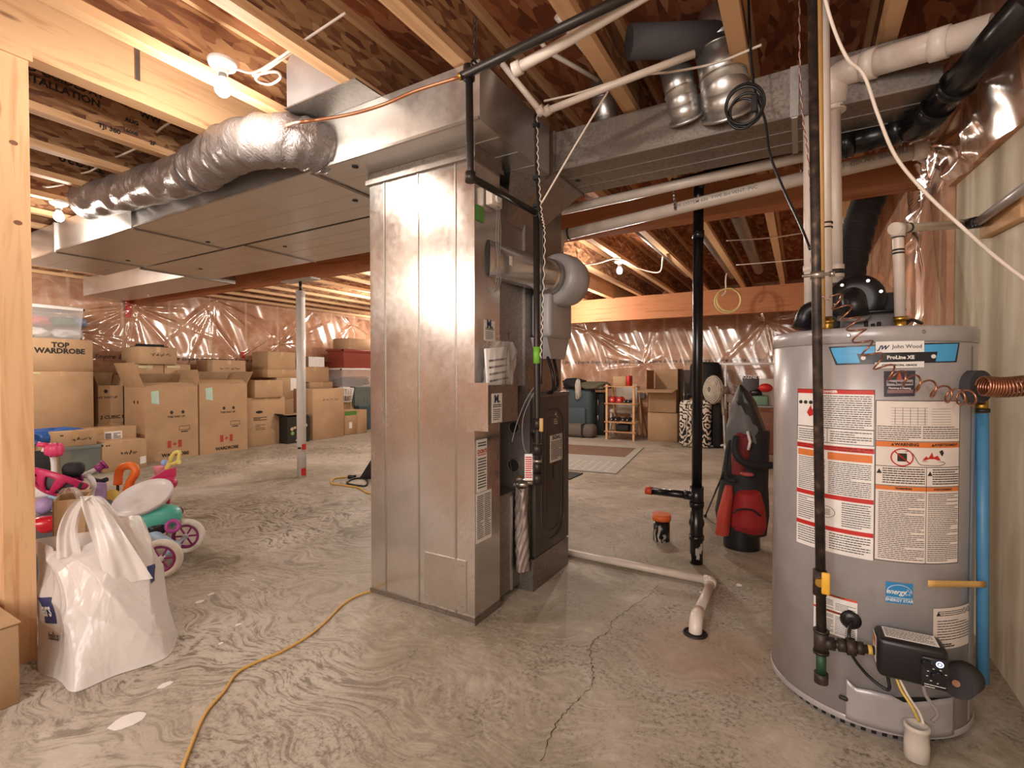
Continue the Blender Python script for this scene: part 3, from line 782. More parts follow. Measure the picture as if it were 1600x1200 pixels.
MB().lathe([(.10, -.005), (.125, 0), (.135, .03), (.135, .10), (.12, .15), (.08, .18), (0, .185)], 40, frame(hc, x_, y_)).done('drum', hmat, hm)
MB().rbox(-1.214, -1.10, 2.28, 2.56, 1.30, 1.53, .02, 3).done('housing', hmat, hm)
MB().prism([(2.28, 1.30), (2.56, 1.30), (2.50, 1.19), (2.33, 1.19)], -1.214, -1.12, Matrix(((0, 0, 1, 0), (1, 0, 0, 0), (0, 1, 0, 0), (0, 0, 0, 1)))).done('drip_tray', hmat, hm)
for k, (dy, x9) in enumerate(((.0, -1.10), (.07, -1.11))):
    h_ = MB().tube(spl([(-1.14, 2.33 + dy, 1.2), (x9, 2.31 + dy, 1.1), (x9 - .01, 2.33 + dy, 1.02 + .02 * k), (-1.15, 2.36, 1.01)], 8), .008, 8).done('drain_hose', 'black', hm)
# --- right-hand supply trunk
R_ = thing('supply_trunk_duct', 'galvanized trunk duct at upper right with round take-offs and mottled front face', 'duct', (-.3, 2.5, 2.14))
MB().box(-1.09, -.03, 2.31, 2.68, 2.145, 2.34).done('duct_section', galv('galvanized_mottled', 'A79C92', '6B625B', .42, .05, 1.25), R_)
MB().box(-.028, .43, 2.31, 2.68, 2.145, 2.34).done('duct_section', 'galv_dull', R_)
MB().box(-.045, -.015, 2.298, 2.31, 2.14, 2.34).done('drive_cleat', 'galv', R_)
MB().box(-.04, -.018, 2.31, 2.68, 2.138, 2.145).done('drive_cleat', 'galv', R_)
MB().box(-1.10, -1.085, 2.30, 2.69, 2.137, 2.345).done('drive_cleat', 'galv_dull', R_)
MB().box(-1.09, .43, 2.303, 2.31, 2.143, 2.149).done('folded_edge', 'steel', R_)
for yy in (2.44, 2.57): MB().box(-1.07, .42, yy - .0015, yy + .0015, 2.1435, 2.145).done('crease', 'steel', R_)
for px, py in ((903, 282), (1419, 173)):
    q = P(px, py, z=2.145); MB().cyl((q.x, q.y, 2.142), (q.x, q.y, 2.146), .014, n=16).done('plug', 'blackm', R_)
def takeoff(px, py, r, dx, label):
    q = P(px, py, Y=2.31); t = thing('round_takeoff', label, 'duct', (q.x, 2.3, q.z), 0, 'round take-offs on the supply trunk')
    a = Vector((q.x, 2.315, q.z)); b = Vector((q.x + dx * .3, 2.315 - r * .75, q.z + r * .9)); c_ = b + Vector((dx, -.01, .15)); d_ = c_ + Vector((dx * .6, .05, .16))
    MB().cyl(a + Vector((0, 0, .0)), a + (b - a).normalized() * .012, r * 1.15, n=36).done('crimped_flange', 'galv', t)
    MB().cyl(a, b, r, n=36).done('sleeve', 'galv', t)
    MB().ball(b, r * 1.0, u=32, w=16).done('elbow_joint', 'galv', t)
    MB().cyl(b, c_, r, n=36).done('sleeve', 'galv', t)
    MB().torus(b + (c_ - b) * .25, r, .004, c_ - b, 36, 6).done('bead', 'steel', t)
    MB().torus(c_, r, .004, c_ - b, 36, 6).done('bead', 'steel', t)
    MB().cyl(c_, d_, r * .96, n=36).done('riser', 'galv', t)
    return t
takeoff(1073, 186, .066, -.03, 'narrower round take-off elbow rising from the mottled trunk duct')
takeoff(1137, 178, .092, -.02, 'wider round take-off elbow rising from the mottled trunk duct, beside the black cable coil')
q = P(960, 165, Y=2.5); t = thing('round_takeoff', 'partly hidden round take-off rising behind the mottled trunk duct', 'duct', (-.85, 2.5, 2.34))
MB().cyl((-.86, 2.45, 2.341), (-.88, 2.43, 2.60), .06, n=28).done('riser', 'galv', t)
for z in (2.40, 2.46, 2.5): MB().torus((-.865 - (z - 2.34) * .07, 2.45 - (z - 2.34) * .07, z), .06, .003, (0, 0, 1), 28, 6).done('bead', 'steel', t)
q = P(1128, 78, Y=2.26)
f_ = MB(); f_.cyl((-.62, 2.02, 2.47), (-.28, 2.24, 2.50), .065, n=28); o = f_.done('foam_wrapped_duct', flat('4A4547', .85, name='dark_foam')); tag(o, 'dark foam-wrapped duct crossing above the wider round take-off', 'duct')
# ------------------------------------------------------------------ water heater and everything round it
TX, TY, TR = .197, 2.107, .283
def TC(px, py, r=TR):
    """angle and height where the line of sight through a pixel meets the tank jacket"""
    v = _Fw + _R * ((px - 800) / F_PX) + _U * ((600 - py) / F_PX)
    A = v.x ** 2 + v.y ** 2; B = -2 * (v.x * TX + v.y * TY); C_ = TX ** 2 + TY ** 2 - r * r
    D_ = B * B - 4 * A * C_; t = (-B - math.sqrt(max(D_, 0))) / (2 * A)
    return math.atan2(v.y * t - TY, v.x * t - TX), CAM_H + v.z * t
def TP(a, z, r=TR): return Vector((TX + r * math.cos(a), TY + r * math.sin(a), z))
WH = thing('water_heater', 'tall grey cylindrical water heater covered in warning labels, at right', 'water heater', (TX, TY, 0))
jk = flat('A9A4A5', .3, .15, .35, name='grey_jacket')
body = MB().lathe([(.255, .0), (.255, .03), (.283, .034), (.283, 1.198), (.2815, 1.2)], 96, Matrix.Translation((TX, TY, 0))).done('jacket', jk, WH)
MB().lathe([(.283, 1.2), (.2875, 1.203), (.2875, 1.24), (.282, 1.248), (.0, 1.25)], 96, Matrix.Translation((TX, TY, 0))).done('top_cap', jk, WH)
MB().lathe([(.286, .034), (.2865, .05), (.284, .052)], 96, Matrix.Translation((TX, TY, 0)), caps=False).done('base_ring', jk, WH)
mb = MB()
for k in range(60):
    a = 2 * PI * k / 60
    mb.grid(lambda u, v: TP(a + .05 * u, .006 + .016 * v, .2562), 2, 1)
mb.done('base_slots', 'black', WH)
a0, _ = TC(1522, 560)
MB().grid(lambda u, v: TP(a0 - .06 * u, .06 + 1.13 * v, TR + .0015), 4, 1).done('jacket_seam', jk, WH)
for px, py in ((1326, 524), (1444, 518)):
    a, z = TC(px, py, .2875); screw(WH, TP(a, z, .2875), (math.cos(a), math.sin(a), 0), .006)

class CL:
    """flat print on the curved jacket: x to the right, y up, origin top left"""
    def __init__(s, p0, p1, off=.0008):
        s.a0, s.z1 = TC(*p0); s.a1, s.z0 = TC(*p1); s.off = off
        s.W = (s.a1 - s.a0) * TR; s.H = s.z1 - s.z0
    def at(s, x, y, o=0): return TP(s.a0 + x / TR, s.z1 + y, TR + s.off + o)
    def wf(s, p): return s.at(p.x, p.y, p.z)
    def sheet(s, name, mat, par, x0=0, x1=1, y0=0, y1=1, o=0.0):
        W, H = s.W, s.H
        return MB().grid(lambda u, v: s.at(W * (x0 + (x1 - x0) * u), -H * (y0 + (y1 - y0) * v), o), 14, 1).done(name, mat, par)
    def add(s, mb, x0, x1, y0, y1, o=.0004):
        W, H = s.W, s.H
        mb.grid(lambda u, v: s.at(W * (x0 + (x1 - x0) * u), -H * (y0 + (y1 - y0) * v), o), 12, 1)
    def rect(s, mb, x0, x1, y0, y1, t=.004, o=.0004):
        ty = t * s.W / s.H
        s.add(mb, x0, x1, y0, y0 + ty, o); s.add(mb, x0, x1, y1 - ty, y1, o)
        s.add(mb, x0, x0 + t, y0, y1, o); s.add(mb, x1 - t, x1, y0, y1, o)
    def txt(s, mb, t, x, y, size, bold=0.0, o=.0006, squash=1.0, shear=0.0, align='CENTER'):
        mb.text(t, size, Matrix.Translation((s.W * x, -s.H * y, o)), bold, align, squash, s.wf, shear)
    def ln(s, mb, x0, x1, y0, y1, rows, seed=1, th=.36, word=.07):
        lines(mb, Matrix.Translation((s.W * x0, -s.H * y0, .0005)), s.W * (x1 - x0), s.H * (y1 - y0), rows, random.Random(seed), th, wrapf=s.wf, word=word)
    def poly(s, mb, pts, o=.0005): mb.poly([s.at(s.W * x, -s.H * y, o) for x, y in pts])
def tri(c, mb, x, y, w):   # warning triangle
    h = w * c.W / c.H; c.poly(mb, [(x - w / 2, y + h / 2), (x + w / 2, y + h / 2), (x, y - h / 2)])
ora = flat('DD7A3A', .55); grn = flat('6B6462', .6)
# left label: DANGER and instructions
c = CL((1247, 607), (1364, 876))
o = c.sheet('warning_label', 'paper', WH); lbl(o, 'white and red DANGER label left of the middle')
for y0, y1 in ((0, .028), (.345, .375), (.645, .672), (.842, .868)):
    r_ = MB(); c.add(r_, 0, 1, y0, y1); r_.done('red_band', 'red', o)
i_ = MB(); c.rect(i_, 0, 1, 0, .33, .008); c.add(i_, .34, .35, .03, .235); c.add(i_, 0, 1, .235, .24); c.add(i_, .45, .455, .24, .33)
c.ln(i_, .37, .97, .035, .23, 15, 2); c.ln(i_, .03, .42, .25, .32, 5, 3); c.ln(i_, .49, .97, .25, .32, 5, 4)
c.ln(i_, .03, .43, .43, .64, 17, 5); c.ln(i_, .47, .97, .44, .64, 17, 6); c.ln(i_, .03, .28, .68, .83, 11, 7); c.ln(i_, .64, .97, .68, .83, 11, 8); c.ln(i_, .03, .45, .875, .98, 7, 9); c.ln(i_, .49, .97, .875, .98, 7, 10)
c.ln(i_, .02, .98, .348, .372, 2, 11)
for k in range(3): i_.ball(c.at(c.W * (.06 + .08 * k), -c.H * .085, 0), .006, sz=1)
i_.done('small_print', 'ink', o)
t_ = MB(); c.txt(t_, 'DANGER', .48, .0145, .0105, .0006); t_.done('lettering', 'paper', o)
for q_ in ((.02, .40, .385, .425), (.46, .98, .385, .43)): w_ = MB(); c.add(w_, *q_); w_.done('orange_band', ora, o)
b_ = MB()
tube_pts = [c.at(c.W * (.44 + .12 * math.cos(a)), -c.H * (.755 + .035 * math.sin(a)), .0006) for a in [2 * PI * k / 24 for k in range(24)]]
b_.tube(tube_pts, .0007, 4, closed=True); c.ln(b_, .38, .5, .735, .775, 4, 12, word=.2); b_.done('diagram', 'ink', o)
fl_ = MB(); c.poly(fl_, [(.16, .15), (.22, .1), (.24, .13), (.29, .11), (.28, .16), (.2, .175)]); fl_.done('flame_print', 'red', o)
# right label: wiring diagram, WARNING / AVERTISSEMENT
c = CL((1368, 625), (1496, 879))
o = c.sheet('warning_label', flat('E6DAD2', .6), WH); lbl(o, 'white WARNING AVERTISSEMENT label right of the middle, under a wiring diagram')
for q_ in ((.01, .99, .255, .288), (.01, .99, .53, .555)): w_ = MB(); c.add(w_, *q_); w_.done('orange_band', ora, o)
i_ = MB(); c.rect(i_, 0, 1, 0, 1, .009)
for y in (.25, .405, .525): c.add(i_, 0, 1, y, y + .004)
c.add(i_, .545, .551, .405, 1)
for k in range(7): c.add(i_, .16, .55, .045 + .017 * k, .0465 + .017 * k); c.add(i_, .6, .86, .05 + .016 * k, .0515 + .016 * k)
for k in range(5): c.add(i_, .2 + .08 * k, .204 + .08 * k, .045, .15)
c.ln(i_, .02, .48, .155, .245, 7, 20); c.ln(i_, .5, .98, .155, .235, 6, 21)
c.ln(i_, .08, .53, .415, .515, 7, 22, .45); c.ln(i_, .62, .98, .415, .515, 7, 23, .45)
c.ln(i_, .04, .53, .565, .985, 36, 24); c.ln(i_, .57, .98, .565, .985, 36, 25)
tri(c, i_, .045, .44, .06); tri(c, i_, .59, .445, .06); tri(c, i_, .18, .271, .035); tri(c, i_, .62, .271, .035)
c.txt(i_, 'WARNING', .33, .271, .0125, .0005); c.txt(i_, 'AVERTISSEMENT', .8, .271, .0105, .0004)
c.txt(i_, 'WARNING', .3, .543, .0085, .0004); c.txt(i_, 'AVERTISSEMENT', .76, .543, .008, .0003)
c.add(i_, .23, .33, .325, .375); c.poly(i_, [(.70, .31), (.74, .3), (.76, .32), (.74, .34), (.72, .33)])
hose = [c.at(c.W * x, -c.H * y, .0007) for x, y in ((.31, .315), (.36, .312), (.41, .34), (.46, .385), (.53, .395), (.72, .395), (.76, .375), (.5, .37))]
i_.tube(spl(hose, 5), .0008, 4)
i_.done('small_print', 'ink', o)
r_ = MB()
r_.tube([c.at(c.W * (.28 + .115 * math.cos(a)), -c.H * (.35 + .052 * math.sin(a)), .0009) for a in [2 * PI * k / 28 for k in range(28)]], .0018, 5, closed=True)
r_.tube([c.at(c.W * (.28 - .08), -c.H * (.35 - .036), .001), c.at(c.W * .36, -c.H * .386, .001)], .0018, 5)
c.poly(r_, [(.5, .365), (.54, .34), (.57, .35), (.61, .315), (.63, .345), (.68, .335), (.72, .365)]); r_.done('red_print', 'red', o)
# maker's badge
BD = CL((1296, 541), (1499, 571)); c = BD
def tcp(px, py, o): a, z = TC(px, py); return TP(a, z, TR + o)
def pp(mb, pts, o, n=8):
    """quad given in picture corners, bent round the jacket"""
    q = [TC(*p) for p in pts]
    def fn(u, v):
        a = (q[0][0] * (1 - u) + q[1][0] * u) * (1 - v) + (q[3][0] * (1 - u) + q[2][0] * u) * v
        z = (q[0][1] * (1 - u) + q[1][1] * u) * (1 - v) + (q[3][1] * (1 - u) + q[2][1] * u) * v
        return TP(a, z, TR + o)
    mb.grid(fn, n, 1)
bd = MB(); pp(bd, ((1295, 542), (1499, 535.5), (1494, 566), (1306, 570.5)), .0012, 14); bd = bd.done('badge', flat('23252B', .35), WH)
m_ = MB(); pp(m_, ((1298, 544), (1367, 541), (1367, 552), (1302, 554)), .002); m_.done('blue_wing', flat('4BA3D8', .4), bd); m_ = MB(); pp(m_, ((1302, 554), (1339, 553), (1344, 567), (1309, 568)), .002); m_.done('blue_wing', flat('4BA3D8', .4), bd)
m_ = MB(); pp(m_, ((1443, 538.5), (1496, 537), (1494, 549), (1443, 550)), .002); m_.done('blue_wing', flat('4BA3D8', .4), bd); m_ = MB(); pp(m_, ((1464, 549.5), (1494, 548.5), (1491, 564), (1461, 565)), .002); m_.done('blue_wing', flat('4BA3D8', .4), bd)
m_ = MB(); pp(m_, ((1368, 534), (1443, 530), (1443, 550), (1368, 551.5)), .003); pp(m_, ((1367, 566.5), (1443, 564.5), (1443, 574), (1367, 576)), .003); pl = m_.done('plate', 'white', bd)
def ctext(par, txt, px, py, size, mat, bold=0.0, off=.0036, squash=1.0, shear=0.0, align='CENTER'):
    a, z = TC(px, py)
    wf = lambda p: TP(a + p.x / TR, z + p.y, TR + off)
    return MB().text(txt, size, Matrix.Identity(4), bold, align, squash, wf, shear).done('lettering', mat, par)
ctext(bd, 'John Wood', 1417, 541.5, .0155, flat('4A4A50', .5), .0002)
ctext(bd, 'JW', 1379, 543.5, .017, flat('25345A', .5), .0008, shear=.4)
ctext(bd, 'ProLine XE', 1407, 558.5, .0145, 'white', .0006, .0026)
ctext(bd, 'COMMERCIAL GRADE', 1405, 570.5, .0075, 'ink', .0003, .0036, 1.15)
for px, py in ((1349, 559.5), (1457, 557)):
    a, z = TC(px, py); MB().cyl(TP(a, z, TR + .002), TP(a, z, TR + .005), .006, n=14).done('rivet', 'white', bd)
# installer's sticker
m_ = MB(); pp(m_, ((1381, 580), (1430, 579), (1429, 619), (1381, 620)), .001); s_ = m_.done('sticker', flat('3B3442', .5), WH); lbl(s_, 'dark purple installer sticker under the badge')
m_ = MB(); a, z = TC(1405, 589)
m_.poly([TP(a - .03, z - .012, TR + .002), TP(a + .03, z - .012, TR + .002), TP(a + .012, z + .006, TR + .002), TP(a, z + .018, TR + .002), TP(a - .014, z + .004, TR + .002)]); m_.done('flame_print', flat('B4583C', .5), s_)
m_ = MB(); pp(m_, ((1385, 594), (1426, 593), (1426, 602), (1385, 603)), .0022); m_.done('band', flat('AAA0A6', .5), s_)
ctext(s_, 'Viking Mechanical', 1405.5, 598, .0085, 'ink', .0004, .003); ctext(s_, 'Plumbing & Heating', 1405.5, 606.5, .0068, 'white', .0002, .002)
m_ = MB(); pp(m_, ((1386, 609), (1426, 608.5), (1426, 614), (1386, 614.5)), .002); m_.done('band', flat('8C6A6C', .5), s_)
# efficiency sticker
c = CL((1384, 908), (1426, 945), .001); e_ = c.sheet('efficiency_sticker', flat('2E84BC', .45), WH); lbl(e_, 'blue energy efficiency sticker')
m_ = MB(); c.add(m_, .02, .98, .72, .745)
m_.tube([c.at(c.W * (.5 + .46 * math.cos(a)), -c.H * (.48 - .38 * math.sin(a)), .0006) for a in [PI * k / 16 for k in range(17)]], .0009, 4)
c.txt(m_, 'energy', .36, .45, .021, .0004, shear=.45, squash=.85); c.txt(m_, 'ENERGY STAR', .5, .86, .0118, .0003, squash=.92)
sp_ = [(.8 + (.15 if k % 2 == 0 else .065) * math.sin(2 * PI * k / 10), .45 - (.17 if k % 2 == 0 else .075) * math.cos(2 * PI * k / 10)) for k in range(10)]
m_.tube([c.at(c.W * x, -c.H * y, .0007) for x, y in sp_], .0009, 4, closed=True); m_.done('lettering', 'white', e_)
# rating plate and lower left label
c = CL((1458, 951), (1514, 1003), .001); o = c.sheet('rating_plate', flat('DCCFC6', .5), WH)
m_ = MB(); c.ln(m_, .1, .7, .06, .2, 3, 30, word=.12); c.ln(m_, .08, .94, .28, .8, 8, 31, .3, .1); c.ln(m_, .08, .6, .86, .96, 2, 32, .6, .12); tri(c, m_, .1, .13, .09)
for x in (.76, .9): m_.tube([c.at(c.W * (x + .05 * math.cos(a)), -c.H * (.12 + .065 * math.sin(a)), .0006) for a in [2 * PI * k / 14 for k in range(14)]], .0007, 4, closed=True); c.txt(m_, 'S', x, .12, .008, .0002)
m_.done('small_print', 'ink', o)
c = CL((1272, 919), (1339, 1003), .001); o = c.sheet('warning_label', 'paper', WH); lbl(o, 'small white label with two orange bars behind the black gas pipe')
for q_ in ((0, 1, 0, .055), (0, 1, .40, .455)): m_ = MB(); c.add(m_, *q_); m_.done('orange_band', flat('D8502C', .5), o)
m_ = MB(); c.ln(m_, .05, .48, .13, .36, 6, 33); c.ln(m_, .53, .97, .17, .36, 5, 34); c.ln(m_, .05, .48, .5, .95, 11, 35); c.ln(m_, .53, .97, .5, .95, 11, 36); c.txt(m_, 'AVERTISSEMENT', .5, .028, .008, .0003); c.txt(m_, 'AVERTISSEMENT', .5, .43, .008, .0003)
m_.done('small_print', 'ink', o)
# access cover low on the jacket and what hangs out of it
cov = [(1322, 1060), (1337, 1074), (1360, 1078), (1392, 1086), (1412, 1097), (1440, 1096), (1468, 1092), (1492, 1089)]
ca = [TC(x, y, .292) for x, y in cov]
def covf(u, v):
    t = u * (len(ca) - 1); i = min(int(t), len(ca) - 2); f = t - i
    a = ca[i][0] * (1 - f) + ca[i + 1][0] * f; z = ca[i][1] * (1 - f) + ca[i + 1][1] * f
    return TP(a, z * v + .045 * (1 - v), .293 - .004 * abs(2 * u - 1) ** 8)
MB().grid(covf, 42, 6).done('access_cover', jk, WH, solid=.003)
MB().grid(lambda u, v: TP(ca[3][0] + (ca[-1][0] - ca[3][0]) * u, .145 - .06 * v + .012 * math.sin(u * 3), .2835), 20, 1).done('opening', 'blackm', WH)
a, z = TC(1318, 1090, .29); MB().rbox(-.012, .012, -.004, .006, -.006, .006, .003, 1, frame(TP(a, z, .292), (-math.sin(a), math.cos(a), 0), (math.cos(a), math.sin(a), 0))).done('cover_clip', 'iron', WH)
a, z = TC(1425, 1110, .3)
MB().lathe([(.022, 0), (.03, .005), (.03, .05), (.027, .085), (.031, .09), (.031, .1), (.024, .102), (.024, .02), (0, .02)], 24, frame(TP(a, .02, .325), (-math.sin(a), math.cos(a), 0), (-math.cos(a), -math.sin(a), 0)) @ Matrix.Identity(4) if False else Matrix.Translation(TP(a, .0, .325))).done('burner_cup', flat('CFC6BC', .4), WH)

# --- gas control
a, z = TC(1426, 1022, .33)
n_ = Vector((math.cos(a - .25), math.sin(a - .25), 0)); tdir = Vector((-n_.y, n_.x, 0))
G0 = TP(a, z, TR)
gv = thing('gas_control', 'black gas control box with knob and lit ring, low on the water heater', 'gas valve', G0)
gm = frame(G0, tdir, (0, 0, 1))       # x right, y up, z outward
gb = MB().rbox(-.078, .078, -.055, .058, .02, .115, .016, 3, gm).done('housing', 'black', gv)
MB().cyl(gm @ Vector((-.0, 0, 0)), gm @ Vector((0, 0, .03)), .035, n=24).done('neck', 'iron', gv)
MB().rbox(.018, .074, -.05, .035, .112, .122, .005, 2, gm).done('front_panel', flat('202024', .3), gv)
MB().cyl(gm @ Vector((.05, -.012, .12)), gm @ Vector((.05, -.012, .135)), .015, .012, n=20).done('knob', 'black', gv)
MB().cyl(gm @ Vector((.028, .018, .12)), gm @ Vector((.028, .018, .134)), .012, .01, n=20).done('knob', 'black', gv)
lt = NT('indicator').set(base='B8C8F0', em=(.55, .65, 1), es=2.5)
MB().torus(gm @ Vector((.056, .021, .1225)), .007, .0012, n_, 20, 6).done('indicator_ring', lt.m, gv)
MB().cyl(gm @ Vector((.056, .021, .121)), gm @ Vector((.056, .021, .1232)), .003, n=10).done('indicator_dot', lt.m, gv)
mb = MB(); lines(mb, gm @ Matrix.Translation((.024, -.036, .1224)), .045, .012, 2, None, .3, word=.2)
for k in range(7):
    aa = PI * (.15 + k * .23); p = Vector((.05 + .021 * math.cos(aa), -.012 + .019 * math.sin(aa), .1224)); mb.poly([gm @ (p + Vector(d)) for d in ((-.0022, -.001, 0), (.0022, -.001, 0), (.0022, .001, 0), (-.0022, .001, 0))])
mb.done('small_print', 'white', gv)
o = MB().box(-.06, .06, .0582, .0588, .035, .1, gm).done('label', 'paper', gv)
mb = MB(); m4 = gm @ frame((-.056, .059, .04), (1, 0, 0), (0, 0, -1)); lines(mb, m4, .11, .055, 7, random.Random(2), .4); mb.done('small_print', 'ink', o)
o = MB().box(-.0788, -.0782, -.03, .045, .03, .085, gm).done('label', 'paper', gv)
MB().box(-.0792, -.0788, .015, .04, .035, .08, gm).done('orange_band', ora, o)
# wires and igniter lead under the control
for k, (cc, pts) in enumerate((('cabyel', ((-.035, -.05, .08), (-.02, -.09, .09), (.0, -.12, .1), (.02, -.165, .09))), ('cabwhite', ((-.03, -.05, .07), (-.005, -.1, .09), (.02, -.14, .085), (.03, -.17, .09))), ('labelgrey', ((.03, -.05, .07), (.035, -.09, .08), (.06, -.13, .085), (.05, -.16, .08))))):
    MB().tube(spl([gm @ Vector(p) for p in pts], 6), .0035 if k < 2 else .005, 8).done('wire', cc, gv)
gr = thing('grommet_lead', 'round black grommet with a looping lead left of the gas control box', 'cable', gm @ Vector((-.13, .04, .02)))
MB().lathe([(.012, .012), (.024, .008), (.03, 0)], 24, gm @ Matrix.Translation((-.13, .045, .002))).done('grommet', 'black', gr)
MB().tube(spl([gm @ Vector(p) for p in ((-.13, .045, .012), (-.14, .02, .05), (-.135, -.03, .06), (-.1, -.08, .06), (-.06, -.105, .07), (-.045, -.1, .075), (-.05, -.06, .07))], 8), .0045, 8).done('lead', 'black', gr)
MB().tube(spl([gm @ Vector(p) for p in ((-.13, .042, .014), (-.145, .015, .045), (-.125, -.03, .05), (-.09, -.02, .06))], 8), .0035, 8).done('lead', 'labelgrey', gr)

# --- black iron gas drop in front of the tank
gp = thing('gas_drop_pipe', 'thin rusty black iron gas pipe running down in front of the water heater', 'pipe', (.06, 1.755, .17))
pt, pb = P(1267, -150, d=1.5), P(1283, 1062, d=1.5)
tee = P(1283, 1003, d=1.5); ir = M['iron']
rust = NT('rusty_iron'); n = rust.noise(rust.coord(), 30, 4); rust.set(base=rust.ramp(n, [(.35, '2E2A29'), (.6, '4C4039'), (.75, '7A6658')]), rough=.5, metal=.5)
MB().cyl(pb + Vector((0, 0, .12)), pt, .0135, n=20).done('pipe', rust.m, gp)
def coupling(par, p, d, r=.018, l=.03, mat='iron', name='coupling'):
    d = Vector(d).normalized(); p = Vector(p)
    return MB().cyl(p - d * l / 2, p + d * l / 2, r, n=20).done(name, mat, par)
MB().cyl(tee - Vector((0, 0, .028)), tee + Vector((0, 0, .034)), .0195, n=20).done('tee', rust.m, gp)
coupling(gp, tee + Vector((0, 0, .034)), (0, 0, 1), .0215, .008); coupling(gp, tee - Vector((0, 0, .03)), (0, 0, 1), .0215, .008)
MB().cyl(pb + Vector((0, 0, .018)), tee - Vector((0, 0, .03)), .0135, n=20).done('drip_leg', flat('2C5038', .5, .2), gp)
MB().cyl(pb - Vector((0, 0, .008)), pb + Vector((0, 0, .022)), .019, n=20).done('cap', rust.m, gp)
tgt = gm @ Vector((-.08, -.005, .065)); hd = (tgt - tee)
MB().cyl(tee, tgt, .012, n=18).done('branch_pipe', rust.m, gp)
coupling(gp, tee + hd * .15, hd, .019, .03, rust.m); MB().cyl(tee + hd * .48, tee + hd * .66, .024, n=6).done('union_nut', rust.m, gp); coupling(gp, tee + hd * .40, hd, .019, .02, rust.m); coupling(gp, tee + hd * .73, hd, .018, .02, rust.m)
MB().cyl(tee + hd * .88, tee + hd * .96, .0135, n=18).done('tape_wrap', 'cabyel', gp)
vv = P(1281, 906, d=1.5)
MB().cyl(vv - Vector((0, 0, .045)), vv + Vector((0, 0, .03)), .0185, n=20).done('valve_body', rust.m, gp)
vd = (Vector((0, 0, CAM_H)) - vv); vd.z = 0; vd.normalize(); vs_ = Vector((-vd.y, vd.x, 0))
MB().cyl(vv, vv + vd * .03, .012, n=16).done('valve_stem', 'brass', gp)
MB().rbox(-.008, .014, -.03, .035, .025, .035, .004, 2, frame(vv + vs_ * .012, vs_, (0, 0, 1))).done('valve_handle', flat('E8B23A', .4), gp)
k_ = P(1277, 430, d=1.5)
MB().cyl(k_ - Vector((0, 0, .01)), k_ + Vector((0, 0, .01)), .019, n=20).done('clamp', 'steel', gp)
MB().cyl(k_ - vs_ * .04 + vd * .005, k_ + vs_ * .035 + vd * .005, .005, n=10).done('clamp_bolt', 'steel', gp)
MB().cyl(k_ + vs_ * .03, k_ + vs_ * .045, .009, n=6).done('clamp_nut', 'steel', gp)
# --- power vent blower
bc = P(1338, 467, d=1.86); bv = Vector((0, 0, CAM_H)) - bc; bv.z = 0; bv.normalize(); bs = Vector((-bv.y, bv.x, 0))
bl = thing('vent_blower', 'black snail-shaped vent blower on top of the water heater', 'blower', (bc.x, bc.y, 1.25))
bmx = frame(bc, bs, (0, 0, 1))
MB().lathe([(0, -.09), (.086, -.09), (.092, -.08), (.092, -.01), (.086, .0), (.05, .004), (0, .004)], 48, bmx).done('scroll_housing', 'black', bl)
MB().tube(bend([bmx @ Vector((-.02, .0, .0)), bmx @ Vector((-.01, .0, .055)), bmx @ Vector((.0, -.07, .07))], .05, 8), .04, 28).done('inlet_elbow', 'black', bl)
MB().rbox(-.05, .145, -.062, -.052, -.10, .06, .003, 1, bmx).done('mounting_plate', 'black', bl)
MB().box(.07, .14, -.055, .02, -.05, -.042, bmx).done('bracket', 'blackm', bl)
MB().rbox(-.06, .135, bl.location.z - bc.z, -.06, -.09, .03, .005, 1, bmx).done('stand', flat('6E6969', .45, .3), bl)
MB().tube(bend([bmx @ Vector((-.085, -.02, -.05)), bmx @ Vector((-.16, -.02, -.05)), bmx @ Vector((-.185, -.10, -.04))], .03, 6), .032, 20).done('outlet', 'black', bl)
MB().cyl(bmx @ Vector((-.0, -.085, .05)), bmx @ Vector((0, -.07, .055)), .035, .042, n=24).done('collar', 'labelgrey', bl)
for x, y in ((-.045, .055), (.035, .063), (-.07, -.02), (.074, .02), (.03, -.045)): MB().cyl(bmx @ Vector((x, y, -.002)), bmx @ Vector((x, y, .008)), .006, n=10).done('bolt', 'steel', bl)
MB().tube(spl([bmx @ Vector(p) for p in ((-.09, .06, .03), (-.1, .0, .04), (-.06, -.03, .06), (.02, -.055, .07))], 8), .0045, 8).done('cable', 'black', bl)
for x, h in ((-.055, .03), (.03, .025), (.05, .015), (.068, .02)): MB().cyl(bmx @ Vector((x, -.115, .05)), bmx @ Vector((x, -.115 + h, .05)), .006, n=8).done('terminal', 'blackm', bl)
hd_ = P(1415, 505, d=1.72); MB().tube(spl([P(1414, 507, d=1.72), P(1425, 500, d=1.72), P(1440, 505, d=1.75)], 6), .006, 8).done('tank_handle', 'black', WH)

# --- water pipes on top of the tank
def pipe(name, label, pts, r, mat, cat='pipe', bendr=.03, parts=()):
    pts = [Vector(p) for p in pts]
    t = thing(name, label, cat, pts[0])
    MB().tube(bend(pts, bendr, 6) if len(pts) > 2 else pts, r, 22).done('pipe', mat, t)
    return t
t = pipe('water_pipe', 'thin white water pipe rising from a brass fitting at the left of the tank top', [P(1292.5, 495, d=1.76), P(1287, -75, d=1.76)], .0165, 'pvcw')
MB().cyl(P(1293, 520, d=1.76), P(1293, 497, d=1.76), .0175, n=20).done('brass_fitting', 'brass', t); coupling(t, P(1293, 503, d=1.76), (0, 0, 1), .021, .012, 'brass', 'nut')
coupling(t, P(1292, 349, d=1.76), (0, 0, 1), .0185, .006, 'ink', 'printed_ring'); coupling(t, P(1292, 356, d=1.76), (0, 0, 1), .0185, .005, 'ink', 'printed_ring')
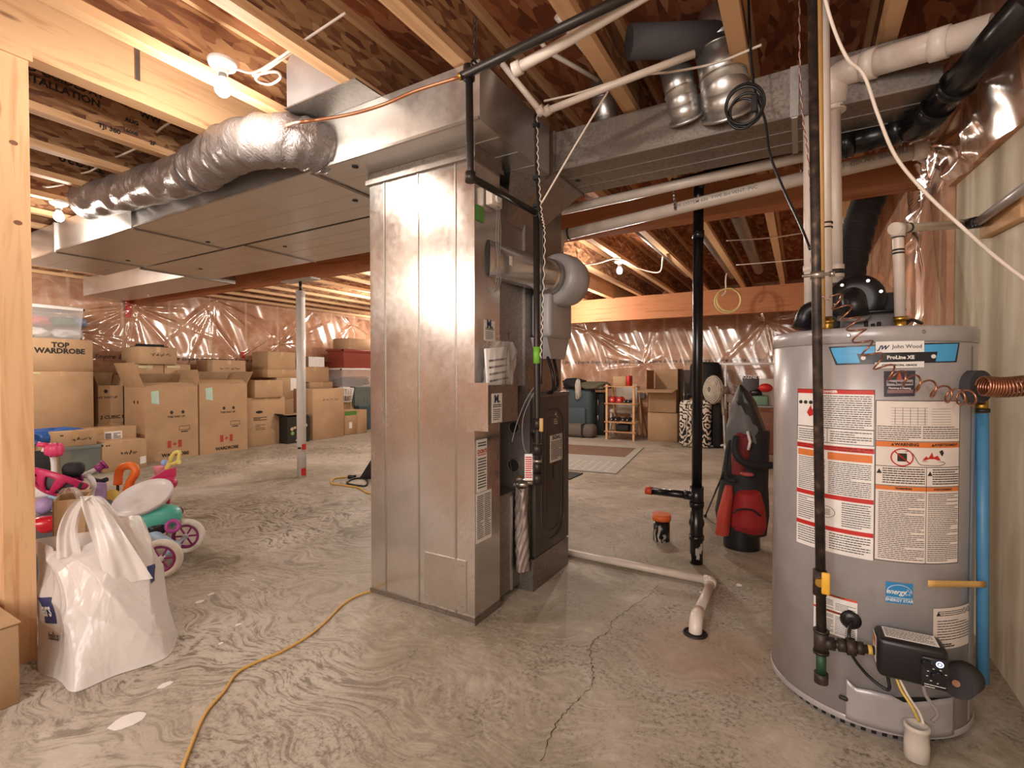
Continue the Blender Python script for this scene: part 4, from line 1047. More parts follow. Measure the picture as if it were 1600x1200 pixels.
t = pipe('water_pipe', 'yellowish plastic pipe right beside the upper part of the black iron gas pipe', [P(1285, 512, d=1.7), P(1279, -120, d=1.60)], .009, flat('D0A468', .4))
# vent from blower
vt = thing('vent_pipe', 'wide white plastic vent pipe turning by an elbow to run under the upper right duct', 'pipe', P(1306, 440, d=1.98))
e0, e1, e2 = P(1304, 172, d=1.95), P(1302, 118, d=1.93), P(1345, 104, d=1.93)
far = P(1548, 45, d=1.58); dirh = (far - e1).normalized()
MB().cyl(P(1307, 442, d=1.98), P(1303, 160, d=1.95), .0225, n=24).done('riser', 'pvc', vt)
MB().tube(bend([P(1303.5, 165, d=1.95), e1, e1 + dirh * .11], .075, 10), .047, 28).done('elbow', 'pvcw', vt)
coupling(vt, P(1303.5, 168, d=1.95), (0, 0, 1), .040, .035, 'pvcw'); coupling(vt, e1 + dirh * .12, dirh, .052, .045, 'pvcw')
MB().cyl(e1 + dirh * .1, far, .045, n=28).done('run', 'pvc', vt)
coupling(vt, e1 + dirh * .325, dirh, .051, .05, 'pvcw')
coupling(vt, P(1307, 424, d=1.98), (0, 0, 1), .027, .05, 'pvcw'); coupling(vt, P(1307, 425, d=1.98), (0, 0, 1), .0275, .018, 'ink', 'band'); coupling(vt, P(1306, 346, d=1.98), (0, 0, 1), .026, .03, 'pvcw')
t = pipe('intake_pipe', 'white plastic pipe half hidden behind the upper iron gas pipe', [P(1264, 500, d=2.0), P(1262, 150, d=2.0)], .017, 'pvcw')
coupling(t, P(1263, 162, d=2.0), (0, 0, 1), .022, .06, 'pvcw'); coupling(t, P(1264, 420, d=2.0), (0, 0, 1), .021, .025, 'pvcw')
MB().cyl(P(1264, 515, d=2.0), P(1264, 478, d=2.0), .03, .02, n=20).done('boot', 'blackm', t)
# right-hand water line
q0, q1 = P(1406.5, 500, d=1.73), P(1403, 357, d=1.73)
q2 = P(1512, 350, X=.585)
t = pipe('water_pipe', 'white water pipe rising at the right of the tank top and turning toward the wall', [q0, q1, q2], .0165, 'pvc', bendr=.02)
MB().cyl(P(1407, 517, d=1.73), q0, .0185, n=20).done('brass_fitting', 'brass', t); coupling(t, q0 + Vector((0, 0, .004)), (0, 0, 1), .021, .014, 'brass', 'nut')
for y in (365, 371, 391, 396): coupling(t, P(1403.7, y, d=1.73), (0, 0, 1), .018, .006, 'ink', 'printed_ring')
coupling(t, q1, q2 - q1, .0215, .05, 'pvc', 'elbow'); coupling(t, q1 - Vector((0, 0, .01)), (0, 0, 1), .0215, .04, 'pvc', 'elbow')
hd = q2 - q1; coupling(t, q1 + hd * .12, hd, .0185, .012, 'ink', 'printed_ring'); coupling(t, q1 + hd * .9, hd, .0185, .014, 'ink', 'printed_ring')
t = thing('wall_pipe', 'grey metal pipe with a black valve fitting on a wooden block on the right wall', 'pipe', q2)
q3 = P(1528, 347, X=.585); q4 = P(1605, 293, X=.60)
MB().cyl(q2, q3, .022, n=20).done('valve_fitting', 'black', t); MB().rbox(-.016, .016, -.014, .02, -.02, .02, .005, 2, Matrix.Translation(q3)).done('valve_fitting', 'black', t)
MB().cyl(q3, P(1645, 262, X=.60), .016, n=20).done('pipe', flat('B5ADAB', .35, .4), t)
ba, bb = P(1532, 362, X=.62), P(1597, 325, X=.62)
wbk = MB(); 
d_ = (bb - ba); d_.x = 0; un = Vector((0, 0, 1))
o = MB().rbox(0, d_.length, -.03, .055, -.0, .034, .003, 1, frame(Vector((.65, ba.y, ba.z)), d_, Vector((0, -d_.z, d_.y)) * (1 if d_.y > 0 else -1))).done('wood_block', 'lum_y'); tag(o, 'short wooden backing block fixed to the right wall behind the grey pipe', 'block')
# blue pipe and relief valve
t = pipe('blue_pipe', 'straight blue plastic pipe running down along the right side of the water heater', [P(1535, 640, d=1.5), P(1535.5, 1066, d=1.5)], .015, flat('4C88B2', .45))
MB().cyl(P(1533, 624, d=1.5), P(1534, 645, d=1.5), .0165, n=20).done('fitting', 'brass', t); coupling(t, P(1534, 641, d=1.5), (0, 0, 1), .0195, .012, 'iron', 'nut')
a, z = TC(1515, 602); fn = Vector((math.cos(a + .15), math.sin(a + .15), 0))
fp = P(1534, 604, d=1.46)
o = MB(); o.cyl(fp + Vector((-.09, .05, 0)), fp + (Vector((0, 0, CAM_H)) - fp).normalized() * .035, .047, n=32); o = o.done('foam_insulation', flat('3C393B', .9, name='dark_foam_cap'), None); tag(o, 'dark foam insulation cap on the relief valve at the upper right of the water heater', 'insulation')
MB().cyl(P(1533, 612, d=1.47), P(1533.5, 628, d=1.49), .013, n=18).done('nipple', 'brass', t)
fp2 = P(1494, 1068, d=1.40)
tor = MB(); tor.cyl(fp2, fp2 + Vector((.035, .06, 0)), .042, n=32); o = tor.done('foam_sleeve', flat('3C393B', .9)); tag(o, 'round dark foam sleeve low on the right of the gas control box', 'insulation')
o2_ = MB(); o2_.cyl(fp2 + (Vector((0, 0, CAM_H)) - fp2).normalized() * .008, fp2, .009, n=16); o2_.done('drain_tip', flat('A8673A', .5), o)
A = P(1450, 912, d=1.40); B = P(1541, 911, d=1.478)
tp_ = MB(); tp_.grid(lambda u, v: A.lerp(B, u) + Vector((0, 0, .0095 * (1 - 2 * v) - .004 * u)) + (Vector((0, 0, 0))), 8, 1); o = tp_.done('tape_strip', flat('DDB06A', .5), None, solid=.0006); tag(o, 'strip of yellow tape from the water heater to the blue pipe', 'tape')

# --- copper coil
def coil(mb, path, R, turns, r, R2=None, n=18):
    pts = []; N = int(turns * n); pth = spl(path, 20); L_ = len(pth) - 1; prev = None
    for i in range(N + 1):
        t = i / N * L_; k = min(int(t), L_ - 1); p = pth[k].lerp(pth[k + 1], t - k); tg = (pth[k + 1] - pth[k]).normalized()
        x, y, _ = basis(tg); a = 2 * PI * i / n; rr = R if R2 is None else R + (R2 - R) * i / N
        pts.append(p + (x * math.cos(a) + y * math.sin(a)) * rr)
    mb.tube(pts, r, 6)
cp = thing('copper_coil', 'loose spiral of thin copper tube stretched across the front of the water heater', 'tube', P(1500, 620, d=1.36))
mb = MB(); coil(mb, [P(1300, 462, d=1.45), P(1330, 500, d=1.44), P(1352, 540, d=1.42), P(1390, 582, d=1.40), P(1435, 600, d=1.38), P(1485, 618, d=1.37), P(1522, 622, d=1.37)], .021, 13, .0026); mb.done('loose_spiral', 'copper', cp)
mb = MB(); coil(mb, [P(1535, 603, d=1.37), P(1570, 605, d=1.36), P(1625, 600, d=1.34)], .026, 16, .003); mb.done('tight_spiral', 'copper', cp)
# ------------------------------------------------------------------ cartons and bins along the left wall
tape_m = flat('C9A577', .35, coat=.4, name='packing_tape')
def scribble(mb, m4, w, h, seed, r=.0018):
    rnd = random.Random(seed); x = 0
    while x < w:
        l = rnd.uniform(.12, .3) * w; n = 9
        pts = [m4 @ Vector((x + l * k / n, h * rnd.uniform(-.5, .5) * (1 if k % 2 else .4), .001)) for k in range(n + 1)]
        mb.tube(spl(pts, 3), r, 4); x += l + w * .08
def carton(label, px0, pyb, px1, pyt, depth=.45, z0=0.0, X=None, group=None, open_=False, mat='card', flaps=(), cat='box', name='cardboard_box', sg=True, turn=0.0, lip=True):
    """carton whose +X face spans px0..px1 with bottom / top rows pyb / pyt at its left edge"""
    if X is None: A = P(px0, pyb, z=z0)
    else: A = P(px0, pyb, X=X); z0 = A.z if z0 is None else z0
    X = A.x; Y0, Y1 = A.y, P(px1, 600, X=X).y; zt = P(px0, pyt, X=X).z
    w, h = Y1 - Y0, zt - z0
    t = thing(name, label, cat, (X - depth / 2, (Y0 + Y1) / 2, z0), turn, group)
    x1, x0, y1, y0 = depth / 2, -depth / 2, w / 2, -w / 2
    if not open_:
        MB().rbox(x0, x1, y0, y1, 0, h, .004, 1).done('carton', mat, t, local=True)
        MB().box(x0 - .001, x1 + .001, -.025, .025, h - .002, h + .001).done('tape', tape_m, t, local=True)
        MB().box(x1, x1 + .0008, -.025, .025, h - .07, h).done('tape', tape_m, t, local=True)
    else:
        mb = MB(); th = .005
        mb.box(x0, x1, y0, y1, 0, th); mb.box(x1 - th, x1, y0, y1, th, h); mb.box(x0, x0 + th, y0, y1, th, h); mb.box(x0 + th, x1 - th, y0, y0 + th, th, h); mb.box(x0 + th, x1 - th, y1 - th, y1, th, h)
        mb.done('carton', mat, t, local=True)
        for side, L_, ang in flaps:      # side: 'f' +X, 'b' -X, 'l' -Y, 'r' +Y ; ang from straight up, + outward
            if side in 'fb':
                s = 1 if side == 'f' else -1; hx = x1 if s == 1 else x0
                m = Matrix.Translation((hx, 0, h)) @ Matrix.Rotation(s * ang, 4, 'Y')
                MB().box(-th / 2, th / 2, y0 + .003, y1 - .003, 0, L_, m).done('flap', mat, t, local=True)
            else:
                s = 1 if side == 'r' else -1; hy = y1 if s == 1 else y0
                m = Matrix.Translation((0, hy, h)) @ Matrix.Rotation(-s * ang, 4, 'X')
                MB().box(x0 + .003, x1 - .003, -th / 2, th / 2, 0, L_, m).done('flap', mat, t, local=True)
    t['w'] = w; t['h'] = h; t['dx'] = depth
    m4 = frame((x1 + .0012, y0, h), (0, 1, 0), (0, 0, 1))      # print frame on the +X face, origin top left
    return t, m4, w, h
def pr(t, mb, mat='ink', name='print'): return mb.done(name, mat, t, local=True)
def btxt(t, m4, s, x, y, size, bold=.0, mat='ink', squash=1.0):
    return MB().text(s, size, m4 @ Matrix.Translation((x, y, 0)), bold, squash=squash).done('lettering', mat, t, local=True)
def house_arrow(mb, m4, x, y, s):
    mb.poly([m4 @ Vector((x + a * s, y + b * s, 0)) for a, b in ((-.5, 0), (.5, 0), (0, .55))]); mb.poly([m4 @ Vector((x + a * s, y + b * s, 0)) for a, b in ((-.28, -.35), (.28, -.35), (.28, 0), (-.28, 0))])

# tall pair beside the post
t, m4, w, h = carton('tall lower wardrobe carton beside the post, under the one marked TOP WARDROBE', 48, 735, 146, 580, .55, 0, None)
XB = t.location.x + .275
MB().box(.2752, .276, -w / 2 + .01, -w / 2 + .10, h - .03, h - .012).done('sticker', flat('D6CDA8', .6), t, local=True)
zl = h
t2, m4, w, h = carton('upper carton marked TOP WARDROBE beside the post', 48, 580, 146, 527, .54, zl + .001, XB)
btxt(t2, m4, 'TOP', w * .46, -h * .20, .085, .004); btxt(t2, m4, 'WARDROBE', w * .46, -h * .38, .085, .004)
def bin_(label, px0, px1, pyt, z0, X, depth, mat, lidmat=None, name='plastic_bin', group=None, lid=True, cat='bin', ribs=0, open_=False):
    Y0, Y1 = P(px0, 600, X=X).y, P(px1, 600, X=X).y; zt = P(px0, pyt, X=X).z; h = zt - z0; w = Y1 - Y0
    t = thing(name, label, cat, (X - depth / 2, (Y0 + Y1) / 2, z0), 0, group)
    mb = MB()
    def fn(u, v):
        a = [(-1, -1), (1, -1), (1, 1), (-1, 1)]
        k = u * 4; i = int(k) % 4; f = k - int(k); p, q = a[i], a[(i + 1) % 4]
        s = .44 + .06 * v
        return ((p[0] * (1 - f) + q[0] * f) * depth * s, (p[1] * (1 - f) + q[1] * f) * w * s, h * v * .96)
    mb.grid(fn, 16, 3, smooth=False, closed=True); mb.box(-depth * .44, depth * .44, -w * .44, w * .44, 0, .004)
    for r in range(ribs):
        y = -w * .4 + w * .8 * (r + .5) / ribs; mb.box(depth * .45, depth * .475, y - .012, y + .012, h * .05, h * .7)
    mb.done('tub', mat, t, local=True)
    mb = MB(); 
    for (a0, a1, b0, b1) in ((-.52, .52, -.52, -.49), (-.52, .52, .49, .52), (-.52, -.49, -.52, .52), (.49, .52, -.52, .52)):
        mb.box(depth * a0, depth * a1, w * b0, w * b1, h * .9, h * .97)
    mb.done('rim', lidmat or mat, t, local=True)
    if lid: MB().rbox(-depth * .52, depth * .52, -w * .52, w * .52, h * .95, h, .008, 1).done('lid', lidmat or mat, t, local=True)
    return t, w, h
clearm = NT('clear_plastic').set(base='DAD6D4', rough=.2, alpha=.35, spec=.6).m
cb, w, h = bin_('clear plastic bin of folded clothes on top of the carton marked TOP WARDROBE', 50, 132, 474, zl + t2['h'] + .002, XB - .02, .42, clearm, flat('DDD6D2', .4))
def cloth(name, label, c, s, col, seed, cat='clothes', group=None, rz=0, parent=None):
    rnd = random.Random(seed); ph = [rnd.uniform(0, 6) for _ in range(6)]
    mb = MB()
    def fn(u, v):
        a = 2 * PI * u; b = PI * (v - .5); n = 1 + .13 * math.sin(3 * a + ph[0] + 4 * b) + .08 * math.sin(7 * a + ph[1] - 6 * b) + .05 * math.sin(13 * a + ph[2])
        e = .6
        cb_, sb_ = abs(math.cos(b)) ** e, (abs(math.sin(b)) ** e) * (1 if b > 0 else -1)
        ca, sa = math.cos(a), math.sin(a)
        return (c[0] + s[0] * n * cb_ * (abs(ca) ** .7) * (1 if ca > 0 else -1), c[1] + s[1] * n * cb_ * (abs(sa) ** .7) * (1 if sa > 0 else -1), c[2] + s[2] * (sb_ + .12 * math.sin(4 * a + ph[3])) + s[2])
    mb.grid(fn, 40, 12, closed=True)
    o = mb.done(name, flat(col, .85) if isinstance(col, str) else col, parent)
    if parent is None: tag(o, label, cat, group)
    return o
bl_ = cb.location
for k, (dy, dz, sy, col, nm) in enumerate(((-.22, .02, .2, 'E6E2DF', 'white'), (.16, .02, .2, 'CFCBCB', 'pale grey'), (-.2, .16, .2, 'C8584E', 'red'), (.12, .17, .16, '4E6A58', 'green'), (.28, .17, .1, '8793AE', 'blue'))):
    cloth('folded_cloth', nm + ' folded cloth inside the clear bin beside the post', (bl_.x, bl_.y + dy * .9, bl_.z + dz), (.15, sy * .75, .055), col, k)

# small open carton behind
t, m4, w, h = carton('small open carton with THIS WAY UP print, between the tall pair and the row', 154, 662, 192, 612, .34, .40, -7.9, open_=True, flaps=(('b', .18, -.3), ('l', .12, .3), ('r', .14, .25)))
t.location.z = 0; 
bx_ = carton('plain carton under the small open carton with THIS WAY UP print', 154, 722, 192, 662, .34, 0, -7.9)[0]
t.location.z = bx_['h'] + .001
mb = MB(); house_arrow(mb, m4, w * .3, -h * .16, .06); pr(t, mb); btxt(t, m4, 'THIS WAY UP', w * .32, -h * .32, .04, .001); btxt(t, m4, '2 CUBIC FT', w * .62, -h * .85, .06, .002)
for (fx0, fx1, yb, yt, lab, leftx) in ((227, 309, 722, 605, 'opened wardrobe carton with maple leaf print, tall flap standing at its left', True), (313, 386, 711, 600, 'opened wardrobe carton with maple leaf print, right of its tall-flapped neighbour', False)):
    t, m4, w, h = carton(lab, fx0, yb, fx1, yt, .55, 0, None, open_=True, flaps=(('l', .33 if leftx else .2, .35 if leftx else .12), ('r', .2, .10 if leftx else .5), ('b', .2, -.5), ('f', .12, -1.1)))
    mb = MB(); sx = .52
    for dx in (-.04, .06): house_arrow(mb, m4, w * (sx + .05) + dx * 1.4, -h * .36, .055)
    pr(t, mb)
    btxt(t, m4, 'THIS WAY UP', w * (sx + .05), -h * .42, .035, .0015)
    mb = MB()
    for (x, y, ww, hh) in ((.62, -.56, .21, .055),):
        for a in ((x, x + ww, y, y + .006), (x, x + ww, y - hh, y - hh + .006), (x, x + .006, y - hh, y), (x + ww - .006, x + ww, y - hh, y)):
            mb.poly([m4 @ Vector((w * a[0], h * a[2], 0)), m4 @ Vector((w * a[1], h * a[2], 0)), m4 @ Vector((w * a[1], h * a[3], 0)), m4 @ Vector((w * a[0], h * a[3], 0))])
    lines(mb, m4 @ Matrix.Translation((w * .66, -h * .625, 0)), w * .13, .02, 1, None, .8); pr(t, mb)
    mb = MB(); fy = -.80
    for x0 in (.40, .60): mb.poly([m4 @ Vector((w * x0, h * (fy - .05), 0)), m4 @ Vector((w * (x0 + .07), h * (fy - .05), 0)), m4 @ Vector((w * (x0 + .07), h * (fy + .05), 0)), m4 @ Vector((w * x0, h * (fy + .05), 0))])
    cxm, cym, sm = w * .535, h * fy, .028
    leaf = [(0, 1), (.2, .55), (.45, .7), (.4, .2), (.9, .3), (.8, .05), (1, -.1), (.45, -.5), (.1, -.45), (.1, -1), (-.1, -1), (-.1, -.45), (-.45, -.5), (-1, -.1), (-.8, .05), (-.9, .3), (-.4, .2), (-.45, .7), (-.2, .55)]
    mb.poly([m4 @ Vector((cxm + a * sm, cym + b * sm, 0)) for a, b in leaf])
    pr(t, mb, flat('B0402C', .6), 'maple_leaf_flag')
    btxt(t, m4, 'WARDROBE', w * .55, -h * .945, .06, .003)
    mb = MB(); mb.poly([m4 @ Vector(p) for p in ((w * .12, -h * .22, .001), (w * .26, -h * .24, .001), (w * .25, -h * .05, .001), (w * .11, -h * .06, .001))]); pr(t, mb, flat('B9D3C4', .6), 'sticky_note')
    if leftx:
        m5 = frame((-.15, -w / 2 - .001, h), (1, 0, 0), (0, 0, 1)); mb = MB(); house_arrow(mb, m5, .15, -.2, .05); house_arrow(mb, m5, .25, -.2, .05); pr(t, mb)
t, m4, w, h = carton('plain carton with an oval hand hole, left of the white steel column', 387, 699, 445, 622, .36, 0)
mb = MB(); mb.poly([m4 @ Vector((w * .3 + .06 * math.cos(a), -h * .3 + .022 * math.sin(a), 0)) for a in [2 * PI * k / 20 for k in range(20)]]); pr(t, mb, 'blackm', 'hand_hole')
mb = MB(); lines(mb, m4 @ Matrix.Translation((w * .15, -h * .4, 0)), w * .35, .06, 3, None, .6, word=.2); lines(mb, m4 @ Matrix.Translation((w * .2, -h * .55, 0)), w * .25, .1, 4, None, .3, word=.2); pr(t, mb)
t, m4, w, h = carton('low flat carton lying on the carton with the oval hand hole', 398, 622, 442, 608, .4, .62, -7.3)
t.location.z = P(398, 622, X=-7.3).z
# fruit carton
t, m4, w, h = carton('black printed fruit carton with an opened lid, right of the white steel column', 449, 694, 483, 652, .4, 0, open_=True, mat=flat('26241F', .5), flaps=(('l', .1, 1.0),))
rnd = random.Random(9); mb1, mb2 = MB(), MB()
for k in range(16):
    x, y = w * rnd.uniform(.12, .9), -h * rnd.uniform(.3, .85); r = rnd.uniform(.018, .034)
    (mb1 if k % 2 else mb2).poly([m4 @ Vector((x + r * math.cos(a), y + r * math.sin(a), .0005 * k)) for a in [2 * PI * j / 12 for j in range(12)]])
pr(t, mb1, flat('7FA056', .6), 'fruit_print'); pr(t, mb2, flat('C9B183', .6), 'fruit_print')
btxt(t, m4, 'APPLES', w * .5, -h * .9, .035, .001, 'white')
fl_ = MB().box(-.2, .2, -w * .52, w * .5, h + .03, h + .035).done('lid', 'card', t, local=True)
sb_ = thing('crumpled_bag', 'crumpled silver-grey bag inside the black fruit carton', 'bag', t.location + Vector((0, 0, .1)))
cloth('bag', None, t.location + Vector((0, 0, .06)), (.15, w * .36, .11), flat('B9B7BC', .25, .3), 4, parent=sb_)
t, m4, w, h = carton('large plain carton with handwriting on its face, right of the fruit carton', 489, 688, 537, 608, .55, 0)
mb = MB(); scribble(mb, m4 @ Matrix.Translation((w * .3, -h * .22, 0)), w * .45, .05, 3); pr(t, mb, name='handwriting')
tcx = t
t, m4, w, h = carton('small carton with a green stripe at the right end of the row', 539, 680, 557, 641, .4, 0)
mb = MB(); mb.poly([m4 @ Vector(p) for p in ((0, -h * .05, 0), (w, -h * .05, 0), (w, -h * .22, 0), (0, -h * .22, 0))]); pr(t, mb, flat('5C8A3A', .6), 'green_stripe')
mb = MB(); mb.poly([m4 @ Vector(p) for p in ((w * .35, -h * .5, 0), (w * .6, -h * .5, 0), (w * .6, -h * .75, 0), (w * .35, -h * .75, 0))]); pr(t, mb, 'paper', 'label')
t, m4, w, h = carton('small plain carton right of the green-striped carton', 559, 674, 573, 641, .28, 0, -7.27)
# second tier behind
XT = -7.85
def base_under(pxa, pyb, pxb, X, lab, d=.5):
    return carton(lab, pxa, 730 if pxa < 300 else 715, pxb, pyb, d, 0, X)
spec = [
 (213, 256, 604, 569, -7.75, 'carton behind the first wardrobe carton, left of its twin', False),
 (257.5, 298, 602, 569, -7.75, 'carton behind the first wardrobe carton, right of its twin', False),
]
bh = []
for (a, b, yb, yt, X, lab, _) in spec:
    z = P(a, yb, X=X).z
    u = carton('hidden lower carton behind the wardrobe cartons, below ' + ('the left twin' if a < 250 else 'the right twin'), a, yb + 60, b, yb, .45, 0.0, X)[0]
    t, m4, w, h = carton(lab, a, yb, b, yt, .45, u['h'] + .001, X)
    MB().box(.2252, .226, -w / 2 + .03, 0.03, h - .05, h - .02).done('sticker', flat('D8CFA6', .6), t, local=True); bh.append(t)
zt_ = bh[0].location.z + bh[0]['h']
t, m4, w, h = carton('carton with handwriting on top of the pair of twin cartons, dark tray lying on it', 217, 568, 277, 541, .5, zt_ + .002, -7.70)
mb = MB(); scribble(mb, m4 @ Matrix.Translation((w * .3, -h * .45, 0)), w * .45, .05, 5); pr(t, mb, name='handwriting')
tr = thing('dark_tray', 'black tray lying on the carton above the twin cartons', 'tray', t.location + Vector((0, 0, h + .002)))
MB().rbox(-.15, .15, -w * .36, w * .36, 0, .015, .004, 1).done('tray', 'black', tr, local=True)
for k in range(9): MB().cyl((.02, -w * .32 + w * .64 * k / 8, .015), (.02, -w * .32 + w * .64 * k / 8, .045), .03, .022, n=12).done('cup', 'blackm', tr, local=True)
def stackbox(lab, a, b, yb, yt, X, d=.45, hand=False, mat='card', under=True, z=None, ulab=None):
    z = P(a, yb, X=X).z if z is None else z
    if under and z > .06: carton(ulab or 'lower carton under ' + lab, a + 1, yb + 25, b - 1, yb, d, 0.0, X)
    t, m4, w, h = carton(lab, a, yb, b, yt, d, z + .001, X, mat=mat)
    if hand: mb = MB(); scribble(mb, m4 @ Matrix.Translation((w * .2, -h * .5, 0)), w * .6, .05, int(a)); pr(t, mb, name='handwriting')
    return t
s1 = stackbox('carton with handwriting above the second wardrobe carton', 332, 384, 590, 562, -7.75, hand=True, ulab='plain carton behind the second wardrobe carton')
s2 = stackbox('carton low behind the steel column, with a white note', 433, 474, 624, 590, -7.7, hand=False, ulab='plain carton at floor level behind the steel column')
MB().box(.2252, .226, .0, .12, s2['h'] * .4, s2['h'] - .01).done('note', 'paper', s2, local=True)
za_ = s2.location.z + s2['h']
s3 = stackbox('flat carton stacked behind the steel column, middle of three', 418, 466, 590, 577, -7.7, .45, under=False, z=za_)
s4 = stackbox('topmost carton behind the steel column', 419, 462, 577, 549, -7.72, .45, under=False, z=s3.location.z + s3['h'])
s5 = stackbox('flat dark-sided carton above the large plain carton with handwriting', 484, 520, 608, 597, -7.8, .4, ulab='plain carton behind the large carton with handwriting')
s6 = stackbox('wider carton with a taped front under the small white-faced carton', 470, 514, 597, 573, -7.82, .4, under=False, z=s5.location.z + s5['h'])
s7 = stackbox('small carton with a white face, top of its stack', 482, 507, 573, 557, -7.86, .3, under=False, z=s6.location.z + s6['h'], mat=flat('8B6F5C', .8))
MB().box(.1502, .151, -s7['w'] / 2 + .003, s7['w'] / 2 - .003, .003, s7['h'] - .003).done('white_face', 'paper', s7, local=True)
# bins at the column
XR = -7.6
g1 = bin_('dark teal plastic tote at the bottom beside the sheet-metal column', 560, 592, 634, 0, XR, .45, flat('4A5E66', .5), None, ribs=5)
z1 = g1[2] + .002
g2 = bin_('grey-green ribbed tote stacked on the teal tote', 554, 592, 604, z1, XR, .45, flat('6E7B76', .5), None, ribs=6)
z2 = z1 + g2[2] + .002
g3 = bin_('clear bin with mixed contents under the red tote', 533, 592, 575, z2, XR, .45, clearm, flat('D9D2CE', .4))
o = cloth('mixed_cloths', 'dark and pale cloth bundle in the clear bin under the red tote', g3[0].location + Vector((0, 0, .02)), (.16, g3[1] * .38, .08), '5A5556', 21)
o = cloth('mixed_cloths', 'rusty orange cloth bundle in the clear bin under the red tote', g3[0].location + Vector((.05, .1, .13)), (.1, g3[1] * .18, .035), 'B77A5C', 22)
z3 = z2 + g3[2] + .002
g4 = bin_('brick-red plastic tote on top of the clear bin', 536, 592, 545, z3, XR, .45, flat('8C3E2E', .5), flat('8C3E2E', .5))
MB().box(.2, .203, -g4[1] * .33, -g4[1] * .22, g4[2] * .2, g4[2] * .6).done('label', 'paper', g4[0], local=True)
t, m4, w, h = carton('shallow carton on top of the brick-red tote', 547, 592, 545, 528, .45, z3 + g4[2] + .001, XR) if False else carton('shallow carton on top of the brick-red tote', 545, 545, 592, 528, .45, z3 + g4[2] + .001, XR)
lb = thing('laundry_basket', 'white slatted laundry basket on the cartons beside the grey-green tote', 'basket', P(545, 628, X=-7.5))
bz = lb.location
mb = MB()
for k in range(22):
    a = 2 * PI * k / 22; mb.tube([(bz.x - .14 + .13 * math.cos(a), bz.y + .15 * math.sin(a), bz.z + .005), (bz.x - .14 + .17 * math.cos(a), bz.y + .2 * math.sin(a), bz.z + .26)], .008, 5)
for z, s in ((.005, 1), (.13, 1.15), (.26, 1.32)): mb.tube([(bz.x - .14 + .13 * s * math.cos(a), bz.y + .15 * s * math.sin(a), bz.z + z) for a in [2 * PI * k / 24 for k in range(24)]], .009, 5, closed=True)
mb.done('basket', 'white', lb)
o = cloth('basket_cloth', 'pale crumpled cloth heaped in the white laundry basket', (bz.x - .14, bz.y, bz.z + .1), (.12, .14, .09), 'CFC6BE', 31)
u = carton('plain carton under the white laundry basket', 536, 700, 556, 628, .32, 0.0, -7.72)[0]
# tall bundle, broom head against wall
br = thing('broom', 'brown upside-down broom leaning on the insulated wall left of the red tote', 'broom', (-8.33, P(531, 560, X=-8.33).y, 0))
by_ = br.location.y
MB().cyl((-8.36, by_, .0), (-8.36, by_, 1.35), .012).done('handle', 'lum_z', br)
MB().lathe([(.02, 1.30), (.05, 1.42), (.085, 1.62), (.075, 1.63), (0, 1.6)], 14, Matrix.Translation((-8.31, by_, 0)) ).done('bristles', flat('7A5A48', .9), br)

# low group in front of the tall pair
t, m4, w, h = carton('long flat carton with a shipping label, lying behind the carton with the handwriting', 93, 722, 212, 674, .28, 0, -7.2)
LFX = t.location.x
o = MB(); o.poly([m4 @ Vector(p) for p in ((w * .56, -h * .1, .001), (w * .80, -h * .1, .001), (w * .80, -h * .42, .001), (w * .56, -h * .42, .001))]); o = pr(t, o, 'paper', 'shipping_label')
mb = MB(); lines(mb, m4 @ Matrix.Translation((w * .57, -h * .14, .0015)), w * .08, h * .25, 6, None, .7, word=.5); lines(mb, m4 @ Matrix.Translation((w * .68, -h * .14, .0015)), w * .1, h * .25, 7, None, .5, word=.2); pr(t, mb)
t, m4, w, h = carton('brown carton with handwriting and arrows, in front of the wardrobe cartons', 160, 739, 228, 692, .35, 0)
mb = MB()
scribble(mb, m4 @ Matrix.Translation((w * .4, -h * .42, 0)), w * .35, .06, 14); pr(t, mb, name='handwriting')
mb = MB()
for x in (.1, .15): house_arrow(mb, m4, w * x, -h * .12, .022)
pr(t, mb)
mb = MB(); mb.poly([m4 @ Vector(p) for p in ((w * .84, -h * .62, .001), (w * .98, -h * .60, .001), (w * .98, -h * .85, .001), (w * .84, -h * .87, .001))]); pr(t, mb, 'paper', 'label')
tA = bin_('grey plastic tote with green contents, left of the brown carton with arrows', 92, 158, 700, 0, t.location.x + .175, .34, NT('smoky_plastic').set(base='8D9490', rough=.25, alpha=.6).m, flat('7B827E', .4), ribs=0)
cloth('tote_contents', 'green and pale bags inside the grey plastic tote', tA[0].location + Vector((0, 0, .02)), (.12, tA[1] * .38, .1), '7E9468', 41)
t, m4, w, h = carton('narrow carton with handwriting lying on the grey plastic tote', 84, 699, 150, 676, .3, tA[2] + .001, t.location.x + .17)
mb = MB(); scribble(mb, m4 @ Matrix.Translation((w * .4, -h * .55, 0)), w * .5, .05, 16); pr(t, mb, name='handwriting')
mb = MB()
for x in (.16, .2): house_arrow(mb, m4, w * x, -h * .25, .02)
pr(t, mb)
o = cloth('blue_bag', 'crumpled bright blue plastic bag behind the narrow carton', P(95, 690, X=-6.9) - Vector((.2, 0, .05)), (.16, .28, .09), flat('2D5FA8', .3), 51, cat='bag')
u = carton('plain carton under the blue plastic bag', 62, 735, 110, 694, .35, 0.0, -6.9)[0]
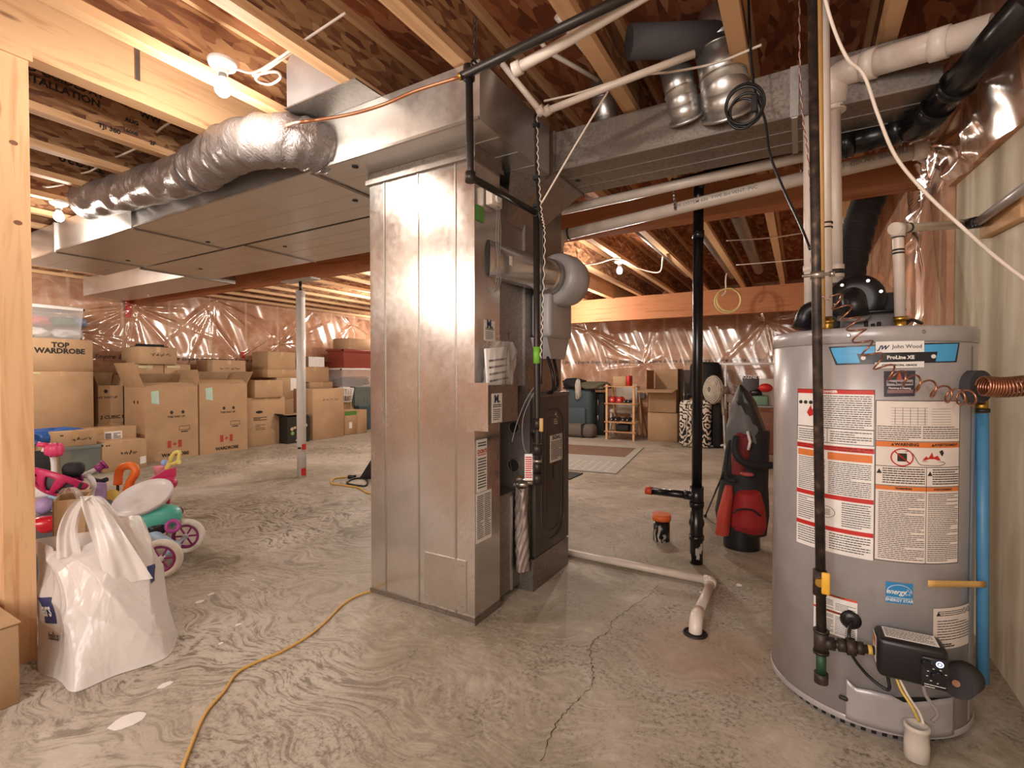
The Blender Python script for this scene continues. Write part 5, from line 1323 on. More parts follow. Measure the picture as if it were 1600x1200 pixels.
# near carton at bottom left
q = P(32, 1098, z=0); zq = P(32, 975, X=q.x).z
bx = thing('cardboard_box', 'brown carton cut by the left edge, on the floor at the foot of the post', 'box', (q.x - .2, q.y - .22, 0))
MB().rbox(-.2, .2, -.22, .22, 0, zq, .004, 1).done('carton', 'card', bx, local=True)
MB().box(-.2, .2, -.22, .0, zq, zq + .004, ).done('flap', 'card', bx, local=True)
MB().box(-.19, .2, -.22, .225, zq + .004, zq + .008).done('flap', 'card', bx, local=True)
# ------------------------------------------------------------------ toys and shopping bag by the post
pinkm, magenta, purple = flat('D9436F', .4), flat('C42A5E', .4), flat('8E2E6E', .4)
teal, lblue, yel, lav = flat('5CC0B0', .35), flat('A9C3DC', .4), flat('E5D57A', .4), flat('B79BCB', .45)
def wheel(par, c, ax, R=.105, name='wheel'):
    x, y, z = basis(ax); m4 = frame(c, x, y)
    MB().lathe([(R - .03, -.014), (R - .006, -.016), (R, -.008), (R, .008), (R - .006, .016), (R - .03, .014), (R - .034, 0), (R - .03, -.014)], 40, m4, caps=False).done('tyre', flat('E9E2D8', .6), par)
    w = MB().lathe([(R - .045, -.010), (R - .031, -.011), (R - .031, .011), (R - .045, .010), (R - .045, -.010)], 40, m4, caps=False).done('rim', purple, par)
    for k in range(6):
        a = 2 * PI * k / 6; d = x * math.cos(a) + y * math.sin(a); t = x * -math.sin(a) + y * math.cos(a)
        MB().box(.0, R - .04, -.005, .005, -.004, .004, frame(Vector(c), d, t)).done('spoke', purple, w)
    MB().lathe([(0, -.018), (.016, -.018), (.016, .018), (0, .018)], 20, m4).done('hub', flat('D9D5D0', .4), par)
w1, w2 = P(291, 864, z=0), P(250, 905, z=0)
ax = (w2 - w1); ax.z = 0; axn = ax.normalized()
c1 = w1 + Vector((0, 0, .106)); c2 = w1 + ax * .96 + Vector((0, 0, .106))
tk = thing('toddler_bike', 'toddler bike with purple-rimmed white wheels and blue frame, behind the shopping bag', 'tricycle', (w1 + w2) / 2)
wheel(tk, c1, axn); wheel(tk, c2, axn)
MB().cyl(c1, c2, .01, n=14).done('axle', lblue, tk)
mid = (c1 + c2) / 2; fr_ = P(220, 822, d=2.95)
MB().tube([mid, mid.lerp(fr_, .5), fr_], .026, 18).done('frame_tube', lblue, tk)
MB().cyl(mid + axn * .06, mid - axn * .02, .030, n=18).done('axle_housing', lblue, tk)
def blob(name, mat, par, c, s, M4=None, e=.75, nu=36, nv=16, mod=None):
    def sg(v, p): return (abs(v) ** p) * (1 if v >= 0 else -1)
    def fn(u, v):
        a = 2 * PI * u; b = PI * (v - .5)
        p = Vector((sg(math.cos(b), e) * sg(math.cos(a), e) * s[0], sg(math.cos(b), e) * sg(math.sin(a), e) * s[1], sg(math.sin(b), e) * s[2]))
        if mod: p = mod(p)
        return (M4 @ p if M4 else p) + Vector(c)
    return MB().grid(fn, nu, nv, closed=True).done(name, mat, par)
bd_ = P(245, 808, d=3.0)
vw = (Vector((0, 0, CAM_H)) - bd_).normalized(); rt = Vector((0, 0, 1)).cross(vw).normalized()
R3 = Matrix((( rt.x, -vw.x, 0, 0), (rt.y, -vw.y, 0, 0), (rt.z, 0, 1, 0), (0, 0, 0, 1)))
blob('body', teal, tk, bd_, (.13, .10, .07), R3, .8)
MB().torus(P(270, 822, d=2.92), .03, .012, vw, 24, 8).done('ring', flat('B24C9A', .4), tk)
MB().cyl(P(277, 800, d=3.1), P(277, 800, d=3.1) + vw * .05, .032, n=20).done('pedal', purple, tk)
blob('pedal_crank', 'black', tk, P(246, 826, d=2.95), (.05, .04, .035), R3)
# handlebar
hb = [P(161, 728, d=2.95), P(152, 733, d=2.93), P(138, 741, d=2.9), P(128, 743, d=2.88)]
MB().tube(spl([P(150, 733, d=2.93), P(138, 739, d=2.9), P(124, 744, d=2.86)], 6), .013, 12).done('handlebar', 'white', tk)
MB().tube(spl([P(128, 743, d=2.88), P(139, 745, d=2.88), P(146, 757, d=2.88), P(143, 780, d=2.9), P(160, 830, d=2.95), fr_], 8), .015, 12).done('steering_tube', 'white', tk)
for a, b in (((161, 727), (149, 734)), ((122, 746), (107, 752))):
    A, B = P(*a, d=2.95 if a[0] > 150 else 2.84), P(*b, d=2.92 if a[0] > 150 else 2.8)
    MB().cyl(A, B, .021, n=18).done('grip', purple, tk); MB().cyl(A, A + (A - B).normalized() * .012, .03, n=18).done('grip_end', purple, tk)
MB().tube([P(165, 700 + 85, d=2.9), P(205, 797, d=2.95)], .02, 10).done('rear_tube', 'mould', tk)
# ride-on with the white seat
ro = thing('ride_on_toy', 'pink ride-on toy with a large oval white seat, on the pile of toys', 'toy', P(224, 860, d=3.15))
sc_ = P(224, 778, d=2.95)
sx_ = (rt * .9 + Vector((0, 0, .36))).normalized(); sn = (vw * .72 + Vector((0, 0, .75)) - rt * .2).normalized(); sy_ = sn.cross(sx_)
sm = frame(sc_, sx_, sy_)
def seat(p): return p
prof = [(0, -.006), (.6, -.004), (.86, .004), (.96, .016), (1.0, .014), (1.0, -.004), (.9, -.03), (.5, -.045), (0, -.048)]
mb = MB()
mb.grid(lambda u, v: sm @ Vector((math.cos(2 * PI * u) * .158 * (lambda i: prof[i][0])(round(v * 8)), math.sin(2 * PI * u) * .115 * prof[round(v * 8)][0], prof[round(v * 8)][1])), 48, 8, closed=True)
mb.done('seat', flat('E2DCDB', .3), ro)
blob('body', magenta, ro, P(232, 772, d=3.15), (.17, .09, .05), R3 @ Matrix.Rotation(-.45, 4, 'Y'))
MB().prism([(-.2, -.03), (.16, -.02), (.18, .03), (.12, .045), (-.16, .0)], -.01, .02, frame(P(230, 758, d=3.2), (rt + Vector((0, 0, .42))).normalized(), vw.cross(rt) * 1 if False else Vector((0, 0, 1)))).done('tray', magenta, ro)
for px, py in ((262, 765), (180, 790)): MB().cyl(P(px, py, d=3.2), P(px, py, d=3.2) + vw * .03, .02, n=16).done('hub', pinkm, ro)
# orange handle push toy
oh = thing('push_toy', 'toy with a bent orange foam handle and a yellow disc', 'toy', P(195, 820, d=3.2))
MB().tube(spl([P(184, 757, d=3.15), P(187, 735, d=3.15), P(197, 728, d=3.15), P(208, 729, d=3.15), P(212, 738, d=3.15), P(204, 752, d=3.15), P(198, 768, d=3.15)], 8), .0235, 16).done('handle', 'orange', oh)
MB().cyl(P(176, 776, d=3.1), P(176, 776, d=3.1) + vw * .03, .042, n=28).done('disc', flat('DDC24E', .45), oh)
MB().tube([P(184, 757, d=3.15), P(184, 800, d=3.2)], .008, 8).done('stem', 'iron', oh); MB().tube([P(198, 767, d=3.15), P(196, 810, d=3.2)], .012, 8).done('stem', magenta, oh)
# yellow doll-stroller handle
ys = thing('toy_stroller', 'toy stroller with a pale yellow looped handle and pink cup holder', 'toy', P(265, 800, d=3.35))
MB().tube(spl([P(264, 765, d=3.3), P(268, 755, d=3.3), P(264, 745, d=3.3), P(262, 733, d=3.3), P(266, 723, d=3.3)], 8), .018, 12).done('handle_stem', yel, ys)
MB().tube(bend([P(264, 725, d=3.3), P(270, 709, d=3.3), P(281, 704, d=3.3), P(279, 722, d=3.3), P(264, 726, d=3.3)], .03), .012, 12).done('handle_loop', yel, ys)
MB().cyl(P(279, 723, d=3.3), P(279, 723, d=3.3) + vw * .05, .014, n=14).done('knob', yel, ys); MB().cyl(P(264, 763, d=3.28), P(264, 763, d=3.28) + vw * .03, .02, n=16).done('knob', flat('E0903A', .4), ys)
MB().lathe([(.026, -.06), (.038, 0), (.04, .004), (.034, 0), (.0, -.04)], 20, Matrix.Translation(P(250, 729, d=3.32))).done('cup_holder', flat('E79AA6', .4), ys)
MB().ball(P(257, 723, d=3.36), .022).done('ball', flat('8FA9D8', .4), ys)
MB().tube([P(264, 763, d=3.3), P(262, 800, d=3.35), P(262, 850, d=3.4)], .012, 8).done('frame', pinkm, ys)
# helmet
hc_ = P(97, 745, d=2.75)
hl = thing('bike_helmet', "child's pink and purple bike helmet with vents, on the toys", 'helmet', hc_ - Vector((0, 0, .1)))
hR = R3 @ Matrix.Rotation(.5, 4, 'Y') @ Matrix.Rotation(-.3, 4, 'X')
def hf(u, v, s=1.0):
    a = 2 * PI * u; b = PI / 2 * v
    return hc_ + (hR @ Vector((math.cos(a) * math.cos(b) * .125 * s, math.sin(a) * math.cos(b) * .10 * s, -math.sin(b) * .10 * s)))
mb = MB()
N_, K_ = 48, 14
vs = [[mb.v(hf(i / N_, j / K_ * .97)) for j in range(K_ + 1)] for i in range(N_)]
for i in range(N_):
    for j in range(K_):
        if (i % 6) in (2, 3, 4) and 3 <= j <= 10: continue
        k = (i + 1) % N_; mb.f([vs[i][j], vs[k][j], vs[k][j + 1], vs[i][j + 1]], True)
mb.done('shell', magenta, hl, solid=.012)
MB().grid(lambda u, v: hf(u, v * .97, .86), 36, 10, closed=True).done('liner', 'mould', hl)
blob('padding', 'blackm', hl, P(115, 733, d=2.8), (.05, .045, .04), R3)
MB().tube(spl([P(75, 745, d=2.7), P(88, 765, d=2.68), P(115, 770, d=2.68), P(128, 755, d=2.72)], 6), .008, 8).done('strap', 'blackm', hl)
# pink handle top left
ph_ = thing('toy_scooter', 'toy scooter with a hot pink streamer grip, next to the post', 'toy', P(78, 760, d=2.9))
MB().tube(spl([P(66, 702, d=2.85), P(78, 706, d=2.87), P(84, 722, d=2.9), P(84, 760, d=2.9)], 6), .014, 12).done('handlebar', 'white', ph_)
MB().tube([P(58, 694, d=2.83), P(76, 696, d=2.86)], .014, 12).done('grip', pinkm, ph_)
blob('streamer', pinkm, ph_, P(86, 703, d=2.86), (.045, .035, .04), R3, mod=lambda p: p * (1 + .08 * math.sin(p.x * 260)))
MB().rbox(-.06, .06, -.02, .02, -.07, .07, .01, 2, Matrix.Translation(P(64, 722, d=3.0)) @ R3).done('basket', 'blackm', ph_)
# smaller toys
def toy(name, label, px, py, d, s, mat, cat='toy', **k):
    t = blob(name, mat, None, P(px, py, d=d), s, R3, **k); return tag(t, label, cat)
toy('toy_ball', 'lavender toy ball beside the post, above the red toy', 68, 790, 2.75, (.045, .045, .045), lav, e=1)
toy('toy_car', 'glossy red toy car beside the post, low behind the shopping bag', 68, 820, 2.6, (.06, .05, .045), flat('C8202C', .25, coat=.5))
toy('toy_box', 'white toy packet with a red stripe beside the post', 68, 768, 2.8, (.06, .04, .03), 'white', e=.5)
toy('toy_cup', 'orange and white toy cup tucked beside the post', 62, 752, 2.85, (.03, .03, .022), 'orange')
toy('toy_bucket', 'pale blue toy bucket under the pink helmet', 100, 775, 2.85, (.07, .05, .03), flat('9CC4D8', .4), e=.6)
toy('toy_case', 'lavender patterned toy case right of the white handlebar', 157, 768, 3.0, (.03, .03, .06), lav, e=.4)
tb_ = MB().tube([P(146, 750, d=3.0), P(158, 752, d=3.0), P(167, 749, d=3.0)], .014, 10).done('toy_grip', 'blackm'); tag(tb_, 'short black foam grip lying over the lavender toy case', 'toy')
toy('toy_part', 'deep pink toy part beside the yellow disc', 190, 788, 3.05, (.05, .04, .03), magenta)
# heap underneath: low toy crate
_ta, _tb = P(68, 820, d=2.6), P(100, 775, d=2.85)
cr = thing('toy_crate', 'low dark crate under the toys beside the post', 'crate', ((_ta.x + _tb.x) / 2, (_ta.y + _tb.y) / 2, 0))
cl_ = cr.location
MB().rbox(cl_.x - .15, cl_.x + .15, cl_.y - .2, cl_.y + .2, 0, .33, .01, 2).done('crate', 'mould', cr)

# --- carton in the bag and the bag
bb_ = thing('cardboard_box', 'small open carton poking out of the white shopping bag', 'box', (-2.40, .93, .14))
mb = MB(); bz0, bz1 = .1, P(100, 780, d=2.1).z
q = P(82, 800, d=2.06); q2_ = P(135, 800, d=2.12)
xd = (q2_ - q); xd.z = 0; bw = xd.length; xd.normalize(); yd = Vector((-xd.y, xd.x, 0))
bm4 = frame(Vector((q.x, q.y, 0)), xd, yd)
for a in ((0, bw, 0, .004), (0, bw, .14, .144), (0, .004, 0, .144), (bw - .004, bw, 0, .144)): mb.box(a[0], a[1], a[2], a[3], bz0, bz1, bm4)
mb.box(0, bw, 0, .14, bz0, bz0 + .004, bm4); mb.done('carton', 'card', bb_)
MB().box(0, bw, -.05, 0, bz1 - .004, bz1, bm4).done('flap', 'card', bb_) if False else MB().box(.003, bw - .003, .14, .2, bz1 - .002, bz1 + .002, bm4).done('flap', 'card', bb_)

bgm = NT('thin_white_plastic')
n = bgm.noise(bgm.coord((1, 1, .45)), 6, 3, .5, .6)
bgm.set(base='E4DCD8', rough=.28, spec=.6, alpha=.80, sub=.0)
rd_ = bgm.math('SUBTRACT', 1.0, bgm.math('MULTIPLY', bgm.math('ABSOLUTE', bgm.math('SUBTRACT', n, .5)), 8.0))
bgm.bump(bgm.math('ADD', bgm.math('MAXIMUM', rd_, 0), n), .35, .008)
Bk = thing('shopping_bag', 'white plastic shopping bag with navy print slumped on the floor by the post', 'bag', (-2.33, .88, 0))
foot = [P(115, 1084, z=0), P(180, 1058, z=0), P(258, 1030, z=0), P(277, 998, z=0), Vector((-2.38, 1.12, 0)), Vector((-2.50, 1.06, 0)), Vector((-2.52, .92, 0)), P(64, 1042, z=0), P(92, 1066, z=0)]
fs = spl(foot, 12, closed=True)
midr = [P(108, 930, d=1.86), P(165, 930, d=1.88), P(218, 915, d=1.98), P(246, 898, d=2.08), Vector((-2.43, 1.08, .3)), Vector((-2.51, 1.02, .3)), Vector((-2.51, .92, .3)), P(58, 925, d=2.0), P(80, 930, d=1.9)]
ms = spl(midr, 12, closed=True)
topr = [P(92, 862, d=1.98), P(132, 850, d=2.0), P(180, 812, d=2.08), P(219, 806, d=2.12), Vector((-2.46, 1.03, .46)), Vector((-2.50, 1.0, .46)), Vector((-2.50, .95, .46)), P(58, 842, d=2.04), P(75, 850, d=2.0)]
ts = spl(topr, 12, closed=True)
NB = len(fs)
ph2 = [random.Random(5).uniform(0, 6) for _ in range(6)]
ctr = Vector((-2.36, .95, .3))
def bagp(u, v, off=0.0):
    k = (u * NB) % NB; i = int(k); f = k - i; j = (i + 1) % NB
    a = fs[i].lerp(fs[j], f); b = ms[i].lerp(ms[j], f); c = ts[i].lerp(ts[j], f)
    p = a * (1 - v) * (1 - 2 * v) + b * 4 * v * (1 - v) + c * v * (2 * v - 1)
    out = p - ctr; out.z = 0; out.normalize()
    cz = lambda x: 1 - abs(math.sin(x)) ** .6 * 1.0
    wr = .020 * cz(11 * u + 2.2 * v + ph2[0]) + .016 * cz(17 * u - 4.5 * v + ph2[1]) * (.3 + v) + .014 * cz(7 * u + 6 * v + ph2[2]) + .008 * cz(31 * u + 3 * v + ph2[3]) * v - .02
    p = p + out * (wr * min(1, .25 + 2.2 * v) + off)
    p.z = max(p.z, .004)
    if v < .12: p.z += .0
    return p
MB().grid(lambda u, v: bagp(u, v), 220, 60, closed=True).done('bag_body', bgm.m, Bk)
MB().poly([tuple(bagp(k / 60, 0.0) + Vector((0, 0, .001))) for k in range(60)]) if False else None
def findu(px, py):
    best = None
    for a in range(0, 240):
        for b in range(0, 60):
            p = bagp(a / 240, b / 60); r = p - Vector((0, 0, CAM_H)); dd = r.dot(_Fw)
            x = 800 + F_PX * r.dot(_R) / dd; y = 600 - F_PX * r.dot(_U) / dd
            e = (x - px) ** 2 + (y - py) ** 2 + (dd * 60) ** 2 * .02
            if best is None or e < best[0]: best = (e, a / 240, b / 60)
    return best[1], best[2]
ua, va = findu(60, 935); ub, vb = findu(90, 975)
if ub < ua: ub += 1
navy = flat('2E3A6B', .4)
band = MB().grid(lambda u, v: bagp(ua + (ub - ua) * u, max(va, vb) * .0 + va + (vb - va) * v, .0035), 24, 12).done('navy_band', navy, Bk)
wv = lambda p: bagp(ua + (ub - ua) * p.x, va + (vb - va) * p.y, .006)
MB().text('ars', .62, Matrix.Translation((.40, .5, 0)) @ Matrix.Diagonal((1, -1.25, 1, 1)), .012, wrapf=wv).done('lettering', 'white', band)
u2, v2 = findu(72, 992)
MB().text('halls.ca', .36, Matrix.Translation((.78, 1.42, 0)) @ Matrix.Diagonal((1, -1, 1, 1)), .006, wrapf=lambda p: bagp(ua + (ub - ua) * p.x, va + (vb - va) * p.y, .004)).done('lettering', 'ink', Bk)
u3, v3 = findu(232, 888); u4, v4 = findu(247, 908)
MB().grid(lambda u, v: bagp(u3 - .006 + .035 * u, v3 + .02 - .13 * v, .004), 10, 8).done('navy_band', navy, Bk)
# handles gathered over the carton
def strap(pts, wd, nm='handle'):
    s = spl(pts, 10)
    def fn(u, v):
        i = min(int(v * (len(s) - 1)), len(s) - 2); p = s[i].lerp(s[i + 1], v * (len(s) - 1) - i)
        side = rt * (u - .5) * wd(v) + vw * (.009 * math.sin(u * 7 + v * 7) + .004 * math.sin(u * 17 + 5 * v * v))
        return p + side
    return MB().grid(fn, 20, 40).done(nm, bgm.m, Bk)
strap([P(108, 870, d=1.95), P(106, 830, d=1.96), P(118, 795, d=1.97), P(140, 776, d=1.98), P(160, 790, d=2.0), P(185, 830, d=2.02), P(205, 870, d=2.03)], lambda v: .075 - .03 * math.sin(PI * v))
strap([P(88, 795, d=2.2), P(96, 775, d=2.2), P(106, 762, d=2.2), P(120, 768, d=2.2), P(128, 785, d=2.2)], lambda v: .03)
strap([P(135, 775, d=1.99), P(150, 800, d=1.97), P(175, 850, d=1.95), P(205, 910, d=1.97)], lambda v: .04 + .10 * v)
# ------------------------------------------------------------------ back room: drains, bag, racks, cartons
# condensate pipe on the floor
a_, b_ = P(884, 862, z=.022), P(1112, 908, z=.022)
dn = P(1086, 990, z=0)
cpz = thing('condensate_pipe', 'tan plastic drain pipe lying on the floor, dipping into the floor drain', 'pipe', (b_.x, b_.y, 0))
MB().cyl(a_, b_, .0215, n=22).done('pipe', 'pvc', cpz)
e_ = P(1089, 962, z=.05); nd = Vector((dn.x, dn.y, -.03))
MB().cyl(b_, e_, .0215, n=22).done('pipe', 'pvc', cpz)
MB().tube(bend([a_.lerp(b_, .955), b_, b_.lerp(e_, .12)], .03), .0265, 22).done('elbow', 'pvc', cpz)
MB().tube(bend([b_.lerp(e_, .9), e_ + Vector((0, -.02, .0)), nd], .03), .028, 22).done('elbow', 'pvcw', cpz)
fd = thing('floor_drain', 'round open drain hole in the floor at the end of the tan pipe', 'drain', (dn.x, dn.y, 0))
MB().torus((dn.x, dn.y, .002), .047, .004, (0, 0, 1), 32, 6).done('ring', 'iron', fd)
MB().cyl((dn.x, dn.y, .0005), (dn.x, dn.y, .0012), .046, n=32).done('hole', flat('0A0908', .9), fd)
# crack wandering through the floor
ck = [(955, 855), (960, 870), (965, 890), (958, 900), (1000 * 0 + 1025, 918), (1020, 930), (975, 955), (955, 975), (955, 985), (925, 1003), (921, 1015), (924, 1030), (925, 1050), (924, 1070), (905, 1090), (885, 1110), (870, 1130), (850, 1180)]
ck = [P(x, y, z=0) for x, y in ((958, 850), (962, 872), (1000 - 35, 892), (1025, 905), (1020, 925), (985, 950), (958, 970), (953, 985), (930, 1000), (922, 1012), (924, 1030), (926, 1052), (924, 1072), (904, 1092), (884, 1112), (868, 1132), (845, 1190))]
cs = spl(ck, 10); rnd = random.Random(11); mb = MB()
prv = None
for i, p in enumerate(cs):
    t = (cs[min(i + 1, len(cs) - 1)] - cs[max(i - 1, 0)]).normalized(); n_2 = Vector((-t.y, t.x, 0)); j = n_2 * rnd.uniform(-.006, .006)
    w_ = (.0005 + .0008 * min(1, i / 90)) * rnd.uniform(.3, 1.5)
    pr_ = [mb.v(p + j + n_2 * w_ + Vector((0, 0, .0008))), mb.v(p + j - n_2 * w_ + Vector((0, 0, .0008)))]
    if prv: mb.f([prv[0], prv[1], pr_[1], pr_[0]])
    prv = pr_
st(mb.done('floor_crack', flat('3A322A', .9), fl))
rnd = random.Random(6)
for (x, y, r) in ((312, 940, .012), (330, 928, .01), (200, 1126, .03), (372, 976, .008), (258, 1070, .014), (1155, 914, .012), (1095, 925, .006), (345, 1005, .006), (395, 906, .005)):
    q = P(x, y, z=.0012); m_ = MB(); m_.poly([(q.x + r * math.cos(a) * (1 + .4 * rnd.random()), q.y + r * 1.4 * math.sin(a) * (1 + .4 * rnd.random()), .0012) for a in [2 * PI * k / 12 for k in range(12)]]); st(m_.done('paint_spot', 'paper', fl))
# stack
sb = P(1089, 884, z=0); sx, sy = -.519, 3.045
sk = thing('drain_stack', 'tall black plastic drain pipe standing on the floor with a side arm capped in orange', 'pipe', (sx, sy, 0))
pz = lambda y: P(1087, y, X=sx).z
MB().cyl((sx, sy, 0), (sx, sy, pz(780)), .036, n=28).done('pipe', 'abs', sk)
MB().cyl((sx, sy, pz(780)), (sx, sy, 2.10), .0285, n=28).done('pipe', 'abs', sk)
for ya, yb, r in ((762, 795, .038), (786, 792, .041), (838, 845, .042), (355, 368, .033)):
    MB().cyl((sx, sy, pz(yb)), (sx, sy, pz(ya)), r, n=28).done('hub', 'abs', sk)
az = P(1070, 773, Y=sy).z; tip = P(1018, 767, Y=sy)
MB().cyl((sx, sy, az), (tip.x, sy, tip.z), .022, n=24).done('side_arm', 'abs', sk)
MB().cyl((sx, sy, az), (sx - .07, sy, az + .003), .029, n=24).done('hub', 'abs', sk)
MB().cyl((tip.x + .005, sy, tip.z), (tip.x - .035, sy, tip.z + .001), .025, n=24).done('cap', flat('C8482A', .45), sk)
MB().torus((sx, sy - .0, .24), .03, .014, (0, -1, .2), 20, 8).done('cleanout', 'abs', sk)
MB().tube(bend([(sx, sy, 2.08), (sx, sy, 2.22), (sx + .1, sy - .08, 2.27), (sx + .4, sy - .05, 2.30)], .06), .0285, 20).done('top_bend', 'abs', sk)
spk = flat('A9A094', .9); rnd = random.Random(2)
for k in range(5):
    a0 = rnd.uniform(3.4, 5.6); z0 = rnd.uniform(.01, .09)
    MB().grid(lambda u, v: (sx + .0368 * math.cos(a0 + .5 * u + .1 * math.sin(9 * v)), sy + .0368 * math.sin(a0 + .5 * u + .1 * math.sin(9 * v)), z0 + .04 * v + .008 * math.sin(20 * u)), 6, 3).done('cement_splash', spk, sk)
# capped stub
q = P(1032, 846, z=0); sbz = P(1032, 814, Y=q.y).z; stp = P(1030, 804, Y=q.y).z
so = thing('capped_drain_stub', 'short black pipe stub in the floor with a bright orange cap', 'pipe', q)
MB().cyl((q.x, q.y + .03, 0), (q.x, q.y + .03, sbz), .053, n=32).done('pipe', 'abs', so)
MB().cyl((q.x, q.y + .03, sbz), (q.x, q.y + .03, stp), .060, n=32).done('cap', flat('DC6A2E', .5), so)
for k in range(4):
    a0 = 3.3 + .6 * k
    MB().grid(lambda u, v: (q.x + .0545 * math.cos(a0 + .3 * u + .12 * math.sin(7 * v + k)), q.y + .03 + .0545 * math.sin(a0 + .3 * u + .12 * math.sin(7 * v + k)), .0 + (.05 + .03 * (k % 3)) * v + .008 * math.sin(20 * u)), 6, 3).done('cement_splash', spk, so)

# --- golf bag
gq = P(1160, 862, z=0); gv_ = (Vector((0, 0, 0)) - Vector((gq.x, gq.y, 0))).normalized(); gr_ = Vector((0, 0, 1)).cross(gv_)
gb_ = thing('golf_bag', 'red and black golf bag with a grey rain hood, standing behind the water heater', 'golf bag', (gq.x, gq.y, 0))
GD = gq.dot(_Fw) + .1
redf, blkf, gryf = flat('A3282A', .75, name='red_cloth'), flat('1E1D20', .7, name='black_cloth'), flat('6B6967', .6, name='grey_cloth')
def gp_(px, py, dd=0.0): return P(px, py, d=GD + dd)
def section(rows, name, mat, n=28, fold=.0, seed=1):
    """rows: (py, left px, right px, depth radius) stacked from bottom to top"""
    rnd = random.Random(seed); ph = rnd.uniform(0, 6)
    def fn(u, v):
        k = v * (len(rows) - 1); i = min(int(k), len(rows) - 2); f = k - i
        r = [rows[i][q] * (1 - f) + rows[i + 1][q] * f for q in range(4)]
        L_, R2_ = gp_(r[1], r[0]), gp_(r[2], r[0]); c = (L_ + R2_) / 2; hw = (R2_ - L_).length / 2
        a = 2 * PI * u; w_ = 1 + fold * math.sin(5 * a + 6 * v + ph) + fold * .6 * math.sin(11 * a - 8 * v)
        return c + gr_ * math.cos(a) * hw * w_ - gv_ * math.sin(a) * r[3] * w_
    mb = MB(); mb.grid(fn, n, 30, closed=True)
    mb.poly([fn(k / n, 0) for k in range(n)]); mb.poly([fn(k / n, 1) for k in range(n)])
    return mb.done(name, mat, gb_)
section([(868, 1134, 1184, .09), (850, 1132, 1185, .095), (826, 1132, 1184, .095)], 'base_cup', 'black')
section([(832, 1124, 1193, .09), (800, 1120, 1197, .11), (755, 1128, 1196, .105), (720, 1134, 1198, .10), (678, 1140, 1200, .10), (672, 1142, 1199, .09)], 'body', blkf, fold=.02)
section([(828, 1143, 1190, .05), (815, 1140, 1194, .10), (785, 1143, 1192, .13), (765, 1148, 1188, .12), (758, 1152, 1184, .05)], 'front_pocket', redf, fold=.02).location += Vector(gv_ * .05)
section([(830, 1119, 1139, .05), (800, 1122, 1142, .08), (770, 1130, 1146, .07), (756, 1134, 1145, .04)], 'side_pocket', flat('B8402F', .75), fold=.02).location += Vector(gv_ * .06)
MB().tube(spl([gp_(1146, 802, -.19), gp_(1155, 796, -.2), gp_(1175, 797, -.2), gp_(1188, 806, -.18)], 6), .006, 6).done('pocket_zip', blkf, gb_)
section([(738, 1144, 1164, .05), (710, 1144, 1170, .08), (680, 1148, 1176, .07), (674, 1150, 1176, .04)], 'upper_panel', flat('7E2A2C', .75), fold=.02).location += Vector(gv_ * .05)
MB().tube(spl([gp_(1150, 682, -.16), gp_(1148, 700, -.18), gp_(1156, 718, -.2), gp_(1180, 728, -.2), gp_(1206, 727, -.18)], 8), .022, 10).done('shoulder_strap', blkf, gb_)
MB().tube(spl([gp_(1141, 688, -.12), gp_(1136, 710, -.14), gp_(1135, 745, -.14), gp_(1150, 752, -.16)], 8), .012, 8).done('strap', blkf, gb_)
MB().tube([gp_(1168, 674, -.14), gp_(1172, 690, -.16), gp_(1169, 703, -.15)], .008, 8).done('towel_loop', 'paper', gb_)
MB().ball(gp_(1167, 741, -.18), .04, 1, .4, .35).done('grip_badge', flat('B04A44', .5), gb_)
section([(690, 1136, 1196, .09), (668, 1137, 1190, .10), (650, 1143, 1186, .09), (630, 1145, 1178, .08), (615, 1150, 1170, .05), (601, 1155, 1158, .01)], 'rain_hood', gryf, fold=.07, seed=4)
section([(676, 1168, 1196, .06), (650, 1160, 1187, .07), (628, 1150, 1179, .07), (612, 1152, 1169, .05), (601, 1155, 1159, .01)], 'hood_panel', flat('2A2929', .4), fold=.05, seed=6).location += Vector(gv_ * .035)
lf = P(1102, 805, z=0) if False else P(1102, 806, d=GD + .0)
MB().tube([gp_(1131, 738, -.06), P(1102, 806, z=.01)], .006, 8).done('stand_leg', 'black', gb_); MB().ball(P(1102, 806, z=.014), .014).done('leg_foot', 'black', gb_)
MB().tube([P(1102, 808, z=.006), gp_(1122, 822, -.0)], .003, 6).done('stand_cord', 'iron', gb_)

# --- foam mats
mt = thing('foam_mat', 'pale grey dotted floor mat with a brown panel, on the concrete beyond the furnace', 'mat', (P(963, 741, z=0) + P(1000, 700, z=0)) / 2)
c0, c1_ = P(963, 741, z=0), P(1006, 700, z=0)
ydir = (c1_ - c0); ydir.z = 0; L1 = ydir.length; ydir.normalize(); xdir = Vector((-ydir.y, ydir.x, 0))   # leftwards
mm = frame(c0, xdir, ydir)
mm2 = Matrix.Translation((c0.x, c0.y, 0)) @ Matrix.Rotation(math.atan2(ydir.y, ydir.x) - PI / 2, 4, 'Z')
MB().box(-2.6, 0, 0, L1, 0, .012, mm2).done('mat', flat('A9A79F', .8), mt)
MB().box(-2.6, -.1, L1 * .52, L1 * .93, .012, .014, mm2).done('brown_panel', flat('7C6150', .8), mt)
mb = MB()
for i in range(26):
    for j in range(6): mb.box(-.15 - i * .095, -.12 - i * .095, .07 + j * .11 + (i % 2) * .05, .10 + j * .11 + (i % 2) * .05, .012, .0128, mm2)
mb.done('dot_pattern', flat('D8D5CC', .8), mt)
q = P(910, 741, z=0)
o = MB().box(q.x - 1.0, q.x + .0, q.y - .35, q.y + .02, 0, .012).done('floor_mat', 'blackm'); tag(o, 'black rubber mat corner showing past the furnace door', 'mat')

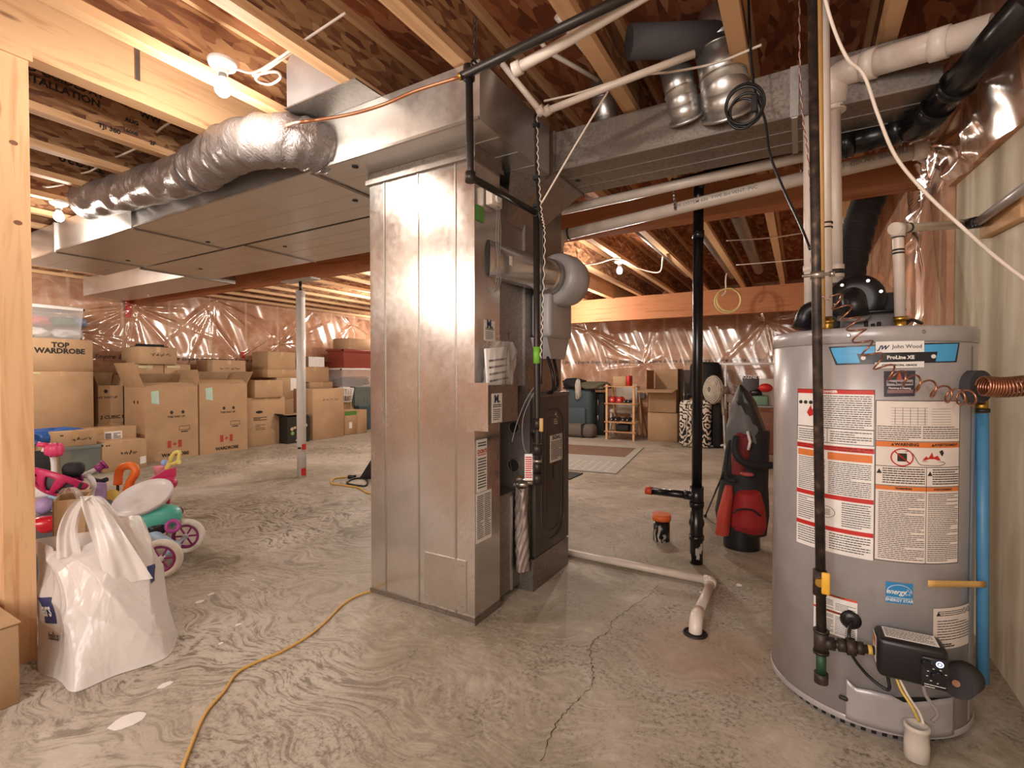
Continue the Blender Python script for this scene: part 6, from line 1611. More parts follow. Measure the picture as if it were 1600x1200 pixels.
# --- wooden rack with dumbbells
Dr = P(970, 688, z=0)
rk = thing('wooden_rack', 'small pale wooden ladder rack holding dumbbells by the insulated back wall', 'shelf', Dr)
rX0, rX1 = P(946, 688, Y=Dr.y).x, P(988, 690, Y=Dr.y).x; rY = Dr.y; rz = lambda y: P(965, y, Y=rY).z
for x in (rX0, rX1):
    MB().box(x, x + .035, rY, rY + .03, 0, rz(601)).done('leg', 'lum_z', rk)
    MB().tube([(x + .03, rY + .50, .0), (x + .02, rY + .30, rz(604))], .018, 6).done('leg', 'lum_z', rk)
lv = (603, 630, 659, 674)
tops = []
for i, y in enumerate(lv):
    z = rz(y); tops.append(z)
    MB().box(rX0 - .02, rX1 + .055, rY - .012, rY, z - .02, z).done('rail', 'lum_x', rk)
    MB().box(rX0, rX1 + .035, rY, rY + .32, z - .02, z - .008).done('shelf_board', 'lum_y', rk)
def dumbbell(c, L_, r, mat, label, grp):
    t = thing('dumbbell', label, 'dumbbell', (c[0], c[1], c[2]), 0, grp)
    for s in (-1, 1):
        MB().cyl((0, s * L_ / 2 - s * .03, r), (0, s * L_ / 2 + s * .02, r), r, r * .8, n=20).done('weight', mat, t, local=True)
        MB().cyl((0, s * (L_ / 2 + .021), r), (0, s * (L_ / 2 + .023), r), r * .25, n=12).done('cap', 'white', t, local=True)
    MB().cyl((0, -L_ / 2, r), (0, L_ / 2, r), .014, n=12).done('bar', 'steel', t, local=True)
for k, px in enumerate((955, 966)): dumbbell((P(px, 620, Y=rY).x, rY + .14, tops[1] + .0), .18, .055, 'red', ('left' if k == 0 else 'right') + ' one of the two red dumbbells on the wooden rack', 'red dumbbells')
for k, px in enumerate((974, 980)): dumbbell((P(px, 620, Y=rY).x, rY + .14, tops[1] + .0), .14, .03, 'black', ('left' if k == 0 else 'right') + ' small black dumbbell beside the red dumbbells', 'small black dumbbells')
for k, px in enumerate((954.5, 961, 972, 979)): dumbbell((P(px, 650, Y=rY).x, rY + .14, tops[2] + .0), .18, .036, 'black', ('leftmost', 'second', 'third', 'rightmost')[k] + ' of the four black dumbbells on the middle shelf of the rack', 'black dumbbells on the middle shelf')
pk_ = MB().rbox(P(961, 660, Y=rY).x, P(981, 660, Y=rY).x, rY + .02, rY + .2, tops[3], tops[3] + .12, .02, 2).done('exercise_bag', 'blackm'); tag(pk_, 'black pouch on the lowest shelf of the wooden rack', 'bag')
pb_ = MB().rbox(P(957, 600, Y=rY).x, P(977, 600, Y=rY).x, rY + .02, rY + .2, tops[0], rz(588), .004, 1).done('cardboard_box', 'card'); tag(pb_, 'small brown box on top of the wooden rack', 'box')
pr2 = MB().rbox(P(978, 600, Y=rY).x, P(983, 600, Y=rY).x, rY + .02, rY + .2, tops[0], rz(587), .004, 1).done('red_box', 'red'); tag(pr2, 'narrow red box standing on top of the wooden rack', 'box')
hc2 = thing('booster_chair', 'pale plastic chair behind the wooden rack', 'chair', (P(975, 640, Y=rY + .6).x, rY + .6, 0))
cx_ = hc2.location.x; cm_ = flat('C9BEB0', .4)
MB().rbox(cx_ - .22, cx_ + .22, rY + .42, rY + .75, .42, .5, .03, 2).done('seat', cm_, hc2); MB().rbox(cx_ - .2, cx_ + .2, rY + .74, rY + .78, .5, .95, .02, 2).done('backrest', cm_, hc2)
for sx_2 in (-.19, .19):
    for yy in (.45, .72): MB().cyl((cx_ + sx_2 * 1.1, rY + yy, 0), (cx_ + sx_2, rY + yy, .43), .02, n=10).done('leg', cm_, hc2)
bm_ = thing('push_broom', 'reddish broom leaning on the back wall right of the wooden rack', 'broom', P(1000, 678, Y=9.1))
MB().cyl(P(1013, 686, Y=8.95), P(999, 622, Y=9.12), .014, n=10).done('handle', flat('8E5A48', .6), bm_)
MB().box(-.12, .12, -.04, .04, -.03, .06, Matrix.Translation(P(998, 619, Y=9.12))).done('head', 'mould', bm_)

# --- luggage left of the rack
def bagbox(name, label, x0, x1, yb, yt, dz, mat, r=.05, cat='suitcase', z0=None, dep=.3):
    Yp = P((x0 + x1) / 2, yb, z=0).y if z0 is None else z0[1]
    zb = 0 if z0 is None else z0[0]
    X0, X1_ = P(x0, yb, Y=Yp).x, P(x1, yb, Y=Yp).x; zt = P((x0 + x1) / 2, yt, Y=Yp).z
    t = thing(name, label, cat, ((X0 + X1_) / 2, Yp + dep / 2, zb))
    MB().rbox(X0, X1_, Yp, Yp + dep, zb, zt, r, 4).done('shell', mat, t)
    return t, X0, X1_, Yp, zb, zt
t, X0, X1_, Yp, zb, zt = bagbox('suitcase', 'slate-blue soft suitcase beside the furnace door, camouflage jacket on top', 880, 924, 681, 607, 0, flat('3D4A52', .7), .09)
_zs = zt - .02
MB().rbox(X0 + .08, X1_ - .1, Yp - .05, Yp + .02, .1, zt * .6, .03, 3).done('pocket', flat('46545C', .7), t)
t, X0, X1_, Yp, zb, zt = bagbox('suitcase', 'black upright suitcase between the slate-blue one and the wooden rack', 925, 944, 680, 613, 0, flat('242526', .6), .04, dep=.2)
for z in (.25, .55, .85): MB().rbox(X0 + .1, X0 + .13, Yp - .02, Yp, z, z + .12, .005, 1).done('zip_pull', 'steel', t)
t, X0, X1_, Yp, zb, zt = bagbox('duffel_bag', 'grey-brown duffel bag lying on the floor in front of the suitcases', 880, 926, 684, 663, 0, flat('6A6158', .8), .09, 'bag')
MB().box(X1_ - .22, X1_ - .18, Yp - .005, Yp + .3, 0, zt + .004).done('strap', 'blackm', t)
o = cloth('camouflage_jacket', 'crumpled olive camouflage jacket draped over the suitcases', Vector((P(925, 616, Y=8.5).x, 8.62, _zs)), (.29, .2, .07), flat('5E5A48', .9), 71, 'jacket')
o = cloth('black_jacket', 'black jacket bundled beside the plastic bag on the slate-blue suitcase', Vector((P(894, 606, Y=8.5).x, 8.6, _zs)), (.2, .18, .10), '19191C', 72, 'jacket')
o = cloth('clear_bag', 'limp translucent plastic bag hanging over the slate-blue suitcase', Vector((P(906, 612, Y=8.5).x, 8.42, _zs - .16)), (.05, .05, .17), flat('B5ABA2', .3), 73, 'bag')

# --- tall open cartons
def ybox(label, x0, x1, yb, yt, dep=.5, z0=0.0, Yp=None, open_=False, mat='card', name='cardboard_box', cat='box'):
    """carton facing the camera along -Y"""
    if Yp is None: Yp = P(x0, yb, z=z0).y
    X0, X1_ = P(x0, yb, Y=Yp).x, P(x1, yb, Y=Yp).x; zt = P(x0, yt, Y=Yp).z
    t = thing(name, label, cat, ((X0 + X1_) / 2, Yp + dep / 2, z0)); th = .006
    if not open_: MB().rbox(X0, X1_, Yp, Yp + dep, z0, zt, .004, 1).done('carton', mat, t)
    else:
        mb = MB(); mb.box(X0, X1_, Yp, Yp + th, z0, zt); mb.box(X0, X1_, Yp + dep - th, Yp + dep, z0, zt); mb.box(X0, X0 + th, Yp, Yp + dep, z0, zt); mb.box(X1_ - th, X1_, Yp, Yp + dep, z0, zt); mb.box(X0, X1_, Yp, Yp + dep, z0, z0 + th); mb.done('carton', mat, t)
    return t, X0, X1_, Yp, zt
t, X0, X1_, Yp, zt = ybox('lower of the two tall cartons by the back wall, right of the broom', 1012, 1058, 688, 644)
t2_, X0, X1_, Yp, zt2 = ybox('upper open-flapped carton of the tall pair by the back wall', 1012, 1057, 644, 608, z0=zt + .002, Yp=Yp, open_=True)
th = .006; ft = P(1012, 577, Y=Yp + .5).z
MB().box(X0 - .12, X1_, Yp - .32, Yp, -th, 0, Matrix.Translation((0, 0, zt2 + .0)) @ Matrix.Translation((0, Yp, 0)) @ Matrix.Rotation(.12, 4, 'X') @ Matrix.Translation((0, -Yp, 0))).done('flap', 'card', t2_)
MB().box(X0, X1_ - .0, Yp + .49, Yp + .5, zt2, ft).done('flap', 'card', t2_)
MB().box(X0 - .03, X0 - .024, Yp + .02, Yp + .5, zt2, ft - .02).done('flap', 'card_in', t2_)
MB().box(X1_ + .0, X1_ + .006, Yp + .05, Yp + .5, zt2, ft).done('flap', 'card_in', t2_)
ts2 = thing('mop_handle', 'dark board and metal rod standing right of the tall cartons', 'board', (X1_ + .12, Yp + .1, 0))
MB().box(X1_ + .03, X1_ + .2, Yp + .15, Yp + .2, 0, P(1070, 578, Y=Yp).z).done('board', flat('4A3A32', .7), ts2); MB().cyl((X1_ + .1, Yp + .1, 0), (X1_ + .1, Yp + .1, P(1067, 596, Y=Yp).z), .014, n=10).done('rod', 'steel', ts2)

# --- damask suitcase
Yd = P(1085, 700, z=0).y
dt = NT('damask_cloth')
co = dt.coord(); tcn = dt.n('ShaderNodeTexCoord')
nz = dt.noise(co, 5, 2, .5); 
wv_ = dt.n('ShaderNodeTexWave'); wv_.wave_type = 'RINGS'; wv_.rings_direction = 'SPHERICAL'; wv_.inputs['Scale'].default_value = 2.2; wv_.inputs['Distortion'].default_value = 9; wv_.inputs['Detail'].default_value = 1.2; wv_.inputs['Detail Scale'].default_value = 2.2
vo = dt.n('ShaderNodeTexVoronoi'); vo.inputs['Scale'].default_value = 4.5
vm = dt.n('ShaderNodeVectorMath'); vm.operation = 'FRACTION'; dt.L(dt.coord((2.6, .0, 1.5)), vm.inputs[0])
vm2 = dt.n('ShaderNodeVectorMath'); vm2.operation = 'SUBTRACT'; dt.L(vm.outputs[0], vm2.inputs[0]); vm2.inputs[1].default_value = (.5, 0, .5)
dt.L(vm2.outputs[0], wv_.inputs['Vector']); wv_.inputs['Scale'].default_value = 3.0
dt.set(base=dt.ramp(wv_.outputs[0], [(.44, '17151A'), (.5, 'D9CDBE')]), rough=.7)
sc2 = thing('damask_case', 'tall black and cream damask-patterned case standing behind the black drain stack', 'suitcase', (P(1084, 700, Y=Yd).x, Yd + .1, 0))
MB().rbox(P(1060, 700, Y=Yd).x, P(1109, 700, Y=Yd).x, Yd, Yd + .22, 0, P(1084, 626, Y=Yd).z, .07, 4).done('case', dt.m, sc2)
MB().tube(bend([(P(1072, 620, Y=Yd).x, Yd + .1, P(1072, 626, Y=Yd).z - .01), (P(1072, 620, Y=Yd).x, Yd + .1, P(1072, 616, Y=Yd).z), (P(1095, 620, Y=Yd).x, Yd + .1, P(1095, 616, Y=Yd).z), (P(1095, 620, Y=Yd).x, Yd + .1, P(1072, 626, Y=Yd).z - .01)], .04), .015, 8).done('handle', 'black', sc2)
o = MB().rbox(P(1111, 690, Y=Yd + .2).x, P(1127, 690, Y=Yd + .2).x, Yd + .15, Yd + .4, 0, P(1118, 630, Y=Yd + .2).z, .04, 3).done('dark_case', 'blackm'); tag(o, 'dark case standing between the damask case and the fan', 'suitcase')
# black tub on something behind
tbq = P(1102, 620, Y=8.75)
tu = thing('black_tub', 'upturned ribbed black tub on cartons behind the damask case', 'tub', tbq)
MB().lathe([(.30, 0), (.285, .04), (.24, .52), (.2, .57), (0, .58)], 48, Matrix.Translation(tbq)).done('tub', 'blackm', tu)
ybox('carton under the black tub', 1078, 1124, 668, 621, .4, 0, 8.6)
# fan
Yf = P(1132, 702, z=0).y; 
fn_ = thing('pedestal_fan', 'cream pedestal fan turned sideways, left of the golf bag', 'fan', (P(1132, 696, Y=Yf).x, Yf, 0))
fc = P(1114, 609, Y=Yf); creamf = flat('CFC3B2', .45); fdir = Vector((-.72, -.69, .05)).normalized()
fx_, fy_, fz_ = basis(fdir)
for s, nm in ((1, 'front_grille'), (-1, 'rear_grille')):
    mb = MB(); m4 = frame(fc, fx_, fy_)
    for R_, z in ((.215, .0), (.2, .025), (.18, .042), (.15, .052), (.12, .058), (.09, .062), (.05, .067)): mb.tube([m4 @ Vector((R_ * math.cos(a), R_ * math.sin(a), s * z)) for a in [2 * PI * k / 36 for k in range(36)]], .006, 5, closed=True)
    for k in range(36):
        a = 2 * PI * k / 36; mb.tube([m4 @ Vector((r * math.cos(a), r * math.sin(a), s * z)) for r, z in ((.215, 0), (.19, .035), (.13, .055), (.04, .067))], .0045, 4)
    mb.done(nm, creamf, fn_)
for k in range(4):
    a = PI / 2 * k
    bl2 = MB(); bl2.poly([frame(fc, fx_, fy_) @ Vector((r * math.cos(a + o_), r * math.sin(a + o_), z)) for r, o_, z in ((.03, 0, -.01), (.17, -.3, -.02), (.185, .1, .0), (.16, .45, .02), (.03, .3, .01))]); bl2.done('blade', flat('BDB5AA', .4), fn_, solid=.003)
MB().cyl(fc - fdir * .06, fc - fdir * .24, .07, .055, n=24).done('motor_housing', creamf, fn_)
fb = fc - fdir * .15
MB().tube([fb - Vector((0, 0, .02)), (fb.x + .03, fb.y, .5)], .022, 12).done('neck', creamf, fn_)
MB().tube([(fb.x + .03, fb.y, .52), (fb.x + .05, fb.y, .05)], .015, 12).done('pole', 'white', fn_)
MB().tube([(fb.x - .18, fb.y - .03, .02), (fb.x + .05, fb.y, .05), (fb.x + .26, fb.y + .03, .02)], .018, 8).done('foot', 'white', fn_); MB().tube([(fb.x + .08, fb.y - .18, .02), (fb.x + .05, fb.y, .05), (fb.x + .02, fb.y + .18, .02)], .018, 8).done('foot', 'white', fn_)
# second fan behind
f2 = P(1140, 622, Y=Yf + .5)
fn2 = thing('wall_fan', 'second fan head with a grey grille behind the hood of the golf bag', 'fan', (f2.x, f2.y, 0))
mb = MB()
for R_ in (.22, .17, .12, .06): mb.torus(f2, R_, .005, (.3, -.9, 0), 32, 5)
mb.done('grille', creamf, fn2); MB().cyl(f2, f2 + Vector((-.03, .1, 0)), .06, n=20).done('motor_housing', creamf, fn2); MB().cyl((f2.x, f2.y + .06, 0), (f2.x, f2.y + .06, f2.z), .018).done('pole', 'white', fn2)
# rack and table stuff
ra, rb2 = P(1128, 569, Y=8.4), P(1260, 568, Y=8.4)
cr_ = thing('clothes_rail', 'thin white clothes rail standing before the back wall', 'rack', (P(1134, 600, Y=8.4).x, 8.4, 0))
MB().cyl(ra, (rb2.x, 8.4, ra.z), .018, n=12).done('rail', 'white', cr_); MB().cyl((P(1134, 600, Y=8.4).x, 8.4, 0), (P(1134, 600, Y=8.4).x, 8.4, ra.z), .016, n=12).done('upright', 'white', cr_); MB().cyl((rb2.x - .1, 8.4, 0), (rb2.x - .1, 8.4, ra.z), .016, n=12).done('upright', 'white', cr_)
MB().box(P(1134, 600, Y=8.4).x - .02, P(1134, 600, Y=8.4).x + .02, 8.3, 8.5, 0, .03).done('foot', 'white', cr_)
tbx0, tbx1 = P(1150, 640, Y=7.9).x, P(1275, 640, Y=7.9).x; tz = P(1180, 634, Y=7.9).z
tbl = thing('folding_table', 'grey-topped table behind the golf bag, loaded with packets', 'table', ((tbx0 + tbx1) / 2, 8.1, 0))
MB().rbox(tbx0, tbx1, 7.9, 8.35, tz - .03, tz, .01, 2).done('tabletop', flat('8E8A86', .5), tbl)
for x in (tbx0 + .05, tbx1 - .05):
    for y in (7.94, 8.31): MB().cyl((x, y, 0), (x, y, tz - .03), .018, n=10).done('leg', 'iron', tbl)
zt8 = P(1172, 588, Y=8.0).z
kb = MB().rbox(P(1160, 600, Y=8.0).x, P(1185, 600, Y=8.0).x, 8.0, 8.2, tz + .001, zt8, .006, 1).done('dark_box', flat('4E4748', .6)); tag(kb, 'grey box with pale lettering on the table behind the golf bag', 'box')
MB().text('GOZNEY', .07, frame((P(1171, 589, Y=7.998).x, 7.998, P(1171, 589, Y=8).z), (1, 0, 0), (0, 0, 1)), .001).done('lettering', 'white', kb)
o = MB().rbox(P(1186, 600, Y=8.0).x, P(1215, 600, Y=8.0).x, 8.0, 8.2, tz + .001, P(1190, 592, Y=8.0).z, .006, 1).done('white_packet', flat('CFC8C0', .6)); tag(o, 'pale printed packet right of the grey box with lettering', 'box')
o = MB().rbox(P(1174, 655, Y=7.85).x, P(1200, 655, Y=7.85).x, 7.9, 7.98, tz + .001, P(1185, 618, Y=7.9).z, .02, 2).done('green_packet', flat('6E8F78', .6)); tag(o, 'green and grey packet on the table under the black and red tool', 'box')
tg = thing('string_trimmer', 'black and red tool lying across the table behind the golf bag', 'tool', P(1185, 612, Y=7.85))
MB().cyl(P(1172, 615, Y=7.92), P(1190, 612, Y=7.92), .04, .055, n=16).done('barrel', 'black', tg); MB().ball(P(1196, 606, Y=7.85), .09, 1, .8, .7).done('motor', 'red', tg)
o = MB().rbox(P(1174, 655, Y=7.75).x, P(1215, 655, Y=7.75).x, 7.75, 7.88, 0, P(1180, 643, Y=7.75).z, .02, 2).done('brown_case', flat('7A4E3A', .6)); tag(o, 'brown case under the table behind the golf bag', 'case')
o = cloth('white_plush', 'cream tufted cloth on the floor between golf bag and water heater', P(1203, 700, z=0), (.07, .1, .12), 'CFC6B4', 81, 'cloth')
# ------------------------------------------------------------------ pipes, cords and cables
# black gas line hung from the joists
gl = thing('gas_line', 'black iron gas pipe hung by a chain, dropping to the furnace valve', 'pipe', P(838, 770, d=2.3))
ga, gb1, gc, gd, ge = P(733, 112, d=1.78), P(735, 277, d=1.78), P(838, 333, X=-1.02), P(838, 345, X=-1.02), P(841, 560, X=-1.03)
gR = P(1015, -22, d=1.40)
MB().cyl(P(716, 121, d=1.78), P(724, 118, d=1.78), .014, n=18).done('flare_nut', 'brass', gl)
MB().cyl(P(722, 119, d=1.78), gR, .0155, n=20).done('pipe', 'iron', gl)
MB().cyl(ga + Vector((0, 0, -.03)), ga + Vector((0, 0, .02)), .021, n=20).done('tee', 'iron', gl)
MB().tube(bend([ga, gb1, gc], .03, 8), .0135, 20).done('pipe', 'iron', gl)
coupling(gl, gb1, (0, 0, 1), .019, .035); coupling(gl, gc, gc - gb1, .019, .03)
MB().tube([gc + Vector((0, 0, .02)), P(839, 560, X=-1.02), P(840, 700, X=-1.02), P(840, 748, X=-1.02)], .0145, 20).done('drop', 'iron', gl)
MB().cyl(P(839, 542, X=-1.02), P(839, 568, X=-1.02), .0165, n=20).done('green_tag', flat('76B53A', .5), gl)
for y, r, m in ((662, .021, 'iron'), (702, .024, 'iron'), (730, .019, 'iron'), (748, .021, 'iron'), (695, .02, 'steel'), (720, .02, 'steel')): coupling(gl, P(840, y, X=-1.02), (0, 0, 1), r, .05 if m == 'iron' else .012, m)
MB().rbox(-.008, .012, -.012, .0, -.035, .025, .004, 2, Matrix.Translation(P(846, 662, X=-1.0))).done('valve_handle', flat('C9A66B', .5), gl)
MB().cyl(P(840, 702, X=-1.02), Vector((-1.02 - .14, 2.2, P(840, 690, X=-1.02).z)), .012, n=16).done('branch_pipe', 'iron', gl)
o = MB().box(-.018, .018, -.001, .0, -.06, .06, Matrix.Translation(P(826, 730, d=2.24)) @ Matrix.Rotation(.5, 4, 'Z')).done('hang_tag', 'paper', gl)
mb = MB(); lines(mb, Matrix.Translation(P(826, 730, d=2.238)) @ Matrix.Rotation(.5, 4, 'Z') @ frame((-.015, -.0015, .05), (1, 0, 0), (0, 0, 1)), .03, .1, 10, None, .5, word=.4); mb.done('small_print', 'red', o)
# chain hanger
ch = thing('chain_hanger', 'short chain and clamp holding up the black gas pipe', 'chain', P(742, 100, d=1.76))
hp = P(742, 104, d=1.76)
MB().torus(hp, .019, .004, (gR - ga).normalized(), 20, 6).done('clamp_ring', 'iron', ch)
for k in range(7):
    c_ = hp + Vector((0, 0, .03 + .022 * k)); axx = (1, 0, 0) if k % 2 else (0, 1, 0)
    x, y, _ = basis(axx)
    MB().tube([c_ + x * .006 * math.cos(a) * (1 if abs(x.z) < .5 else 2.2) + y * .006 * math.sin(a) * (1 if abs(y.z) < .5 else 2.2) for a in [2 * PI * i / 14 for i in range(14)]], .0018, 5, closed=True).done('link', 'iron', ch)
# copper line
cu = MB().tube(spl([P(717, 121, d=1.78), P(650, 142, d=1.80), P(600, 163, d=1.80), P(550, 178, d=1.83), P(500, 187, d=1.85), P(462, 192, d=1.90), P(440, 199, z=2.345), P(425, 204, z=2.37), P(405, 212, z=2.42)], 8), .0062, 10).done('copper_line', flat('C98A66', .35, .7)); tag(cu, 'long thin copper gas line running across the face of the long trunk duct', 'pipe')
# bare conduit + twisted cable beside the drop
tw = thing('control_cable', 'twisted control cable strapped beside the black gas drop', 'cable', P(845, 300, X=-1.06))
MB().tube(spl([P(836, 178, X=-1.04), P(838, 260, X=-1.04), P(842, 330, X=-1.0), P(848, 370, X=-1.0), P(847, 480, X=-1.0), P(845, 600, X=-1.0)], 8), .006, 8).done('sheath', 'iron', tw)
mb = MB()
pts = spl([P(839, 178, X=-1.03), P(841, 260, X=-1.03), P(846, 330, X=-.99), P(851, 370, X=-.99), P(848, 480, X=-.99), P(845, 560, X=-.99)], 30)
mb.tube([p + Vector((math.cos(i * 1.3), math.sin(i * 1.3), 0)) * .0035 for i, p in enumerate(pts)], .0025, 5); mb.done('strand', 'cabwhite', tw)
for y in (196, 278, 321): 
    c_ = P(838, y, X=-1.035); MB().box(-.014, .014, -.01, .01, -.008, .008, Matrix.Translation(c_)).done('tape', 'blackm', tw)
MB().tube(spl([P(790, 420 + 170, X=-1.1), P(812, 640, X=-1.06), P(830, 610, X=-1.04)], 6), .004, 6).done('lead', 'cabwhite', tw) if False else None
wr = thing('thin_wires', 'loose thin pale wires looping beside the furnace door edge', 'cable', P(815, 700, d=2.35))
for k, pts in enumerate((((838, 600), (822, 625), (808, 660), (800, 690)), ((836, 610), (818, 650), (817, 690), (824, 710), (831, 708)), ((795, 520), (790, 600), (795, 680), (800, 740), (815, 770)))):
    MB().tube(spl([P(x, y, d=2.3) for x, y in pts], 8), .0022, 6).done('wire', ('labelgrey', 'labelgrey', 'iron')[k], wr)

# tan plastic vent/drain pipes under the beam
Yv = 2.95
pv = thing('vent_pipe', 'long tan plastic pipe under the upper right duct, turning down beside the furnace', 'pipe', P(873, 380, Y=Yv))
A, B = P(884, 367, Y=Yv), P(1446, 233, Y=Yv); C0 = P(872, 371, Y=Yv); D0 = P(873, 480, Y=Yv); E0 = P(848, 560, Y=2.9); F0 = P(846, 600, Y=2.9)
MB().tube(bend([D0, C0, A], .09, 8), .036, 24).done('elbow', 'pvc', pv)
MB().cyl(A, B, .034, n=26).done('run', 'pvc', pv); MB().tube(bend([P(873, 395, Y=Yv), D0, E0, F0], .1, 8), .033, 24).done('drop', 'pvc', pv)
for y in (378, 485): coupling(pv, P(873, y, Y=Yv), (0, 0, 1), .038, .05, 'pvc')
coupling(pv, F0, (0, 0, 1), .038, .06, 'pvcw'); coupling(pv, P(1437, 235, Y=Yv), B - A, .040, .05, 'pvcw'); MB().cyl(P(1437, 235, Y=Yv), P(1444, 233.6, Y=Yv), .0365, n=24).done('band', 'ink', pv)
MB().cyl(P(888, 366, Y=Yv), P(890, 365.5, Y=Yv), .0368, n=24).done('band', 'ink', pv)
m4 = frame(A + Vector((0, -.0345, -.002)), (B - A).normalized(), Vector((0, 0, 1)))
mb = MB(); LL = (B - A).length; k = .15
mb.text('XFR SYSTEM 636  TYPE BH VENT  PVC', .026, m4 @ Matrix.Translation((.9, .003, 0)), .0004); mb.done('lettering', 'labelgrey', pv); mb = MB(); mb.text('CSA B137.3  WATER PIPE  SERIES 160', .024, m4 @ Matrix.Translation((1.55, .003, 0)), .0004); mb.done('lettering', 'labelgrey', pv)
p2 = thing('vent_pipe', 'second tan plastic pipe just under the back edge of the upper right duct', 'pipe', P(900, 325, Y=2.78))
MB().cyl(P(878, 329, Y=2.8), P(1262, 243, Y=2.8), .027, n=24).done('run', 'pvc', p2)
# perforated strap
ps = thing('pipe_strap', 'short perforated metal strap hanging between the tan pipes', 'strap', P(1053, 325, Y=2.9))
sa, sb2 = P(1051, 278, Y=2.85), P(1055, 328, Y=2.9)
MB().tube([sa, sb2], .006, 4).done('strap', 'steel', ps)
mb = MB()
for k in range(9): mb.box(-.0035, .0035, -.0085, -.0065, -.004, .004, Matrix.Translation(sa.lerp(sb2, (k + .5) / 9)))
mb.done('holes', 'blackm', ps)
for px, py in ((1411, 233), (1251, 268)):
    MB().torus(P(px, py, Y=Yv), .0365, .003, (1, 0, .08), 24, 5).done('pipe_ring', 'steel', ps)
# black drain pipe, upper right
bp_ = thing('black_drain_pipe', 'thick black plastic drain pipe slanting up toward the upper right corner', 'pipe', P(1440, 190, d=2.0))
Y9 = 2.62
k0, k1 = P(1312, 228, Y=Y9), P(1432, 196, Y=Y9)
MB().cyl(P(1050, 288, Y=3.0), P(1318, 226, Y=2.9), .03, n=24).done('run', 'abs', bp_)
MB().cyl(k0 + (k0 - k1) * .0, k1, .052, n=30).done('run', 'abs', bp_)
coupling(bp_, k0.lerp(k1, .08), k1 - k0, .058, .05, 'abs', 'hub'); coupling(bp_, k0.lerp(k1, .72), k1 - k0, .058, .05, 'abs', 'hub')
k2, k3 = P(1452, 180, d=1.93), P(1622, -12, d=1.38)
MB().tube(bend([k1 - (k1 - k0) * .1, P(1441, 196, d=1.97), k2.lerp(k3, .1)], .06, 8), .056, 30).done('wye', 'abs', bp_)
MB().cyl(k2, k3, .050, n=30).done('riser', 'abs', bp_)
dd_ = k3 - k2
coupling(bp_, k2.lerp(k3, .08), dd_, .057, .05, 'abs', 'hub'); coupling(bp_, k2.lerp(k3, .29), dd_, .057, .06, 'abs', 'hub')
q = k2.lerp(k3, .2) + (Vector((0, 0, CAM_H)) - k2.lerp(k3, .2)).normalized() * .0515
o = MB(); vw2 = (Vector((0, 0, CAM_H)) - q).normalized(); r2 = Vector((0, 0, 1)).cross(vw2).normalized(); o.rbox(-.011, .011, -.007, .007, 0, .0012, .0004, 1, frame(q, r2, vw2.cross(r2))); o.done('label', 'paper', bp_)
# black ribbed flex duct behind the tank
xf_ = thing('black_flex_hose', 'black hairy-looking ribbed air hose hanging behind the vent blower', 'duct', P(1330, 420, d=2.6))
sp2 = spl([P(1385, 262, Y=3.75), P(1366, 295, Y=3.72), P(1350, 330, Y=3.7), P(1338, 370, Y=3.66), P(1328, 415, Y=3.6), P(1322, 460, Y=3.5), P(1322, 520, Y=3.4)], 16)
MB().tube(sp2, .085, 26, rfun=lambda u: .083 + .006 * math.sin(u * 260)).done('hose', flat('2B2726', .8), xf_)

# cords and cables
bc_ = thing('black_cable_coil', 'coiled black cable hanging beside the wider round take-off', 'cable', P(1165, 170, d=1.85))
rnd = random.Random(4)
for k, (cx9, cy9, R9) in enumerate(((1163, 165, .062), (1166, 172, .055), (1160, 178, .05), (1164, 163, .068))):
    c_ = P(cx9, cy9, d=1.83 + .012 * k); v9 = (Vector((0, 0, CAM_H)) - c_).normalized() + Vector((rnd.uniform(-.25, .25), 0, rnd.uniform(-.2, .2)))
    MB().torus(c_, R9, .0048, v9, 40, 8).done('loop', 'black', bc_)
MB().tube(spl([P(1168, -80, d=1.85), P(1171, 40, d=1.85), P(1176, 120, d=1.85), P(1182, 150, d=1.84), P(1196, 190, d=1.82), P(1203, 240, d=1.8), P(1222, 290, d=1.76), P(1250, 350, d=1.7), P(1266, 390, d=1.66)], 8), .0045, 8).done('cable', 'black', bc_)
MB().rbox(-.01, .01, -.01, .01, -.03, .03, .004, 2, Matrix.Translation(P(1179, 162, d=1.8))).done('clip', 'blackm', bc_)
ww = MB().tube(spl([P(1270, -90, d=1.3), P(1295, 20, d=1.3), P(1322, 88, d=1.3), P(1350, 118, d=1.3), P(1372, 180, d=1.3), P(1400, 245, d=1.28), P(1445, 300, d=1.25), P(1500, 352, d=1.2), P(1560, 405, d=1.18), P(1640, 465, d=1.15)], 8), .0042, 8).done('white_cable', 'cabwhite'); tag(ww, 'white cable hanging in a long curve in front of the right wall', 'cable')
rw = thing('thermostat_wire', 'thin twisted red and white wire hanging left of the upper iron gas pipe', 'cable', P(1258, 200, d=1.9))
pts = spl([P(1249, -60, d=1.9), P(1249, 30, d=1.9), P(1250, 120, d=1.9), P(1255, 190, d=1.9), P(1262, 240, d=1.88), P(1268, 330, d=1.86), P(1268, 420, d=1.85), P(1278, 455, d=1.7), P(1295, 470, d=1.65)], 24)
for s, m in ((0, 'cabwhite'), (PI, flat('9A4238', .5))): MB().tube([p + Vector((math.cos(i * .9 + s), math.sin(i * .9 + s), 0)) * .0022 for i, p in enumerate(pts)], .0016, 5).done('strand', m, rw)
